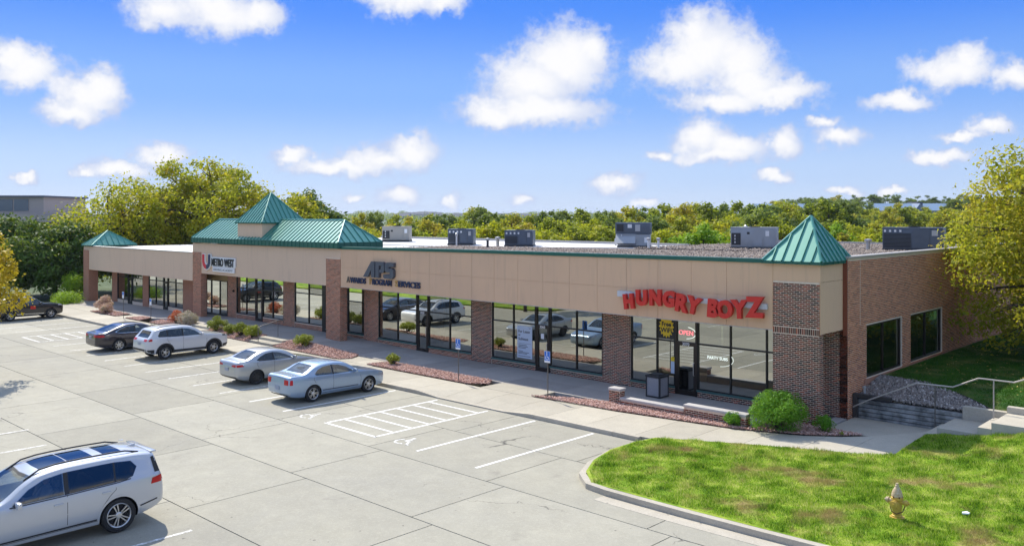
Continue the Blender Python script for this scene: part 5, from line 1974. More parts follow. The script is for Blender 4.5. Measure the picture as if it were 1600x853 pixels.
M['juniper'] = leaf_material('juniper', [(0.07, 0.20, 0.014), (0.13, 0.33, 0.02), (0.20, 0.43, 0.03)], .3)
M['gold_juniper'] = leaf_material('gold_juniper', [(0.15, 0.20, 0.02), (0.27, 0.32, 0.03), (0.38, 0.40, 0.05)], .25)
M['red_shrub'] = leaf_material('red_shrub', [(0.42, 0.06, 0.035), (0.62, 0.11, 0.06), (0.55, 0.24, 0.16)], .35)
M['grey_shrub'] = leaf_material('grey_shrub', [(0.24, 0.22, 0.13), (0.44, 0.38, 0.30), (0.58, 0.49, 0.45), (0.25, 0.27, 0.12)], .3)
M['pink_shrub'] = leaf_material('pink_shrub', [(0.32, 0.32, 0.11), (0.62, 0.36, 0.29), (0.72, 0.50, 0.44), (0.24, 0.26, 0.08)], .35)


def shrub(name, label, loc, w, h, mat, nleaf, leaf, nclump, group=None, rr=(.13, .24), parts_mat='bark'):
    e = empty(name, loc)
    tag(e, label, 'shrub', group)
    cs, rs = [], []
    for _ in range(nclump):
        d = rng.normal(size=3)
        d /= np.linalg.norm(d)
        d[2] = abs(d[2]) if rng.uniform() < .8 else d[2]
        t = rng.uniform(.5, 1.04)
        r = rng.uniform(*rr) * w
        cs.append((d[0] * t * (w / 2 - r * .75), d[1] * t * (w / 2 - r * .75), max(h * .45 + d[2] * t * (h * .55 - r * .4), r * .55)))
        rs.append(r)
    v = leaf_cloud(cs, rs, nleaf, leaf, squash=.95, flat=.35, shell=.55, aspect=.4)
    v[:, 2] = np.maximum(v[:, 2], .01)
    fast_mesh('foliage', v, np.arange(len(v)), 4, M[mat], e)
    mb = MB()
    for c in cs[::max(1, nclump // 14)]:
        mb.tube([(0, 0, -.05), (c[0] * .4, c[1] * .4, c[2] * .5), c], [.02 * w + .006, .012 * w + .004, .004], 5)
    mb.build('stems', M[parts_mat], e, local=True)
    return e


shrub('round_shrub', 'large rounded bright green juniper in front of the corner pier', (-13.95, 28.0, 0.02), 2.1, 1.3, 'juniper', 20000, .07, 130, rr=(.085, .15))
shrub('round_shrub', 'small green juniper tucked against the low brick wall', (-15.4, 27.55, 0.02), .72, .46, 'juniper', 2600, .06, 24)
shrub('round_shrub', 'small green juniper at the right foot of the corner pier', (-12.7, 28.85, 0.02), .78, .55, 'juniper', 2800, .06, 24)
shrub('weed', 'tiny bright weed sprouting in the red rocks near the walk', (-12.0, 28.75, .02), .22, .18, 'gold_juniper', 60, .06, 5)
shrub('round_shrub', 'small yellow-green bush in the rock bed near the awards shop', (-33.75, 27.2, .02), .8, .6, 'gold_juniper', 1500, .08, 26, rr=(.08, .18))
shrub('round_shrub', 'yellow-green bush beside the brick pier under the metal letters', (-41.7, 27.25, .1), 1.25, .7, 'gold_juniper', 4200, .075, 42, rr=(.08, .17))
gq = 'row of yellow-green bushes'
shrub('round_shrub', 'tallest yellow-green bush, next to the two plain concrete steps', (-51.1, 27.1, .05), 1.35, .95, 'gold_juniper', 4200, .08, 42, rr=(.08, .17))
shrub('round_shrub', 'smallest yellow-green bush squeezed between two larger ones', (-49.4, 27.0, .05), .85, .65, 'gold_juniper', 2200, .075, 20)
shrub('round_shrub', 'upright yellow-green bush third from the plain concrete steps', (-48.1, 27.0, .05), 1.1, .9, 'gold_juniper', 3400, .08, 36, rr=(.08, .17))
shrub('round_shrub', 'spreading yellow-green bush beside the iron handrail', (-46.8, 27.1, .05), 1.3, .8, 'gold_juniper', 3800, .08, 40, rr=(.08, .17))
shrub('flowering_shrub', 'red autumn shrub beside the walk near the brick pier', (-56.9, 27.2, .02), 1.4, .98, 'red_shrub', 3000, .09, 26)
shrub('flowering_shrub', 'grey dried hydrangea-like shrub next to the red shrub', (-55.2, 27.15, .02), 1.6, 1.02, 'grey_shrub', 3200, .10, 28)
shrub('flowering_shrub', 'taller pink and green shrub near the far left pier', (-68.4, 27.0, .02), 1.5, 1.2, 'pink_shrub', 3000, .10, 26)
shrub('flowering_shrub', 'low pink shrub in front of the taller pink one', (-67.2, 26.7, .02), 1.2, .8, 'pink_shrub', 2200, .09, 20)
shrub('ground_cover', 'low bright green mound beside the far left pier', (-77.5, 27.6, .0), 3.2, .55, 'leaf_lime', 4500, .12, 40)
shrub('upright_shrub', 'tall yellow-green shrub showing through the open end of the arcade', (-77.6, 33.0, .0), 2.2, 3.0, 'leaf_lime', 3600, .2, 30)
shrub('upright_shrub', 'yellow-green bush growing beside the dark maples', (-80.8, 29.4, -.1), 3.0, 2.4, 'leaf_lime', 4200, .2, 34)

# big trees
make_tree('maple_tree', 'broad yellow-green autumn tree rising behind the low white roof', (-86.9, 44.5, -.5), 'leaf_autumn', height=15, rx=11.2, ry=8, rz=6.4, zc=7.2, nclump=200, nleaf=34000, leaf=.34, trunk_r=.5, clump=(.075, .16), limb_share=.8)
make_tree('maple_tree', 'golden-tinted tree left of the broad tree behind the end pyramid', (-88.8, 37.1, -.5), 'leaf_autumn', height=13, rx=6.6, rz=5.4, zc=6.3, nclump=90, nleaf=15000, leaf=.36, trunk_r=.4, clump=(.16, .28))
make_tree('maple_tree', 'lighter green tree between the broad tree and the tower', (-83.8, 52.9, -.5), 'leaf_autumn', height=11, rx=5.6, rz=5.0, zc=5.8, nclump=70, nleaf=11000, leaf=.5, trunk_r=.4, clump=(.16, .28))
make_tree('pine_tree', 'dark ragged evergreen right of the tower roof', (-87.0, 58.1, -.8), 'leaf_dark', height=11, rx=4.2, rz=4.8, zc=6.0, nclump=50, nleaf=8000, leaf=.5, trunk_r=.35, clump=(.18, .3))
make_tree('maple_tree', 'dense dark green maple behind the black car', (-86.0, 29.5, -.3), 'leaf_dark', height=7.5, rx=5.0, rz=3.3, zc=3.8, nclump=80, nleaf=24000, leaf=.34, trunk_r=.26, clump=(.16, .28))
make_tree('maple_tree', 'dark green maple at the far corner of the lot', (-92.5, 26.5, -.3), 'leaf_dark', height=7.5, rx=5.2, rz=3.5, zc=3.9, nclump=80, nleaf=22000, leaf=.36, trunk_r=.28, clump=(.16, .28))
make_tree('maple_tree', 'dark green maple half hidden behind the end pier', (-88.5, 38.5, -.3), 'leaf_dark', height=7.5, rx=4.4, rz=3.3, zc=3.8, nclump=60, nleaf=14000, leaf=.38, trunk_r=.26, clump=(.16, .28))
make_tree('ash_tree', 'golden yellow tree overhanging the parking lot edge', (-45.9, 12.0, -.1), 'leaf_gold', height=7, rx=2.5, rz=2.4, zc=4.5, nclump=50, nleaf=6500, leaf=.2, trunk_r=.13, clump=(.15, .28))
# right-hand tree over the side lawn
make_tree('ash_tree', 'yellow-green autumn tree hanging over the side lawn and brick wall', (-7.4, 43.9, 1.2), 'leaf_right', height=11, rx=5.9, ry=5.2, rz=5.3, zc=4.7, nclump=170, nleaf=52000, leaf=.19, trunk_r=.30, clump=(.12, .22), limb_share=.7)

# ------------------------------------------------------------------ belt of trees behind the shops
variants = {}
def variant(key, mat, **kw):
    mb, lv_, _ = tree_parts(**kw)
    tm = mb.mesh('trunk', smooth=True)
    tm.materials.append(M['bark'])
    o = fast_mesh('crown', lv_, np.arange(len(lv_)), 4, M[mat])
    cm = o.data
    bpy.data.objects.remove(o)
    variants[key] = (tm, cm)


# unit trees about 9 m tall
for k in range(3):
    variant(('mix', k), 'leaf_back', height=9, rx=3.5, rz=4.0, zc=5.0, nclump=85, nleaf=8500, leaf=.36, trunk_r=.2, clump=(.10, .24), shape=.8 + .3 * k)
for k in range(2):
    variant(('yellow', k), 'leaf_back_yellow', height=9, rx=3.6, rz=3.9, zc=4.9, nclump=85, nleaf=8500, leaf=.36, trunk_r=.2, clump=(.10, .24), shape=1.0)
for k in range(2):
    variant(('green', k), 'leaf_back_green', height=9, rx=3.2, rz=4.2, zc=5.0, nclump=85, nleaf=8500, leaf=.34, trunk_r=.2, clump=(.10, .24), shape=1.4 * k)
variant(('rust', 0), 'leaf_rust', height=9, rx=3.5, rz=3.8, zc=5.0, nclump=40, nleaf=4200, leaf=.46, trunk_r=.22, clump=(.18, .3))
variant(('lime', 0), 'leaf_lime', height=9, rx=3.6, rz=3.8, zc=4.9, nclump=80, nleaf=9000, leaf=.38, trunk_r=.2, clump=(.11, .24))
nvar = {'mix': 3, 'yellow': 2, 'green': 2, 'rust': 1, 'lime': 1}


LOOK = {'mix': 'olive and yellow tree', 'yellow': 'bright yellow-green tree', 'green': 'dark green tree', 'rust': 'rust red tree', 'lime': 'vivid lime green tree'}
SPOTS = [(130, 'left of the end pyramid roof'), (300, 'behind the low white roof'), (470, 'behind the tower roof'), (600, 'behind the long hipped green roof'), (672, 'behind the beige rooftop unit'), (765, 'behind the boxy unit on the white roof'), (850, 'behind the squat beige vent'), (945, 'between the white roof and the two-tier unit'), (1030, 'behind the two-tier rooftop unit'), (1130, 'between the two-tier and light grey units'), (1225, 'behind the light grey rooftop unit'), (1310, 'behind the corner pyramid roof'), (1380, 'between the corner pyramid and dark blue unit'), (1480, 'behind the dark blue rooftop unit'), (9999, 'behind the yellow-green side tree')]


def far_label(kind, px, dist):
    where = next(t for x_, t in SPOTS if px < x_)
    row = 'low' if dist < 96 else ('taller' if dist < 150 else 'distant hillside')
    return row + ' ' + LOOK[kind] + ' ' + where


def far_tree(kind, px, dist, ptop, wid=1.0):
    """stands on the bearing of photo column px, dist metres out, crown top at photo row ptop"""
    f_ = np.array([-math.sin(R(43.4)), math.cos(R(43.4))])
    r_ = np.array([math.cos(R(43.4)), math.sin(R(43.4))])
    p = f_ * dist + r_ * dist * (px - 800) / 1363
    z0 = terrain(p[0], p[1]) - .1
    ztop = 7.4 + (336 - ptop) * dist / 1363
    s = max(.3, (ztop - z0) / 9.0)
    tm, cm = variants[(kind, int(rng.integers(nvar[kind])))]
    e = empty('background_tree', (p[0], p[1], z0), rng.uniform(0, 6.28))
    lb = far_label(kind, px, dist)
    tag(e, lb, 'tree', 'wooded belt: ' + lb)
    e.scale = (s * wid * rng.uniform(.8, 1.2), s * wid * rng.uniform(.8, 1.2), s)
    link('trunk', tm, None, e)
    link('crown', cm, None, e)


SKY = [(500, 342), (540, 337), (570, 334), (600, 333), (625, 338), (650, 337), (690, 334), (720, 340), (750, 327), (770, 335), (800, 338), (830, 334), (860, 332), (900, 329), (940, 327), (980, 323), (1020, 324), (1050, 322), (1090, 318), (1120, 322), (1160, 318), (1200, 320), (1240, 318)]
# far row sets the skyline
x = 492
while x < 1330:
    top = interp(x, SKY) + rng.uniform(-2, 4)
    kind = rng.choice(['mix', 'mix', 'yellow', 'green', 'mix', 'green'])
    d = rng.uniform(118, 150)
    far_tree(kind, x, d, top, rng.uniform(.85, 1.15))
    x += rng.uniform(20, 33)
# middle row
x = 505
while x < 1340:
    kind = rng.choice(['mix', 'yellow', 'mix', 'green', 'yellow'])
    far_tree(kind, x, rng.uniform(98, 114), interp(x, [(500, 350), (700, 350), (900, 343), (1100, 340), (1340, 345)]) + rng.uniform(-4, 6), rng.uniform(.95, 1.25))
    x += rng.uniform(26, 42)
# front row, lower bushy trees right behind the roofs
x = 520
while x < 1440:
    kind = rng.choice(['yellow', 'mix', 'mix', 'yellow'])
    far_tree(kind, x, rng.uniform(82, 94), interp(x, [(500, 358), (800, 362), (1100, 362), (1440, 362)]) + rng.uniform(-6, 6), rng.uniform(1.1, 1.5))
    x += rng.uniform(34, 52)
far_tree('yellow', 775, 84, 346, 1.2)
far_tree('lime', 1098, 80, 345, 1.05)
far_tree('green', 1190, 86, 326, 1.15)
far_tree('green', 1165, 90, 332, 1.2)
far_tree('green', 752, 128, 325, 1.0)
far_tree('rust', 790, 170, 334, 1.2)
far_tree('rust', 808, 190, 335, 1.1)
far_tree('yellow', 1215, 84, 340, 1.1)
far_tree('lime', 1305, 92, 345, 1.0)
far_tree('yellow', 1350, 95, 352, 1.1)
far_tree('rust', 1378, 97, 358, .9)
# wooded rise to the right
for row, (d0, d1, t0, t1) in enumerate(((150, 180, 338, 326), (195, 230, 327, 318), (250, 300, 318, 310), (320, 380, 312, 305), (400, 470, 308, 303))):
    x = 1235 + 10 * row if row < 4 else 1200
    x = 1210
    while x < 1720:
        lo = interp(x, [(1210, 9), (1300, 0), (1720, 0)])
        if row in (2, 3) and 1345 < x < 1490:
            x += 14
            continue
        kind = rng.choice(['mix', 'green', 'green', 'yellow', 'mix'] if row < 2 else ['green', 'mix', 'green'])
        far_tree(kind, x, rng.uniform(d0, d1), rng.uniform(t1, t0) + lo * .8, rng.uniform(1.0, 1.4))
        x += rng.uniform(22, 36) * (1 if row < 3 else .8)
# trees farther left, closing the view beyond the end of the block
for (px, d, t, k) in ((-60, 120, 345, 'green'), (-20, 130, 348, 'green'), (20, 125, 352, 'green'), (60, 120, 356, 'mix'), (110, 118, 352, 'mix'), (150, 125, 350, 'yellow'), (185, 118, 352, 'mix'), (230, 130, 350, 'yellow'), (280, 128, 352, 'lime'), (330, 130, 350, 'mix'), (380, 128, 350, 'yellow'), (430, 125, 350, 'mix'), (470, 120, 348, 'green')):
    far_tree(k, px, d, t, 1.25)
# trees on the far side of the lot (seen mirrored in the glass)
for (px_, py_, k) in ((-70, -8, 'yellow'), (-90, -2, 'mix'), (-105, 6, 'green'), (-60, -22, 'mix')):
    tm, cm = variants[(k, 0)]
    e = empty('lawn_tree', (px_, py_, -.1), rng.uniform(0, 6))
    tag(e, 'autumn tree on the street side lawn', 'tree', 'street lawn trees')
    link('trunk', tm, None, e)
    link('crown', cm, None, e)

# ------------------------------------------------------------------ buildings beyond
def at_px(px, dist):
    f_ = np.array([-math.sin(R(43.4)), math.cos(R(43.4))])
    r_ = np.array([math.cos(R(43.4)), math.sin(R(43.4))])
    return f_ * dist + r_ * dist * (px - 800) / 1363


def oriented(name, label, cat, px, dist, face_cam=0.0):
    p = at_px(px, dist)
    e = empty(name, (p[0], p[1], terrain(p[0], p[1]) - .3), R(43.4 + face_cam))
    tag(e, label, cat)
    return e


ob = oriented('office_building', 'brown brick office block with a flat penthouse behind the dark maples', 'building', 40, 170)
def LB(parent, x0, x1, y0, y1, z0, z1, nm, m):
    return MB().box(x0, x1, y0, y1, z0, z1).build(nm, M[m], parent, local=True)
ob.location.z = -2.0
LB(ob, -20, 24, 0, 24, 0, 8.0, 'wall', 'office_brick')
LB(ob, -20.2, 24.2, -.2, 24.2, 8.0, 9.4, 'parapet', 'office_wall')
LB(ob, -20, 1.9, 3, 20, 9.4, 12.9, 'penthouse', 'office_wall')
LB(ob, -20.4, 2.3, 2.5, 20.5, 12.9, 13.25, 'penthouse_roof', 'house_roof')
for k in range(6):
    LB(ob, -19.4 + 3.1 * k, -16.6 + 3.1 * k, 2.88, 2.99, 10.2, 12.5, 'window', 'office_glass')
LB(ob, -1.6, 2.2, -.5, -.21, 0, 9.6, 'stair_panel', 'office_wall')
for r_ in range(2):
    for k in range(11):
        if k in (4, 5):
            continue
        w_ = LB(ob, -19 + 4 * k, -16 + 4 * k, -.12, -.005, 1.6 + 3.3 * r_, 4.0 + 3.3 * r_, 'window', 'office_glass')
ft = oriented('tower_block', 'distant blue-grey glass tower block', 'building', 82, 620)
LB(ft, -8, 9, 0, 14, 0, 15.6, 'wall', 'far_tower')
LB(ft, -6, 3, 2, 10, 15.6, 16.6, 'plant_room', 'far_tower')
for r_ in range(4):
    LB(ft, -7.8, 8.8, -.15, -.01, 3 + 3 * r_, 4.6 + 3 * r_, 'window_band', 'office_glass')
sh = oriented('school_building', 'long low building with pale blue metal roof on the wooded rise', 'building', 1420, 400)
zb = 0
LB(sh, -19, 22, 0, 14, -3, 1.6, 'wall', 'house_wall')
for (a, c) in ((-19.6, 4.6), (7.4, 22.6)):
    rfm = MB()
    rfm.prism([(a, -1, 1.6), (a, 15, 1.6), (a + (3 if a < 0 else 0), 7, 5.0)], (c - a - (3 if a < 0 else 0), 0, 0))
    rfm.build('roof', M['far_roof'], sh, local=True)
MB().prism([(1.8, -2, 1.6), (6.9, -2, 1.6), (4.3, -2, 4.9)], (0, 12, 0)).build('gable', M['far_tower'], sh, local=True)
LB(sh, 4.7, 7.3, 2, 12, 1.6, 5.6, 'chimney_block', 'house_roof')

sh.location.z = 7.4 + (336 - 334) * 400 / 1363 - .2
hs2 = oriented('house', 'dark roofed house among the trees of the belt', 'house', 797, 165)
LB(hs2, -5, 5, 0, 8, 0, 4.2, 'wall', 'house_wall')
MB().prism([(-5.5, -.5, 4.2), (-5.5, 8.5, 4.2), (-5.5, 4, 7.2)], (11, 0, 0)).build('roof', M['house_roof'], hs2, local=True)
hs3 = oriented('house', 'low house with a pale roof right of the hidden belt', 'house', 1232, 300)
LB(hs3, -10, 10, 0, 9, 0, 9.4, 'wall', 'office_brick')
MB().prism([(-10.6, -.5, 9.4), (-10.6, 9.5, 9.4), (-10.6, 4.5, 11.4)], (21, 0, 0)).build('roof', M['far_roof'], hs3, local=True)
# far-off town on the horizon
for k in range(26):
    px = 625 + k * 9 + rng.uniform(-3, 3)
    d = rng.uniform(1300, 1900)
    e = oriented('house', 'tiny far-off house in the town on the horizon', 'house', px, d)
    e['group'] = 'houses of the far town'
    w_, h_ = rng.uniform(6, 14), rng.uniform(4, 7)
    LB(e, -w_, w_, 0, 12, 0, h_, 'wall', 'house_wall')
    MB().prism([(-w_ - 1, -1, h_), (-w_ - 1, 13, h_), (-w_ - 1, 6, h_ + 4)], (2 * w_ + 2, 0, 0)).build('roof', M['house_roof'], e, local=True)
# far woods on the horizon: one mass
cs, rs = [], []
for k in range(900):
    px = rng.uniform(-100, 1750)
    d = rng.uniform(700, 2400)
    p = at_px(px, d)
    cs.append((p[0], p[1], terrain(p[0], p[1]) + 3.5))
    rs.append(rng.uniform(6, 11))
v = leaf_cloud(cs, rs, 60000, 2.6, squash=.7)
fw_ = fast_mesh('far_woods', v, np.arange(len(v)), 4, M['leaf_back_green'])
tag(fw_, 'far wooded hills along the horizon', 'woods', kind='stuff')
# ------------------------------------------------------------------ cars
M['tyre'] = material('tyre', (0.02, 0.02, 0.021), 0.8)
M['alloy'] = material('alloy', (0.60, 0.60, 0.60), 0.28, metal=0.85)
M['alloy_dark'] = material('alloy_dark', (0.05, 0.05, 0.055), 0.35, metal=0.7)
M['trim'] = material('trim', (0.022, 0.022, 0.024), 0.55)
M['gap'] = material('gap', (0.008, 0.008, 0.009), 0.8)
M['cabin'] = material('cabin', (0.055, 0.052, 0.05), 0.8)
M['seat'] = material('seat', (0.12, 0.105, 0.09), 0.7)
M['tail_red'] = material('tail_red', (0.50, 0.006, 0.008), 0.35, spec=.3, coat=.25)
M['tail_clear'] = material('tail_clear', (0.45, 0.42, 0.42), 0.12, coat=1.0)
M['head_clear'] = material('head_clear', (0.50, 0.52, 0.54), 0.1, metal=0.4, coat=1.0)
M['chrome'] = material('chrome', (0.75, 0.75, 0.76), 0.12, metal=1.0)
M['plate'] = material('plate', (0.30, 0.34, 0.42), 0.5)
M['car_glass'] = glass_material('car_glass', 0.10, tint=(0.55, 0.60, 0.60), gloss=(0.92, 0.92, 0.90))
M['car_glass_dark'] = glass_material('car_glass_dark', 0.06, tint=(0.10, 0.11, 0.12), gloss=(0.92, 0.92, 0.90))
M['roof_glass'] = glass_material('roof_glass', 0.12, tint=(0.03, 0.03, 0.035), gloss=(0.9, 0.9, 0.9))


def paint(name, c, metal=.55, rough=.28):
    m = material(name, c, rough, metal=metal, coat=1.0, var=(160, tuple(x * .86 for x in c), .25))
    return m


def pchip(pts):
    x = np.array([p[0] for p in pts], float)
    y = np.array([p[1] for p in pts], float)
    h = np.diff(x)
    d = np.diff(y) / h
    m = np.zeros_like(y)
    for i in range(1, len(x) - 1):
        if d[i - 1] * d[i] > 0:
            w1, w2 = 2 * h[i] + h[i - 1], h[i] + 2 * h[i - 1]
            m[i] = (w1 + w2) / (w1 / d[i - 1] + w2 / d[i])
    m[0], m[-1] = d[0], d[-1]

    def f(t):
        t = min(max(t, x[0]), x[-1])
        i = min(max(int(np.searchsorted(x, t)) - 1, 0), len(h) - 1)
        s = (t - x[i]) / h[i]
        return float((2 * s**3 - 3 * s**2 + 1) * y[i] + (s**3 - 2 * s**2 + s) * h[i] * m[i] + (-2 * s**3 + 3 * s**2) * y[i + 1] + (s**3 - s**2) * h[i] * m[i + 1])
    return f


def car_section(sp, d, inset=0.0, floor=None, belt_up=0.0):
    zt, zb, w, be = sp['ft'](d) - inset, sp['fb'](d), sp['fw'](d) - inset, sp['fe'](d)
    if floor is not None:
        zb = floor
    be = min(be, zt - .05)
    if be < zb + .06:
        be = zb + .06
        zt = max(zt, be + .03)
    hz = zt - be
    wb = w * .972
    re = min(.11, hz * .45)
    ze = zt - re - .012 * w
    ze = max(ze, be + .01)
    wr = max(wb - (ze - be) * sp['tumble'], wb * .45)
    lo = be - zb
    pts = [(0, zb), (.55 * w, zb), (.86 * w, zb + .01), (.935 * w, zb + .05 * lo), (.972 * w, zb + .16 * lo), (.985 * w, zb + .30 * lo), (w, zb + .52 * lo), (w, zb + .68 * lo), (.993 * w, zb + .84 * lo), (.982 * w, zb + .94 * lo), (wb, be)]
    for t in (.18, .4, .62, .82, 1.0):
        pts.append((wb - .012 * min(1, hz / .1) + (wr - wb) * t, be + (ze - be) * t))
    pts += [(wr - .012 - .25 * re, ze + .50 * re), (wr - .03 - .62 * re, ze + .82 * re), (wr - .06 - 1.3 * re, zt - .022 * w), (.55 * wr, zt - .010 * w), (.28 * wr, zt - .003), (0, zt)]
    return pts


def loft(sp, d0, d1, step, inset=0.0, floor=None):
    L_ = sp['L']
    ds = [d0]
    n = int((d1 - d0) / step)
    ds = list(np.linspace(d0, d1, n + 1))
    if inset == 0:
        ds = sorted(set(ds + [.02, .05, .09, L_ - .02, L_ - .05, L_ - .09]))
    bm = bmesh.new()
    rings = []
    for d in ds:
        half = car_section(sp, d, inset, floor)
        ring = [(L_ / 2 - d, y, z) for y, z in half] + [(L_ / 2 - d, -y, z) for y, z in half[-2:0:-1]]
        rings.append([bm.verts.new(p) for p in ring])
    k = len(rings[0])
    for a, b in zip(rings[:-1], rings[1:]):
        for i in range(k):
            j = (i + 1) % k
            bm.faces.new((a[i], a[j], b[j], b[i]))
    bm.faces.new(rings[0][::-1])
    bm.faces.new(rings[-1])
    bmesh.ops.recalc_face_normals(bm, faces=bm.faces)
    return bm


def patch(bvh, poly, plane, grid=.07):
    """2D polygon -> list of (origin) points projected on the body; plane: 'R','L' (x,z), 'B' rear (y,z), 'F' front, 'T' top (x,y)"""
    bm = bmesh.new()
    vs = [bm.verts.new((u, v, 0)) for u, v in poly]
    bm.faces.new(vs)
    for ax in (0, 1):
        lo, hi = min(p[ax] for p in poly), max(p[ax] for p in poly)
        k = lo + grid
        while k < hi - grid * .3:
            co = [0, 0, 0]
            no = [0, 0, 0]
            co[ax] = k
            no[ax] = 1
            bmesh.ops.bisect_plane(bm, geom=bm.verts[:] + bm.edges[:] + bm.faces[:], plane_co=co, plane_no=no)
            k += grid
    D = {'R': Vector((0, 1, 0)), 'L': Vector((0, -1, 0)), 'B': Vector((1, 0, 0)), 'F': Vector((-1, 0, 0)), 'T': Vector((0, 0, -1))}[plane]
    bad = []
    for v in bm.verts:
        u, w = v.co.x, v.co.y
        o = {'R': Vector((u, -3, w)), 'L': Vector((u, 3, w)), 'B': Vector((-6, u, w)), 'F': Vector((6, u, w)), 'T': Vector((u, w, 4))}[plane]
        h = bvh.ray_cast(o, D)
        if h[0] is None:
            bad.append(v)
        else:
            v.co = h[0]
    if bad:
        bmesh.ops.delete(bm, geom=bad, context='VERTS')
    return bm, D


def bm_obj(bm, name, mat, parent, smooth=True):
    me = bpy.data.meshes.new(name)
    bm.to_mesh(me)
    bm.free()
    if smooth:
        me.polygons.foreach_set('use_smooth', [True] * len(me.polygons))
    return link(name, me, mat, parent)


def skin(bvh, poly, plane, out, mat, name, parent, grid=.07, thick=0.0):
    bm, D = patch(bvh, poly, plane, grid)
    for v in bm.verts:
        v.co -= D * out
    bm.normal_update()
    if sum(f.normal.dot(D) * f.calc_area() for f in bm.faces) > 0:
        bmesh.ops.reverse_faces(bm, faces=bm.faces)
    return bm_obj(bm, name, mat, parent)


def cutter(bvh, poly, plane, out, inn, bm_all):
    bm, D = patch(bvh, poly, plane, .10)
    geom = bmesh.ops.extrude_face_region(bm, geom=bm.faces[:])
    nv = [g_ for g_ in geom['geom'] if isinstance(g_, bmesh.types.BMVert)]
    s = set(nv)
    for v in bm.verts:
        v.co += D * inn if v in s else -D * out
    bmesh.ops.recalc_face_normals(bm, faces=bm.faces)
    me = bpy.data.meshes.new('tmp')
    bm.to_mesh(me)
    bm.free()
    bm_all.from_mesh(me)
    bpy.data.meshes.remove(me)


def line_poly(pts, w):
    pts = [np.array(p, float) for p in pts]
    Lp, Rp = [], []
    for i, p in enumerate(pts):
        a, b = pts[max(0, i - 1)], pts[min(len(pts) - 1, i + 1)]
        t = (b - a) / (np.linalg.norm(b - a) + 1e-9)
        n = np.array([-t[1], t[0]])
        Lp.append(tuple(p + n * w / 2))
        Rp.append(tuple(p - n * w / 2))
    return Lp + Rp[::-1]


def shrink(poly, k):
    P = np.array(poly, float)
    c = P.mean(0)
    return [tuple(p + (c - p) / (np.linalg.norm(c - p) + 1e-9) * k) for p in P]


def boolean_apply(o, cut_bm, mat):
    me = bpy.data.meshes.new('cut')
    cut_bm.to_mesh(me)
    cut_bm.free()
    me.materials.append(mat)
    c = bpy.data.objects.new('cut', me)
    col.objects.link(c)
    md = o.modifiers.new('b', 'BOOLEAN')
    md.operation = 'DIFFERENCE'
    md.object = c
    md.solver = 'EXACT'
    md.use_self = False
    try:
        md.material_mode = 'TRANSFER'
    except Exception:
        pass
    dg = bpy.context.evaluated_depsgraph_get()
    dg.update()
    nm = bpy.data.meshes.new_from_object(o.evaluated_get(dg))
    o.modifiers.clear()
    old = o.data
    if len(nm.polygons) > 20:
        o.data = nm
        nm.name = 'body'
    bpy.data.objects.remove(c)
    return o


def spoke_rim(r, n, style, depth=.09):
    """alloy rim facing +y local (outer face at y=0)"""
    b = MB()
    b.lathe([(r, -.17), (r, .0), (r * .965, .008), (r * .90, -.006), (r * .88, -.05), (r * .86, -.15)], (0, 0, 0), 'y', 36, caps=False)
    b.lathe([(.001, .0), (.055, .0), (.075, -.012), (.085, -.05), (.001, -.05)], (0, 0, 0), 'y', 16)
    for k in range(n):
        a = 2 * math.pi * k / n
        pairs = [(-.13, -.05), (.05, .13)] if style == 'double' else [(-.16, .16)]
        for (p, q) in pairs:
            sp_ = .10 if style == 'double' else 0
            def pt(rad, ang, y):
                return (rad * math.cos(a + ang), y, rad * math.sin(a + ang))
            if style == 'double':
                s0 = (p + q) / 2
                i0, i1 = s0 * .9 - .28 * .5 * (1 if s0 > 0 else 1) * 0, 0
                inner = [(.07, s0 * 3.0 - .18), (.07, s0 * 3.0 + .18)]
                outer = [(r * .91, s0 * 1.9 + .055), (r * .91, s0 * 1.9 - .055)]
            else:
                inner = [(.07, -.45), (.07, .45)]
                outer = [(r * .91, .13), (r * .91, -.13)]
            pts = [pt(inner[0][0], inner[0][1], -.012), pt(inner[1][0], inner[1][1], -.012), pt(outer[0][0], outer[0][1], -.004), pt(outer[1][0], outer[1][1], -.004)]
            b.prism(pts, (0, -.035, 0))
    return b


def make_wheel(car_e, x, y, side, r, w, rim_r, rim_mat, nsp, style):
    e = empty('wheel', (x, y, r), 0, car_e)
    s = 1 if side > 0 else -1
    t = MB()
    prof = [(rim_r * .98, -w / 2 + .02), (rim_r + .02, -w / 2), (r * .93, -w / 2 + .005), (r * .985, -w / 2 + .03), (r, -w / 2 + .06), (r, w / 2 - .06), (r * .985, w / 2 - .03), (r * .93, w / 2 - .005), (rim_r + .02, w / 2), (rim_r * .98, w / 2 - .02)]
    t.lathe(prof, (0, 0, 0), 'y', 36, caps=False)
    t.build('tyre', M['tyre'], e, smooth=True, local=True)
    rb = spoke_rim(rim_r, nsp, style)
    rb.v = [(vx, (w / 2 - .015 + vy) * s, vz) for vx, vy, vz in rb.v]
    rb.build('rim', M[rim_mat], e, local=True)
    dk = MB().lathe([(.001, 0), (rim_r * .86, 0), (rim_r * .86, -.02), (.001, -.02)], (0, 0, 0), 'y', 24)
    dk.v = [(vx, (w / 2 - .085 + vy) * s, vz) for vx, vy, vz in dk.v]
    dk.build('brake_disc', M['gap'], e, local=True)
    return e


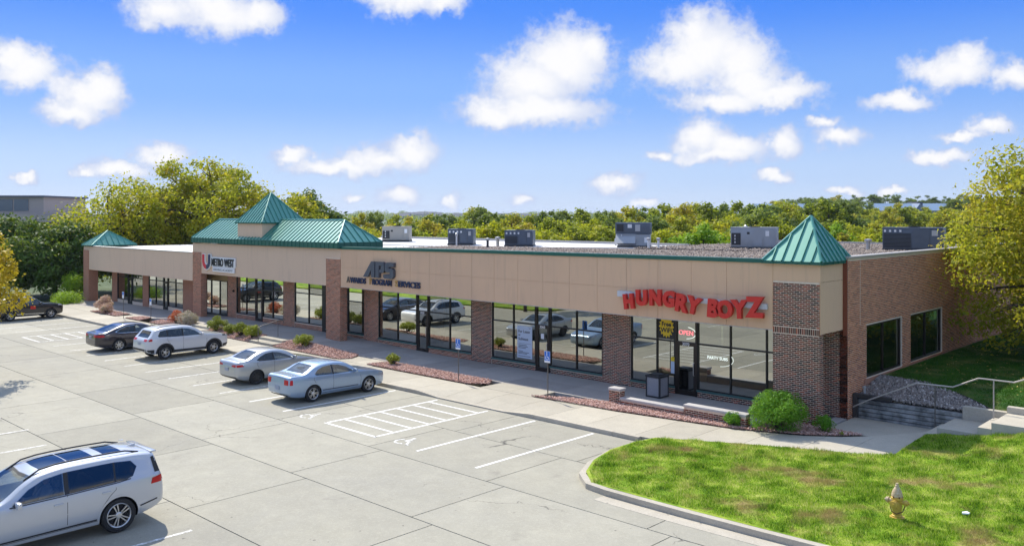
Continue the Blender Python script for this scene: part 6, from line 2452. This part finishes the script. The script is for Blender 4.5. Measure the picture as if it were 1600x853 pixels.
def build_car(name, label, sp, loc, rz, paint_mat):
    L_, hw = sp['L'], sp['W'] / 2
    for k, key in (('ft', 'top'), ('fb', 'bot'), ('fw', 'wid'), ('fe', 'belt')):
        sp[k] = pchip(sp[key])
    e = empty(name, (0, 0, 0))
    tag(e, label, 'car')
    X = lambda d: L_ / 2 - d
    bm = loft(sp, 0, L_, .075)
    bvh = BVHTree.FromBMesh(bm)
    me = bpy.data.meshes.new('body')
    bm.to_mesh(me)
    bm.free()
    body = link('body', me, paint_mat, e)
    # cabin hollow
    cav = loft(sp, sp['cabin'][0], sp['cabin'][1], .12, inset=.075, floor=.42)
    boolean_apply(body, cav, M['cabin'])
    # window openings
    sides = sp['side_windows']
    cb = bmesh.new()
    wins = []
    for poly, gl in sides:
        p2 = [(X(d), z) for d, z in poly]
        for pl in ('R', 'L'):
            wins.append((p2, pl, gl, .20, 'side_window'))
    wins.append(([(X(d), y) for d, y in sp['windshield']], 'T', 'car_glass', .22, 'windshield'))
    if 'rear_glass_top' in sp:
        wins.append(([(X(d), y) for d, y in sp['rear_glass_top']], 'T', sp.get('rear_mat', 'car_glass_dark'), .2, 'rear_window'))
    if 'rear_glass' in sp:
        wins.append((sp['rear_glass'], 'B', sp.get('rear_mat', 'car_glass_dark'), .2, 'rear_window'))
    for poly, pl, gl, dep, nm in wins:
        cutter(bvh, shrink(poly, .02), pl, .08, dep, cb)
    boolean_apply(body, cb, M['trim'])
    # wheel arches
    wa = bmesh.new()
    wr = sp['wheel_r']
    axles = (sp['front_axle'], sp['rear_axle'])
    for d in axles:
        for s in (-1, 1):
            mb = MB().lathe([(wr + .055, s * (hw - .30)), (wr + .055, s * (hw + .2))], (X(d), 0, wr - .01), 'y', 32)
            m2 = mb.mesh('t')
            wa.from_mesh(m2)
    bmesh.ops.recalc_face_normals(wa, faces=wa.faces)
    boolean_apply(body, wa, M['gap'])
    body.data.polygons.foreach_set('use_smooth', [True] * len(body.data.polygons))
    body.data.set_sharp_from_angle(angle=R(30))
    # panes
    for poly, pl, gl, dep, nm in wins:
        skin(bvh, poly, pl, .004, M[gl], nm, e)
    for poly in sp.get('pillars', []):
        for pl in ('R', 'L'):
            skin(bvh, [(X(d), z) for d, z in poly], pl, .0045, M['trim'], 'pillar', e)
    # dark surround strips round the side windows
    for pl in ('R', 'L'):
        for ln, w, mt, nm in sp.get('trim_lines', []):
            skin(bvh, line_poly([(X(d), z) for d, z in ln], w), pl, .009, M[mt], nm, e, .12)
        for ln in sp['seams']:
            skin(bvh, line_poly([(X(d), z) for d, z in ln], .011), pl, .0025, M['gap'], 'panel_gap', e, .15)
        for poly, mt, nm in sp.get('side_patches', []):
            skin(bvh, [(X(d), z) for d, z in poly], pl, .007, M[mt], nm, e)
        s = -1 if pl == 'R' else 1
        for d, z in sp['handles']:
            h = bvh.ray_cast(Vector((X(d), 3 * s, z)), Vector((0, -s, 0)))[0]
            yy = h.y
            MB().cbox((X(d), yy + s * .018, z), (.20, .035, .032)).build('door_handle', sp.get('handle_mat', paint_mat), e, local=True, bevel=.008)
        # mirror
        d, z = sp['mirror']
        h = bvh.ray_cast(Vector((X(d), 3 * s, z)), Vector((0, -s, 0)))[0]
        yy = h.y
        mm = MB().cbox((X(d) - .02, yy + s * .13, z + .06), (.10, .22, .14))
        mm.build('mirror', paint_mat, e, local=True, bevel=.03)
        MB().cbox((X(d), yy + s * .03, z + .01), (.06, .08, .03)).build('mirror_arm', M['trim'], e, local=True)
    for poly, mt, nm in sp.get('rear_patches', []):
        skin(bvh, poly, 'B', .006, M[mt], nm, e)
    for poly, mt, nm in sp.get('front_patches', []):
        skin(bvh, poly, 'F', .006, M[mt], nm, e)
    for poly, mt, nm in sp.get('top_patches', []):
        skin(bvh, [(X(d), y) for d, y in poly], 'T', .006, M[mt], nm, e)
    # arch lips
    for d in axles:
        for pl in ('R', 'L'):
            arc = [(X(d) + (wr + sp.get('arch_w', .05) / 2 + .05) * math.cos(t), wr - .01 + (wr + sp.get('arch_w', .05) / 2 + .05) * math.sin(t)) for t in np.linspace(R(-8), R(188), 26)]
            arc = [(a, max(z, sp['fb'](L_ / 2 - a) + .05)) for a, z in arc]
            skin(bvh, line_poly(arc, sp.get('arch_w', .05)), pl, .008, sp.get('arch_mat') or paint_mat, 'arch_trim', e, .10)
    for d in axles:
        for s in (-1, 1):
            make_wheel(e, X(d), s * (hw - .125), s, wr, .235, sp['rim_r'], sp['rim_mat'], sp['spokes'], sp['rim_style'])
    # roof rails
    if 'rails' in sp:
        d0, d1 = sp['rails']
        for s in (-1, 1):
            pts = []
            for d in np.linspace(d0, d1, 9):
                y = s * (sp['rail_y'])
                h = bvh.ray_cast(Vector((X(d), y, 4)), Vector((0, 0, -1)))[0]
                lift = .055 if d0 + .1 < d < d1 - .1 else .0
                pts.append((X(d), y, h.z + lift))
            MB().tube(pts, .02, 6).build('roof_rail', M[sp.get('rail_mat', 'trim')], e, smooth=True, local=True)
    # plate, seats, wheel
    if 'plate' in sp:
        zc = sp['plate']
        h = bvh.ray_cast(Vector((-6, 0, zc)), Vector((1, 0, 0)))[0]
        MB().cbox((h.x - .012, 0, zc), (.016, .31, .155)).build('number_plate', M['plate'], e, local=True)
    fs = sp['seat_d']
    for s in (-1, 1):
        st_ = MB().cbox((X(fs), s * .37, .62), (.5, .48, .16))
        st_.prism([(X(fs) - .22, s * .37 - .22, .66), (X(fs) - .10, s * .37 - .22, .66), (X(fs) - .28, s * .37 - .22, 1.22), (X(fs) - .38, s * .37 - .22, 1.22)], (0, .44, 0))
        st_.cbox((X(fs) - .36, s * .37, 1.32), (.10, .26, .17))
        st_.build('front_seat', M['seat'], e, local=True, bevel=.03)
    rs = MB().cbox((X(fs + .95), 0, .62), (.5, 1.25, .16))
    rs.prism([(X(fs + .95) - .2, -.62, .66), (X(fs + .95) - .06, -.62, .66), (X(fs + .95) - .26, -.62, 1.18), (X(fs + .95) - .38, -.62, 1.18)], (0, 1.24, 0))
    rs.build('rear_seat', M['seat'], e, local=True, bevel=.03)
    sw_ = MB()
    cx, cz = X(fs - .55), .98
    ring = [(cx - .19 * math.sin(t) * .35, .37 + .19 * math.cos(t), cz + .19 * math.sin(t)) for t in np.linspace(0, 2 * math.pi, 19)]
    sw_.tube(ring, .016, 6, caps=False)
    sw_.tube([(cx, .19, cz), (cx, .55, cz)], .014, 6)
    sw_.build('steering_wheel', M['trim'], e, local=True)
    MB().cbox((X(sp['cabin'][0] + .32), 0, .84), (.5, 1.36, .16)).build('dashboard', M['cabin'], e, local=True, bevel=.04)
    e.location = loc
    e.rotation_euler = (0, 0, rz)
    return e


def sedan_windows(front, mid, rear, z0, zt, q, gl_rear='car_glass_dark'):
    pass


PI2 = math.pi / 2
# --- silver-blue sedan (nose to the shops)
av = dict(L=4.85, W=1.85, tumble=.42, wheel_r=.335, rim_r=.235, front_axle=.98, rear_axle=3.745,
          top=[(0, .62), (.04, .74), (.15, .80), (.6, .90), (1.15, .985), (1.45, 1.05), (2.0, 1.36), (2.25, 1.44), (2.7, 1.485), (3.2, 1.46), (3.6, 1.38), (4.05, 1.17), (4.3, 1.12), (4.65, 1.12), (4.79, 1.08), (4.83, .92), (4.85, .70)],
          bot=[(0, .42), (.06, .30), (.25, .22), (.6, .20), (4.2, .21), (4.65, .27), (4.85, .42)],
          wid=[(0, .58), (.05, .70), (.18, .80), (.45, .88), (.9, .92), (2.4, .925), (3.8, .92), (4.4, .89), (4.7, .83), (4.81, .76), (4.85, .66)],
          belt=[(0, .74), (.6, .84), (1.3, .93), (2.4, .97), (3.6, 1.02), (4.85, 1.04)],
          cabin=(1.55, 4.1), seat_d=2.45, pillars=[[(2.74, .995), (2.74, 1.365), (2.83, 1.365), (2.83, .998)]],
          side_windows=[([(1.72, 1.0), (2.1, 1.22), (2.45, 1.335), (2.74, 1.365), (2.74, .995)], 'car_glass'), ([(2.83, .998), (2.83, 1.365), (3.2, 1.345), (3.48, 1.25), (3.66, 1.10), (3.6, 1.035)], 'car_glass')],
          windshield=[(1.50, -.66), (1.46, 0), (1.50, .66), (2.16, .56), (2.12, 0), (2.16, -.56)],
          rear_glass_top=[(3.52, -.52), (3.52, .52), (4.08, .62), (4.12, 0), (4.08, -.62)], rear_mat='car_glass',
          seams=[[(1.42, .32), (1.40, .7), (1.46, .94)], [(2.785, .30), (2.785, .97)], [(3.44, .36), (3.55, .6), (3.72, .9), (3.68, 1.04)], [(1.42, .31), (3.42, .31)]],
          handles=[(2.6, .83), (3.5, .86)], mirror=(1.72, .98),
          trim_lines=[([(1.55, .40), (3.3, .42)], .03, 'trim', 'side_moulding')],
          side_patches=[([(.12, .62), (.14, .76), (.42, .82), (.46, .74), (.3, .64)], 'head_clear', 'headlight'), ([(4.66, .78), (4.66, .98), (4.83, .98), (4.83, .78)], 'tail_red', 'taillight')],
          rear_patches=[([(-.80, .78), (-.80, .98), (-.47, .98), (-.49, .78)], 'tail_red', 'taillight'), ([(.80, .78), (.80, .98), (.47, .98), (.49, .78)], 'tail_red', 'taillight'), ([(-.6, .30), (.6, .30), (.6, .36), (-.6, .36)], 'trim', 'bumper_vent')],
          plate=.62, rim_mat='alloy', spokes=5, rim_style='double')
build_car('parked_car', 'light blue sedan with red taillights parked beside the hatched bay', av, (-30.87, 21.37, LZ + .005), PI2, paint('paint_blue', (0.33, 0.44, 0.58), .45))

# --- silver hatch-backed sedan with dark wheels
mz3 = dict(L=4.60, W=1.80, tumble=.44, wheel_r=.325, rim_r=.235, front_axle=.92, rear_axle=3.62,
           top=[(0, .60), (.05, .72), (.2, .78), (.7, .89), (1.2, .98), (1.45, 1.04), (2.05, 1.34), (2.4, 1.43), (2.8, 1.455), (3.2, 1.42), (3.6, 1.31), (4.05, 1.12), (4.3, 1.08), (4.46, 1.07), (4.55, .98), (4.58, .84), (4.60, .66)],
           bot=[(0, .42), (.06, .30), (.25, .22), (.6, .19), (4.0, .20), (4.4, .28), (4.6, .42)],
           wid=[(0, .52), (.05, .66), (.2, .78), (.5, .86), (.9, .895), (2.4, .90), (3.6, .90), (4.2, .86), (4.45, .80), (4.56, .72), (4.6, .62)],
           belt=[(0, .72), (.6, .83), (1.3, .91), (2.4, .96), (3.6, 1.01), (4.6, 1.02)],
           cabin=(1.55, 3.95), seat_d=2.4, pillars=[[(2.70, .985), (2.70, 1.33), (2.79, 1.33), (2.79, .99)]],
           side_windows=[([(1.75, .99), (2.1, 1.18), (2.45, 1.30), (2.7, 1.33), (2.7, .985)], 'car_glass'), ([(2.79, .99), (2.79, 1.33), (3.1, 1.305), (3.4, 1.2), (3.62, 1.07), (3.5, 1.02)], 'car_glass_dark')],
           windshield=[(1.52, -.64), (1.46, 0), (1.52, .64), (2.18, .53), (2.14, 0), (2.18, -.53)],
           rear_glass_top=[(3.38, -.50), (3.38, .50), (4.0, .58), (4.04, 0), (4.0, -.58)],
           seams=[[(1.38, .32), (1.36, .7), (1.44, .92)], [(2.74, .28), (2.74, .96)], [(3.32, .34), (3.42, .56), (3.6, .86), (3.58, 1.0)]],
           handles=[(2.55, .82), (3.38, .85)], mirror=(1.72, .97),
           side_patches=[([(.12, .60), (.14, .72), (.45, .78), (.4, .68)], 'head_clear', 'headlight'), ([(4.22, .86), (4.30, .95), (4.52, .95), (4.54, .84)], 'tail_red', 'taillight')],
           rear_patches=[([(-.76, .84), (-.74, .96), (-.40, .92), (-.38, .86)], 'tail_red', 'taillight'), ([(.76, .84), (.74, .96), (.40, .92), (.38, .86)], 'tail_red', 'taillight'), ([(-.7, .30), (.7, .30), (.7, .42), (-.7, .42)], 'trim', 'bumper_vent')],
           plate=.72, rim_mat='alloy_dark', spokes=10, rim_style='single')
build_car('parked_car', 'silver sedan with black wheels parked left of the light blue sedan', mz3, (-35.75, 21.7, LZ + .005), PI2, paint('paint_silver', (0.47, 0.49, 0.51), .6))

# --- white compact SUV
jp = dict(L=4.62, W=1.86, tumble=.36, wheel_r=.36, rim_r=.225, front_axle=.92, rear_axle=3.62,
          top=[(0, .72), (.04, .92), (.15, 1.00), (.6, 1.07), (1.1, 1.13), (1.35, 1.17), (1.9, 1.52), (2.15, 1.62), (2.7, 1.67), (3.4, 1.655), (3.95, 1.60), (4.12, 1.55), (4.34, 1.25), (4.48, 1.12), (4.56, 1.02), (4.60, .85), (4.62, .66)],
          bot=[(0, .48), (.06, .36), (.3, .28), (.6, .26), (4.0, .27), (4.4, .36), (4.62, .48)],
          wid=[(0, .64), (.05, .76), (.2, .86), (.5, .915), (1.0, .93), (3.6, .93), (4.2, .90), (4.45, .85), (4.58, .78), (4.62, .70)],
          belt=[(0, .96), (.6, 1.02), (1.3, 1.06), (2.4, 1.09), (3.6, 1.14), (4.62, 1.16)],
          cabin=(1.5, 4.15), seat_d=2.3, pillars=[[(2.60, 1.12), (2.60, 1.53), (2.69, 1.535), (2.69, 1.125)], [(3.45, 1.15), (3.45, 1.52), (3.53, 1.515), (3.53, 1.16)]],
          side_windows=[([(1.62, 1.11), (1.95, 1.36), (2.25, 1.49), (2.6, 1.53), (2.6, 1.12)], 'car_glass'), ([(2.69, 1.125), (2.69, 1.535), (3.45, 1.52), (3.45, 1.15)], 'car_glass_dark'), ([(3.53, 1.16), (3.53, 1.515), (3.85, 1.47), (4.0, 1.24), (3.95, 1.18)], 'car_glass_dark')],
          windshield=[(1.42, -.68), (1.36, 0), (1.42, .68), (2.04, .60), (2.0, 0), (2.04, -.60)],
          rear_glass=[(-.60, 1.16), (.60, 1.16), (.52, 1.48), (-.52, 1.48)],
          seams=[[(1.35, .42), (1.33, .8), (1.36, 1.06)], [(2.645, .40), (2.645, 1.10)], [(3.22, .42), (3.34, .75), (3.5, .98), (3.5, 1.12)]],
          handles=[(2.45, .95), (3.36, .98)], mirror=(1.62, 1.1), handle_mat=None,
          side_patches=[([(1.3, .28), (1.3, .44), (3.22, .46), (3.22, .28)], 'trim', 'cladding'), ([(4.2, .30), (4.2, .56), (4.60, .56), (4.60, .30)], 'trim', 'bumper_cladding'), ([(.02, .30), (.02, .55), (.4, .50), (.4, .30)], 'trim', 'bumper_cladding'), ([(.06, .92), (.08, .98), (.42, 1.02), (.42, .94)], 'trim', 'headlight'), ([(4.3, 1.0), (4.3, 1.12), (4.52, 1.10), (4.54, .99)], 'tail_red', 'taillight')],
          rear_patches=[([(-.82, .98), (-.80, 1.10), (-.42, 1.10), (-.44, 1.0)], 'tail_red', 'taillight'), ([(.82, .98), (.80, 1.10), (.42, 1.10), (.44, 1.0)], 'tail_red', 'taillight'), ([(-.82, .36), (.82, .36), (.82, .60), (-.82, .60)], 'trim', 'bumper_cladding')],
          plate=.86, rim_mat='alloy', spokes=5, rim_style='double', arch_mat=None, arch_w=.09, rails=(1.95, 4.0), rail_y=.56)
jp['arch_mat'] = M['trim']
pw = paint('paint_white', (0.66, 0.67, 0.69), .12, .3)
jp['handle_mat'] = pw
build_car('parked_car', 'white compact SUV with black wheel arch cladding', jp, (-45.3, 21.95, LZ + .005), PI2, pw)

# --- dark sedan
dk = dict(av)
dk.update(L=4.93, top=[(0, .60), (.04, .74), (.15, .80), (.6, .88), (1.15, .97), (1.45, 1.04), (2.1, 1.34), (2.4, 1.43), (2.8, 1.465), (3.3, 1.44), (3.8, 1.31), (4.35, 1.12), (4.6, 1.07), (4.78, 1.06), (4.88, 1.0), (4.91, .86), (4.93, .70)],
          bot=[(0, .42), (.06, .30), (.25, .22), (.6, .19), (4.3, .20), (4.7, .28), (4.93, .42)],
          wid=[(0, .56), (.05, .70), (.18, .80), (.45, .88), (.9, .92), (2.4, .925), (3.8, .92), (4.5, .88), (4.78, .82), (4.89, .74), (4.93, .64)],
          belt=[(0, .74), (.6, .84), (1.3, .92), (2.4, .96), (3.6, 1.0), (4.93, 1.02)],
          rear_axle=3.72, pillars=[[(2.80, .985), (2.80, 1.34), (2.88, 1.34), (2.88, .985)]], rear_glass_top=[(3.62, -.50), (3.62, .50), (4.36, .62), (4.40, 0), (4.36, -.62)],
          side_windows=[([(1.75, .985), (2.15, 1.20), (2.5, 1.31), (2.8, 1.34), (2.8, .985)], 'car_glass'), ([(2.88, .985), (2.88, 1.34), (3.3, 1.315), (3.6, 1.22), (3.9, 1.06), (3.7, 1.02)], 'car_glass_dark')],
          seams=[[(1.42, .32), (1.40, .7), (1.46, .92)], [(2.84, .30), (2.84, .96)], [(3.44, .36), (3.55, .6), (3.76, .9), (3.74, 1.0)]],
          trim_lines=[([(1.72, .975), (2.8, .972), (3.7, 1.005)], .016, 'chrome', 'window_trim'), ([(3.7, 1.005), (3.93, 1.07), (3.6, 1.235), (3.3, 1.33), (2.8, 1.355)], .016, 'chrome', 'window_trim')],
          side_patches=[([(.12, .60), (.14, .74), (.5, .80), (.44, .70)], 'head_clear', 'headlight'), ([(4.5, .84), (4.55, .96), (4.86, .96), (4.88, .84)], 'tail_red', 'taillight')],
          rear_patches=[([(-.80, .84), (-.78, .97), (-.40, .97), (-.42, .84)], 'tail_red', 'taillight'), ([(.80, .84), (.78, .97), (.40, .97), (.42, .84)], 'tail_red', 'taillight'), ([(-.7, .28), (.7, .28), (.7, .40), (-.7, .40)], 'trim', 'bumper_vent')],
          plate=.80, rim_mat='alloy', spokes=7, rim_style='single')
build_car('parked_car', 'dark purple-grey sedan parked beyond the white compact SUV', dk, (-49.85, 21.4, LZ + .005), PI2, paint('paint_dark', (0.040, 0.034, 0.045), .5, .25))

# --- black SUV at the far end
bk = dict(jp)
bk.update(arch_mat=None, arch_w=.05, handle_mat=None)
pb = paint('paint_black', (0.018, 0.018, 0.02), .3, .25)
bk['handle_mat'] = pb
bk['side_patches'] = [([(.06, .88), (.08, .98), (.42, 1.02), (.42, .92)], 'head_clear', 'headlight'), ([(4.3, 1.0), (4.3, 1.12), (4.52, 1.10), (4.54, .99)], 'tail_red', 'taillight'), ([(1.95, .76), (1.95, .98), (2.3, .98), (2.3, .76)], 'sign_red', 'door_logo'), ([(1.3, .40), (1.3, .43), (3.22, .46), (3.22, .42)], 'chrome', 'sill_trim')]
build_car('parked_car', 'black SUV with a small red door logo beneath the yellow branches', bk, (-69.1, 21.75, LZ + .005), PI2, pb)

# --- large silver-blue SUV in the drive aisle, with a driver
x7 = dict(L=5.15, W=2.0, tumble=.30, wheel_r=.405, rim_r=.29, front_axle=.91, rear_axle=4.015,
          top=[(0, .72), (.05, .98), (.15, 1.06), (.6, 1.13), (1.2, 1.20), (1.45, 1.24), (2.05, 1.60), (2.35, 1.72), (2.9, 1.785), (3.6, 1.79), (4.3, 1.775), (4.75, 1.735), (4.92, 1.70), (5.00, 1.45), (5.06, 1.22), (5.115, 1.08), (5.14, .90), (5.15, .66)],
          bot=[(0, .46), (.06, .34), (.3, .26), (.6, .25), (4.4, .26), (4.85, .34), (5.15, .48)],
          wid=[(0, .70), (.05, .82), (.2, .92), (.5, .98), (1.0, 1.0), (4.0, 1.0), (4.6, .985), (4.92, .955), (5.06, .915), (5.12, .87), (5.15, .80)],
          belt=[(0, 1.0), (.6, 1.06), (1.3, 1.11), (2.4, 1.145), (3.6, 1.17), (5.15, 1.20)],
          cabin=(1.65, 4.75), seat_d=2.45, pillars=[[(2.80, 1.165), (2.80, 1.635), (2.90, 1.64), (2.90, 1.17)], [(3.92, 1.20), (3.92, 1.645), (3.955, 1.645), (3.955, 1.205)]],
          side_windows=[([(1.70, 1.15), (2.05, 1.43), (2.4, 1.585), (2.80, 1.635), (2.80, 1.165)], 'car_glass'), ([(2.90, 1.17), (2.90, 1.64), (3.5, 1.648), (3.92, 1.645), (3.92, 1.20)], 'car_glass_dark'), ([(3.955, 1.205), (3.955, 1.645), (4.34, 1.61), (4.47, 1.46), (4.36, 1.26), (4.2, 1.215)], 'car_glass_dark')],
          windshield=[(1.52, -.76), (1.45, 0), (1.52, .76), (2.2, .66), (2.15, 0), (2.2, -.66)],
          rear_glass=[(-.66, 1.22), (.66, 1.22), (.58, 1.58), (-.58, 1.58)],
          seams=[[(1.40, .40), (1.38, .8), (1.42, 1.10)], [(2.85, .36), (2.85, 1.15)], [(3.55, .42), (3.62, .70), (3.80, .92), (3.94, 1.04), (3.94, 1.19)], [(.3, 1.02), (1.35, 1.10)], [(1.40, .37), (3.54, .40)]],
          handles=[(2.66, .985), (3.72, 1.02)], mirror=(1.78, 1.13), handle_mat=None,
          trim_lines=[([(1.66, 1.135), (2.85, 1.150), (3.95, 1.185), (4.30, 1.215)], .022, 'trim', 'window_trim'), ([(1.45, .41), (3.50, .43)], .035, 'trim', 'sill_trim'), ([(4.52, .52), (4.95, .60)], .03, 'trim', 'bumper_slot')],
          side_patches=[([(.10, .92), (.12, 1.02), (.5, 1.05), (.46, .96)], 'head_clear', 'headlight'), ([(4.78, .985), (4.82, 1.12), (5.07, 1.16), (5.125, .99)], 'tail_red', 'taillight'), ([(4.90, 1.24), (4.83, 1.60), (4.93, 1.62), (5.03, 1.24)], 'trim', 'rear_quarter_trim')],
          rear_patches=[([(-.84, 1.0), (-.83, 1.10), (-.35, 1.06), (-.36, 1.02)], 'tail_red', 'taillight'), ([(.84, 1.0), (.83, 1.10), (.35, 1.06), (.36, 1.02)], 'tail_red', 'taillight'), ([(-.8, .30), (.8, .30), (.8, .48), (-.8, .48)], 'trim', 'bumper_vent')],
          top_patches=[([(2.42, -.44), (2.40, 0), (2.42, .44), (3.02, .46), (3.02, -.46)], 'roof_glass', 'roof_window'), ([(3.05, -.46), (3.05, .46), (3.62, .46), (3.62, -.46)], 'roof_glass', 'roof_window'), ([(3.86, -.46), (3.86, .46), (4.30, .44), (4.30, -.44)], 'roof_glass', 'roof_window')],
          plate=.80, rim_mat='alloy', spokes=5, rim_style='double', rails=(2.05, 4.62), rail_y=.60)
px7 = paint('paint_ice', (0.55, 0.57, 0.60), .35)
x7['handle_mat'] = px7
bw = build_car('driven_car', 'large silver-blue SUV with roof rails and glass roof driving across the lot', x7, (0, 0, 0), 0, px7)
MB().prism([(5.15 / 2 - 4.72, -.55, 1.80), (5.15 / 2 - 4.72, -.49, 1.80), (5.15 / 2 - 4.60, -.52, 1.80)], (0, 0, .01)).build('antenna_base', px7, bw, local=True)
MB().prism([(-2.0, -.012, 1.77), (-2.22, -.012, 1.735), (-2.22, -.012, 1.80)], (0, .024, 0)).build('antenna_fin', px7, bw, local=True)
MB().prism([(-2.30, -.72, 1.685), (-2.30, .72, 1.685), (-2.47, .66, 1.665), (-2.47, -.66, 1.665)], (0, 0, .035)).build('spoiler', px7, bw, local=True, bevel=.012)
bw.location = (-21.98, 7.2, LZ + .005)
bw.rotation_euler = (0, 0, -PI2)

# driver: one skinned body
M['skin_tone'] = material('skin_tone', (0.42, 0.25, 0.18), 0.55)
M['shirt'] = material('shirt', (0.30, 0.27, 0.26), 0.8)
M['hair'] = material('hair', (0.09, 0.06, 0.04), 0.7)


def skinned(name, verts, edges, radii, mat, parent, root=0, sub=2):
    me = bpy.data.meshes.new(name)
    me.from_pydata(verts, edges, [])
    o = link(name, me, mat, parent)
    md = o.modifiers.new('skin', 'SKIN')
    for i, v in enumerate(me.skin_vertices[0].data):
        v.radius = (radii[i], radii[i])
        v.use_root = (i == root)
    md2 = o.modifiers.new('sub', 'SUBSURF')
    md2.levels = sub
    md2.render_levels = sub
    dg = bpy.context.evaluated_depsgraph_get()
    dg.update()
    nm = bpy.data.meshes.new_from_object(o.evaluated_get(dg))
    o.modifiers.clear()
    o.data = nm
    nm.polygons.foreach_set('use_smooth', [True] * len(nm.polygons))
    return o


sx = 5.15 / 2 - 2.45
pe = empty('person', (0, 0, 0))
tag(pe, 'driver in a light shirt seated at the wheel of the large SUV', 'person')
bv = [(sx - .12, .37, .78), (sx - .17, .37, 1.0), (sx - .2, .37, 1.2), (sx - .19, .37, 1.29), (sx - .17, .37, 1.36),
      (sx - .18, .57, 1.22), (sx - .02, .63, 1.0), (sx + .22, .54, 1.02), (sx + .34, .51, 1.1),
      (sx - .18, .17, 1.22), (sx - .02, .12, 1.0), (sx + .22, .20, 1.02), (sx + .34, .24, 1.1),
      (sx - .0, .47, .76), (sx + .38, .47, .80), (sx + .55, .47, .5), (sx - .0, .27, .76), (sx + .38, .27, .80), (sx + .55, .27, .5)]
be_ = [(0, 1), (1, 2), (2, 3), (3, 4), (2, 5), (5, 6), (6, 7), (7, 8), (2, 9), (9, 10), (10, 11), (11, 12), (0, 13), (13, 14), (14, 15), (0, 16), (16, 17), (17, 18)]
br_ = [.15, .15, .13, .06, .055, .07, .055, .045, .03, .07, .055, .045, .03, .10, .075, .055, .10, .075, .055]
skinned('body', bv, be_, br_, M['shirt'], pe)
hd_ = MB().lathe([(.001, -.13), (.04, -.125), (.065, -.09), (.08, -.03), (.088, .03), (.08, .08), (.05, .115), (.001, .13)], (sx - .15, .37, 1.46), 'z', 16)
hd_.lathe([(.001, 0), (.012, -.005), (.014, -.03), (.001, -.032)], (sx - .062, .37, 1.47), 'z', 6)
for s in (-1, 1):
    hd_.cbox((sx - .15, .37 + s * .088, 1.455), (.035, .014, .05))
hd_.build('head', M['skin_tone'], pe, smooth=True, local=True)
MB().lathe([(.093, .0), (.097, .05), (.088, .10), (.055, .135), (.001, .145)], (sx - .165, .37, 1.46), 'z', 16).build('hair', M['hair'], pe, smooth=True, local=True)
for s in (-1, 1):
    hb0 = Vector((sx + .36, .37 + s * .14, 1.10))
    hv, he, hr_ = [(hb0.x - .03, hb0.y, hb0.z - .01), tuple(hb0)], [(0, 1)], [.03, .034]
    for k in range(4):
        i0 = len(hv)
        hv += [(hb0.x + .035, hb0.y, hb0.z + .03 - .02 * k), (hb0.x + .06, hb0.y + s * -.02, hb0.z + .03 - .02 * k), (hb0.x + .045, hb0.y - s * .045, hb0.z + .03 - .02 * k)]
        he += [(1, i0), (i0, i0 + 1), (i0 + 1, i0 + 2)]
        hr_ += [.010, .009, .007]
    i0 = len(hv)
    hv += [(hb0.x + .0, hb0.y - s * .03, hb0.z + .03), (hb0.x + .03, hb0.y - s * .045, hb0.z + .045)]
    he += [(1, i0), (i0, i0 + 1)]
    hr_ += [.011, .008]
    skinned('hand', hv, he, hr_, M['skin_tone'], pe, 1, 1)
pe.location = bw.location
pe.rotation_euler = bw.rotation_euler
# ------------------------------------------------------------------ thin air over the whole place
hz_m = bpy.data.materials.new('haze')
hz_m.use_nodes = True
_nt = hz_m.node_tree
_nt.nodes.clear()
_v = nd(_nt, 'ShaderNodeVolumePrincipled', inp={'Color': (0.72, 0.82, 0.96, 1), 'Density': 0.0001, 'Anisotropy': 0.2})
_o = nd(_nt, 'ShaderNodeOutputMaterial')
_nt.links.new(_v.outputs[0], _o.inputs['Volume'])
hz_o = MB().box(-6200, 6200, -3200, 6200, -6, 48).build('haze', hz_m)
tag(hz_o, 'thin pale haze over the far land', 'haze', kind='stuff')
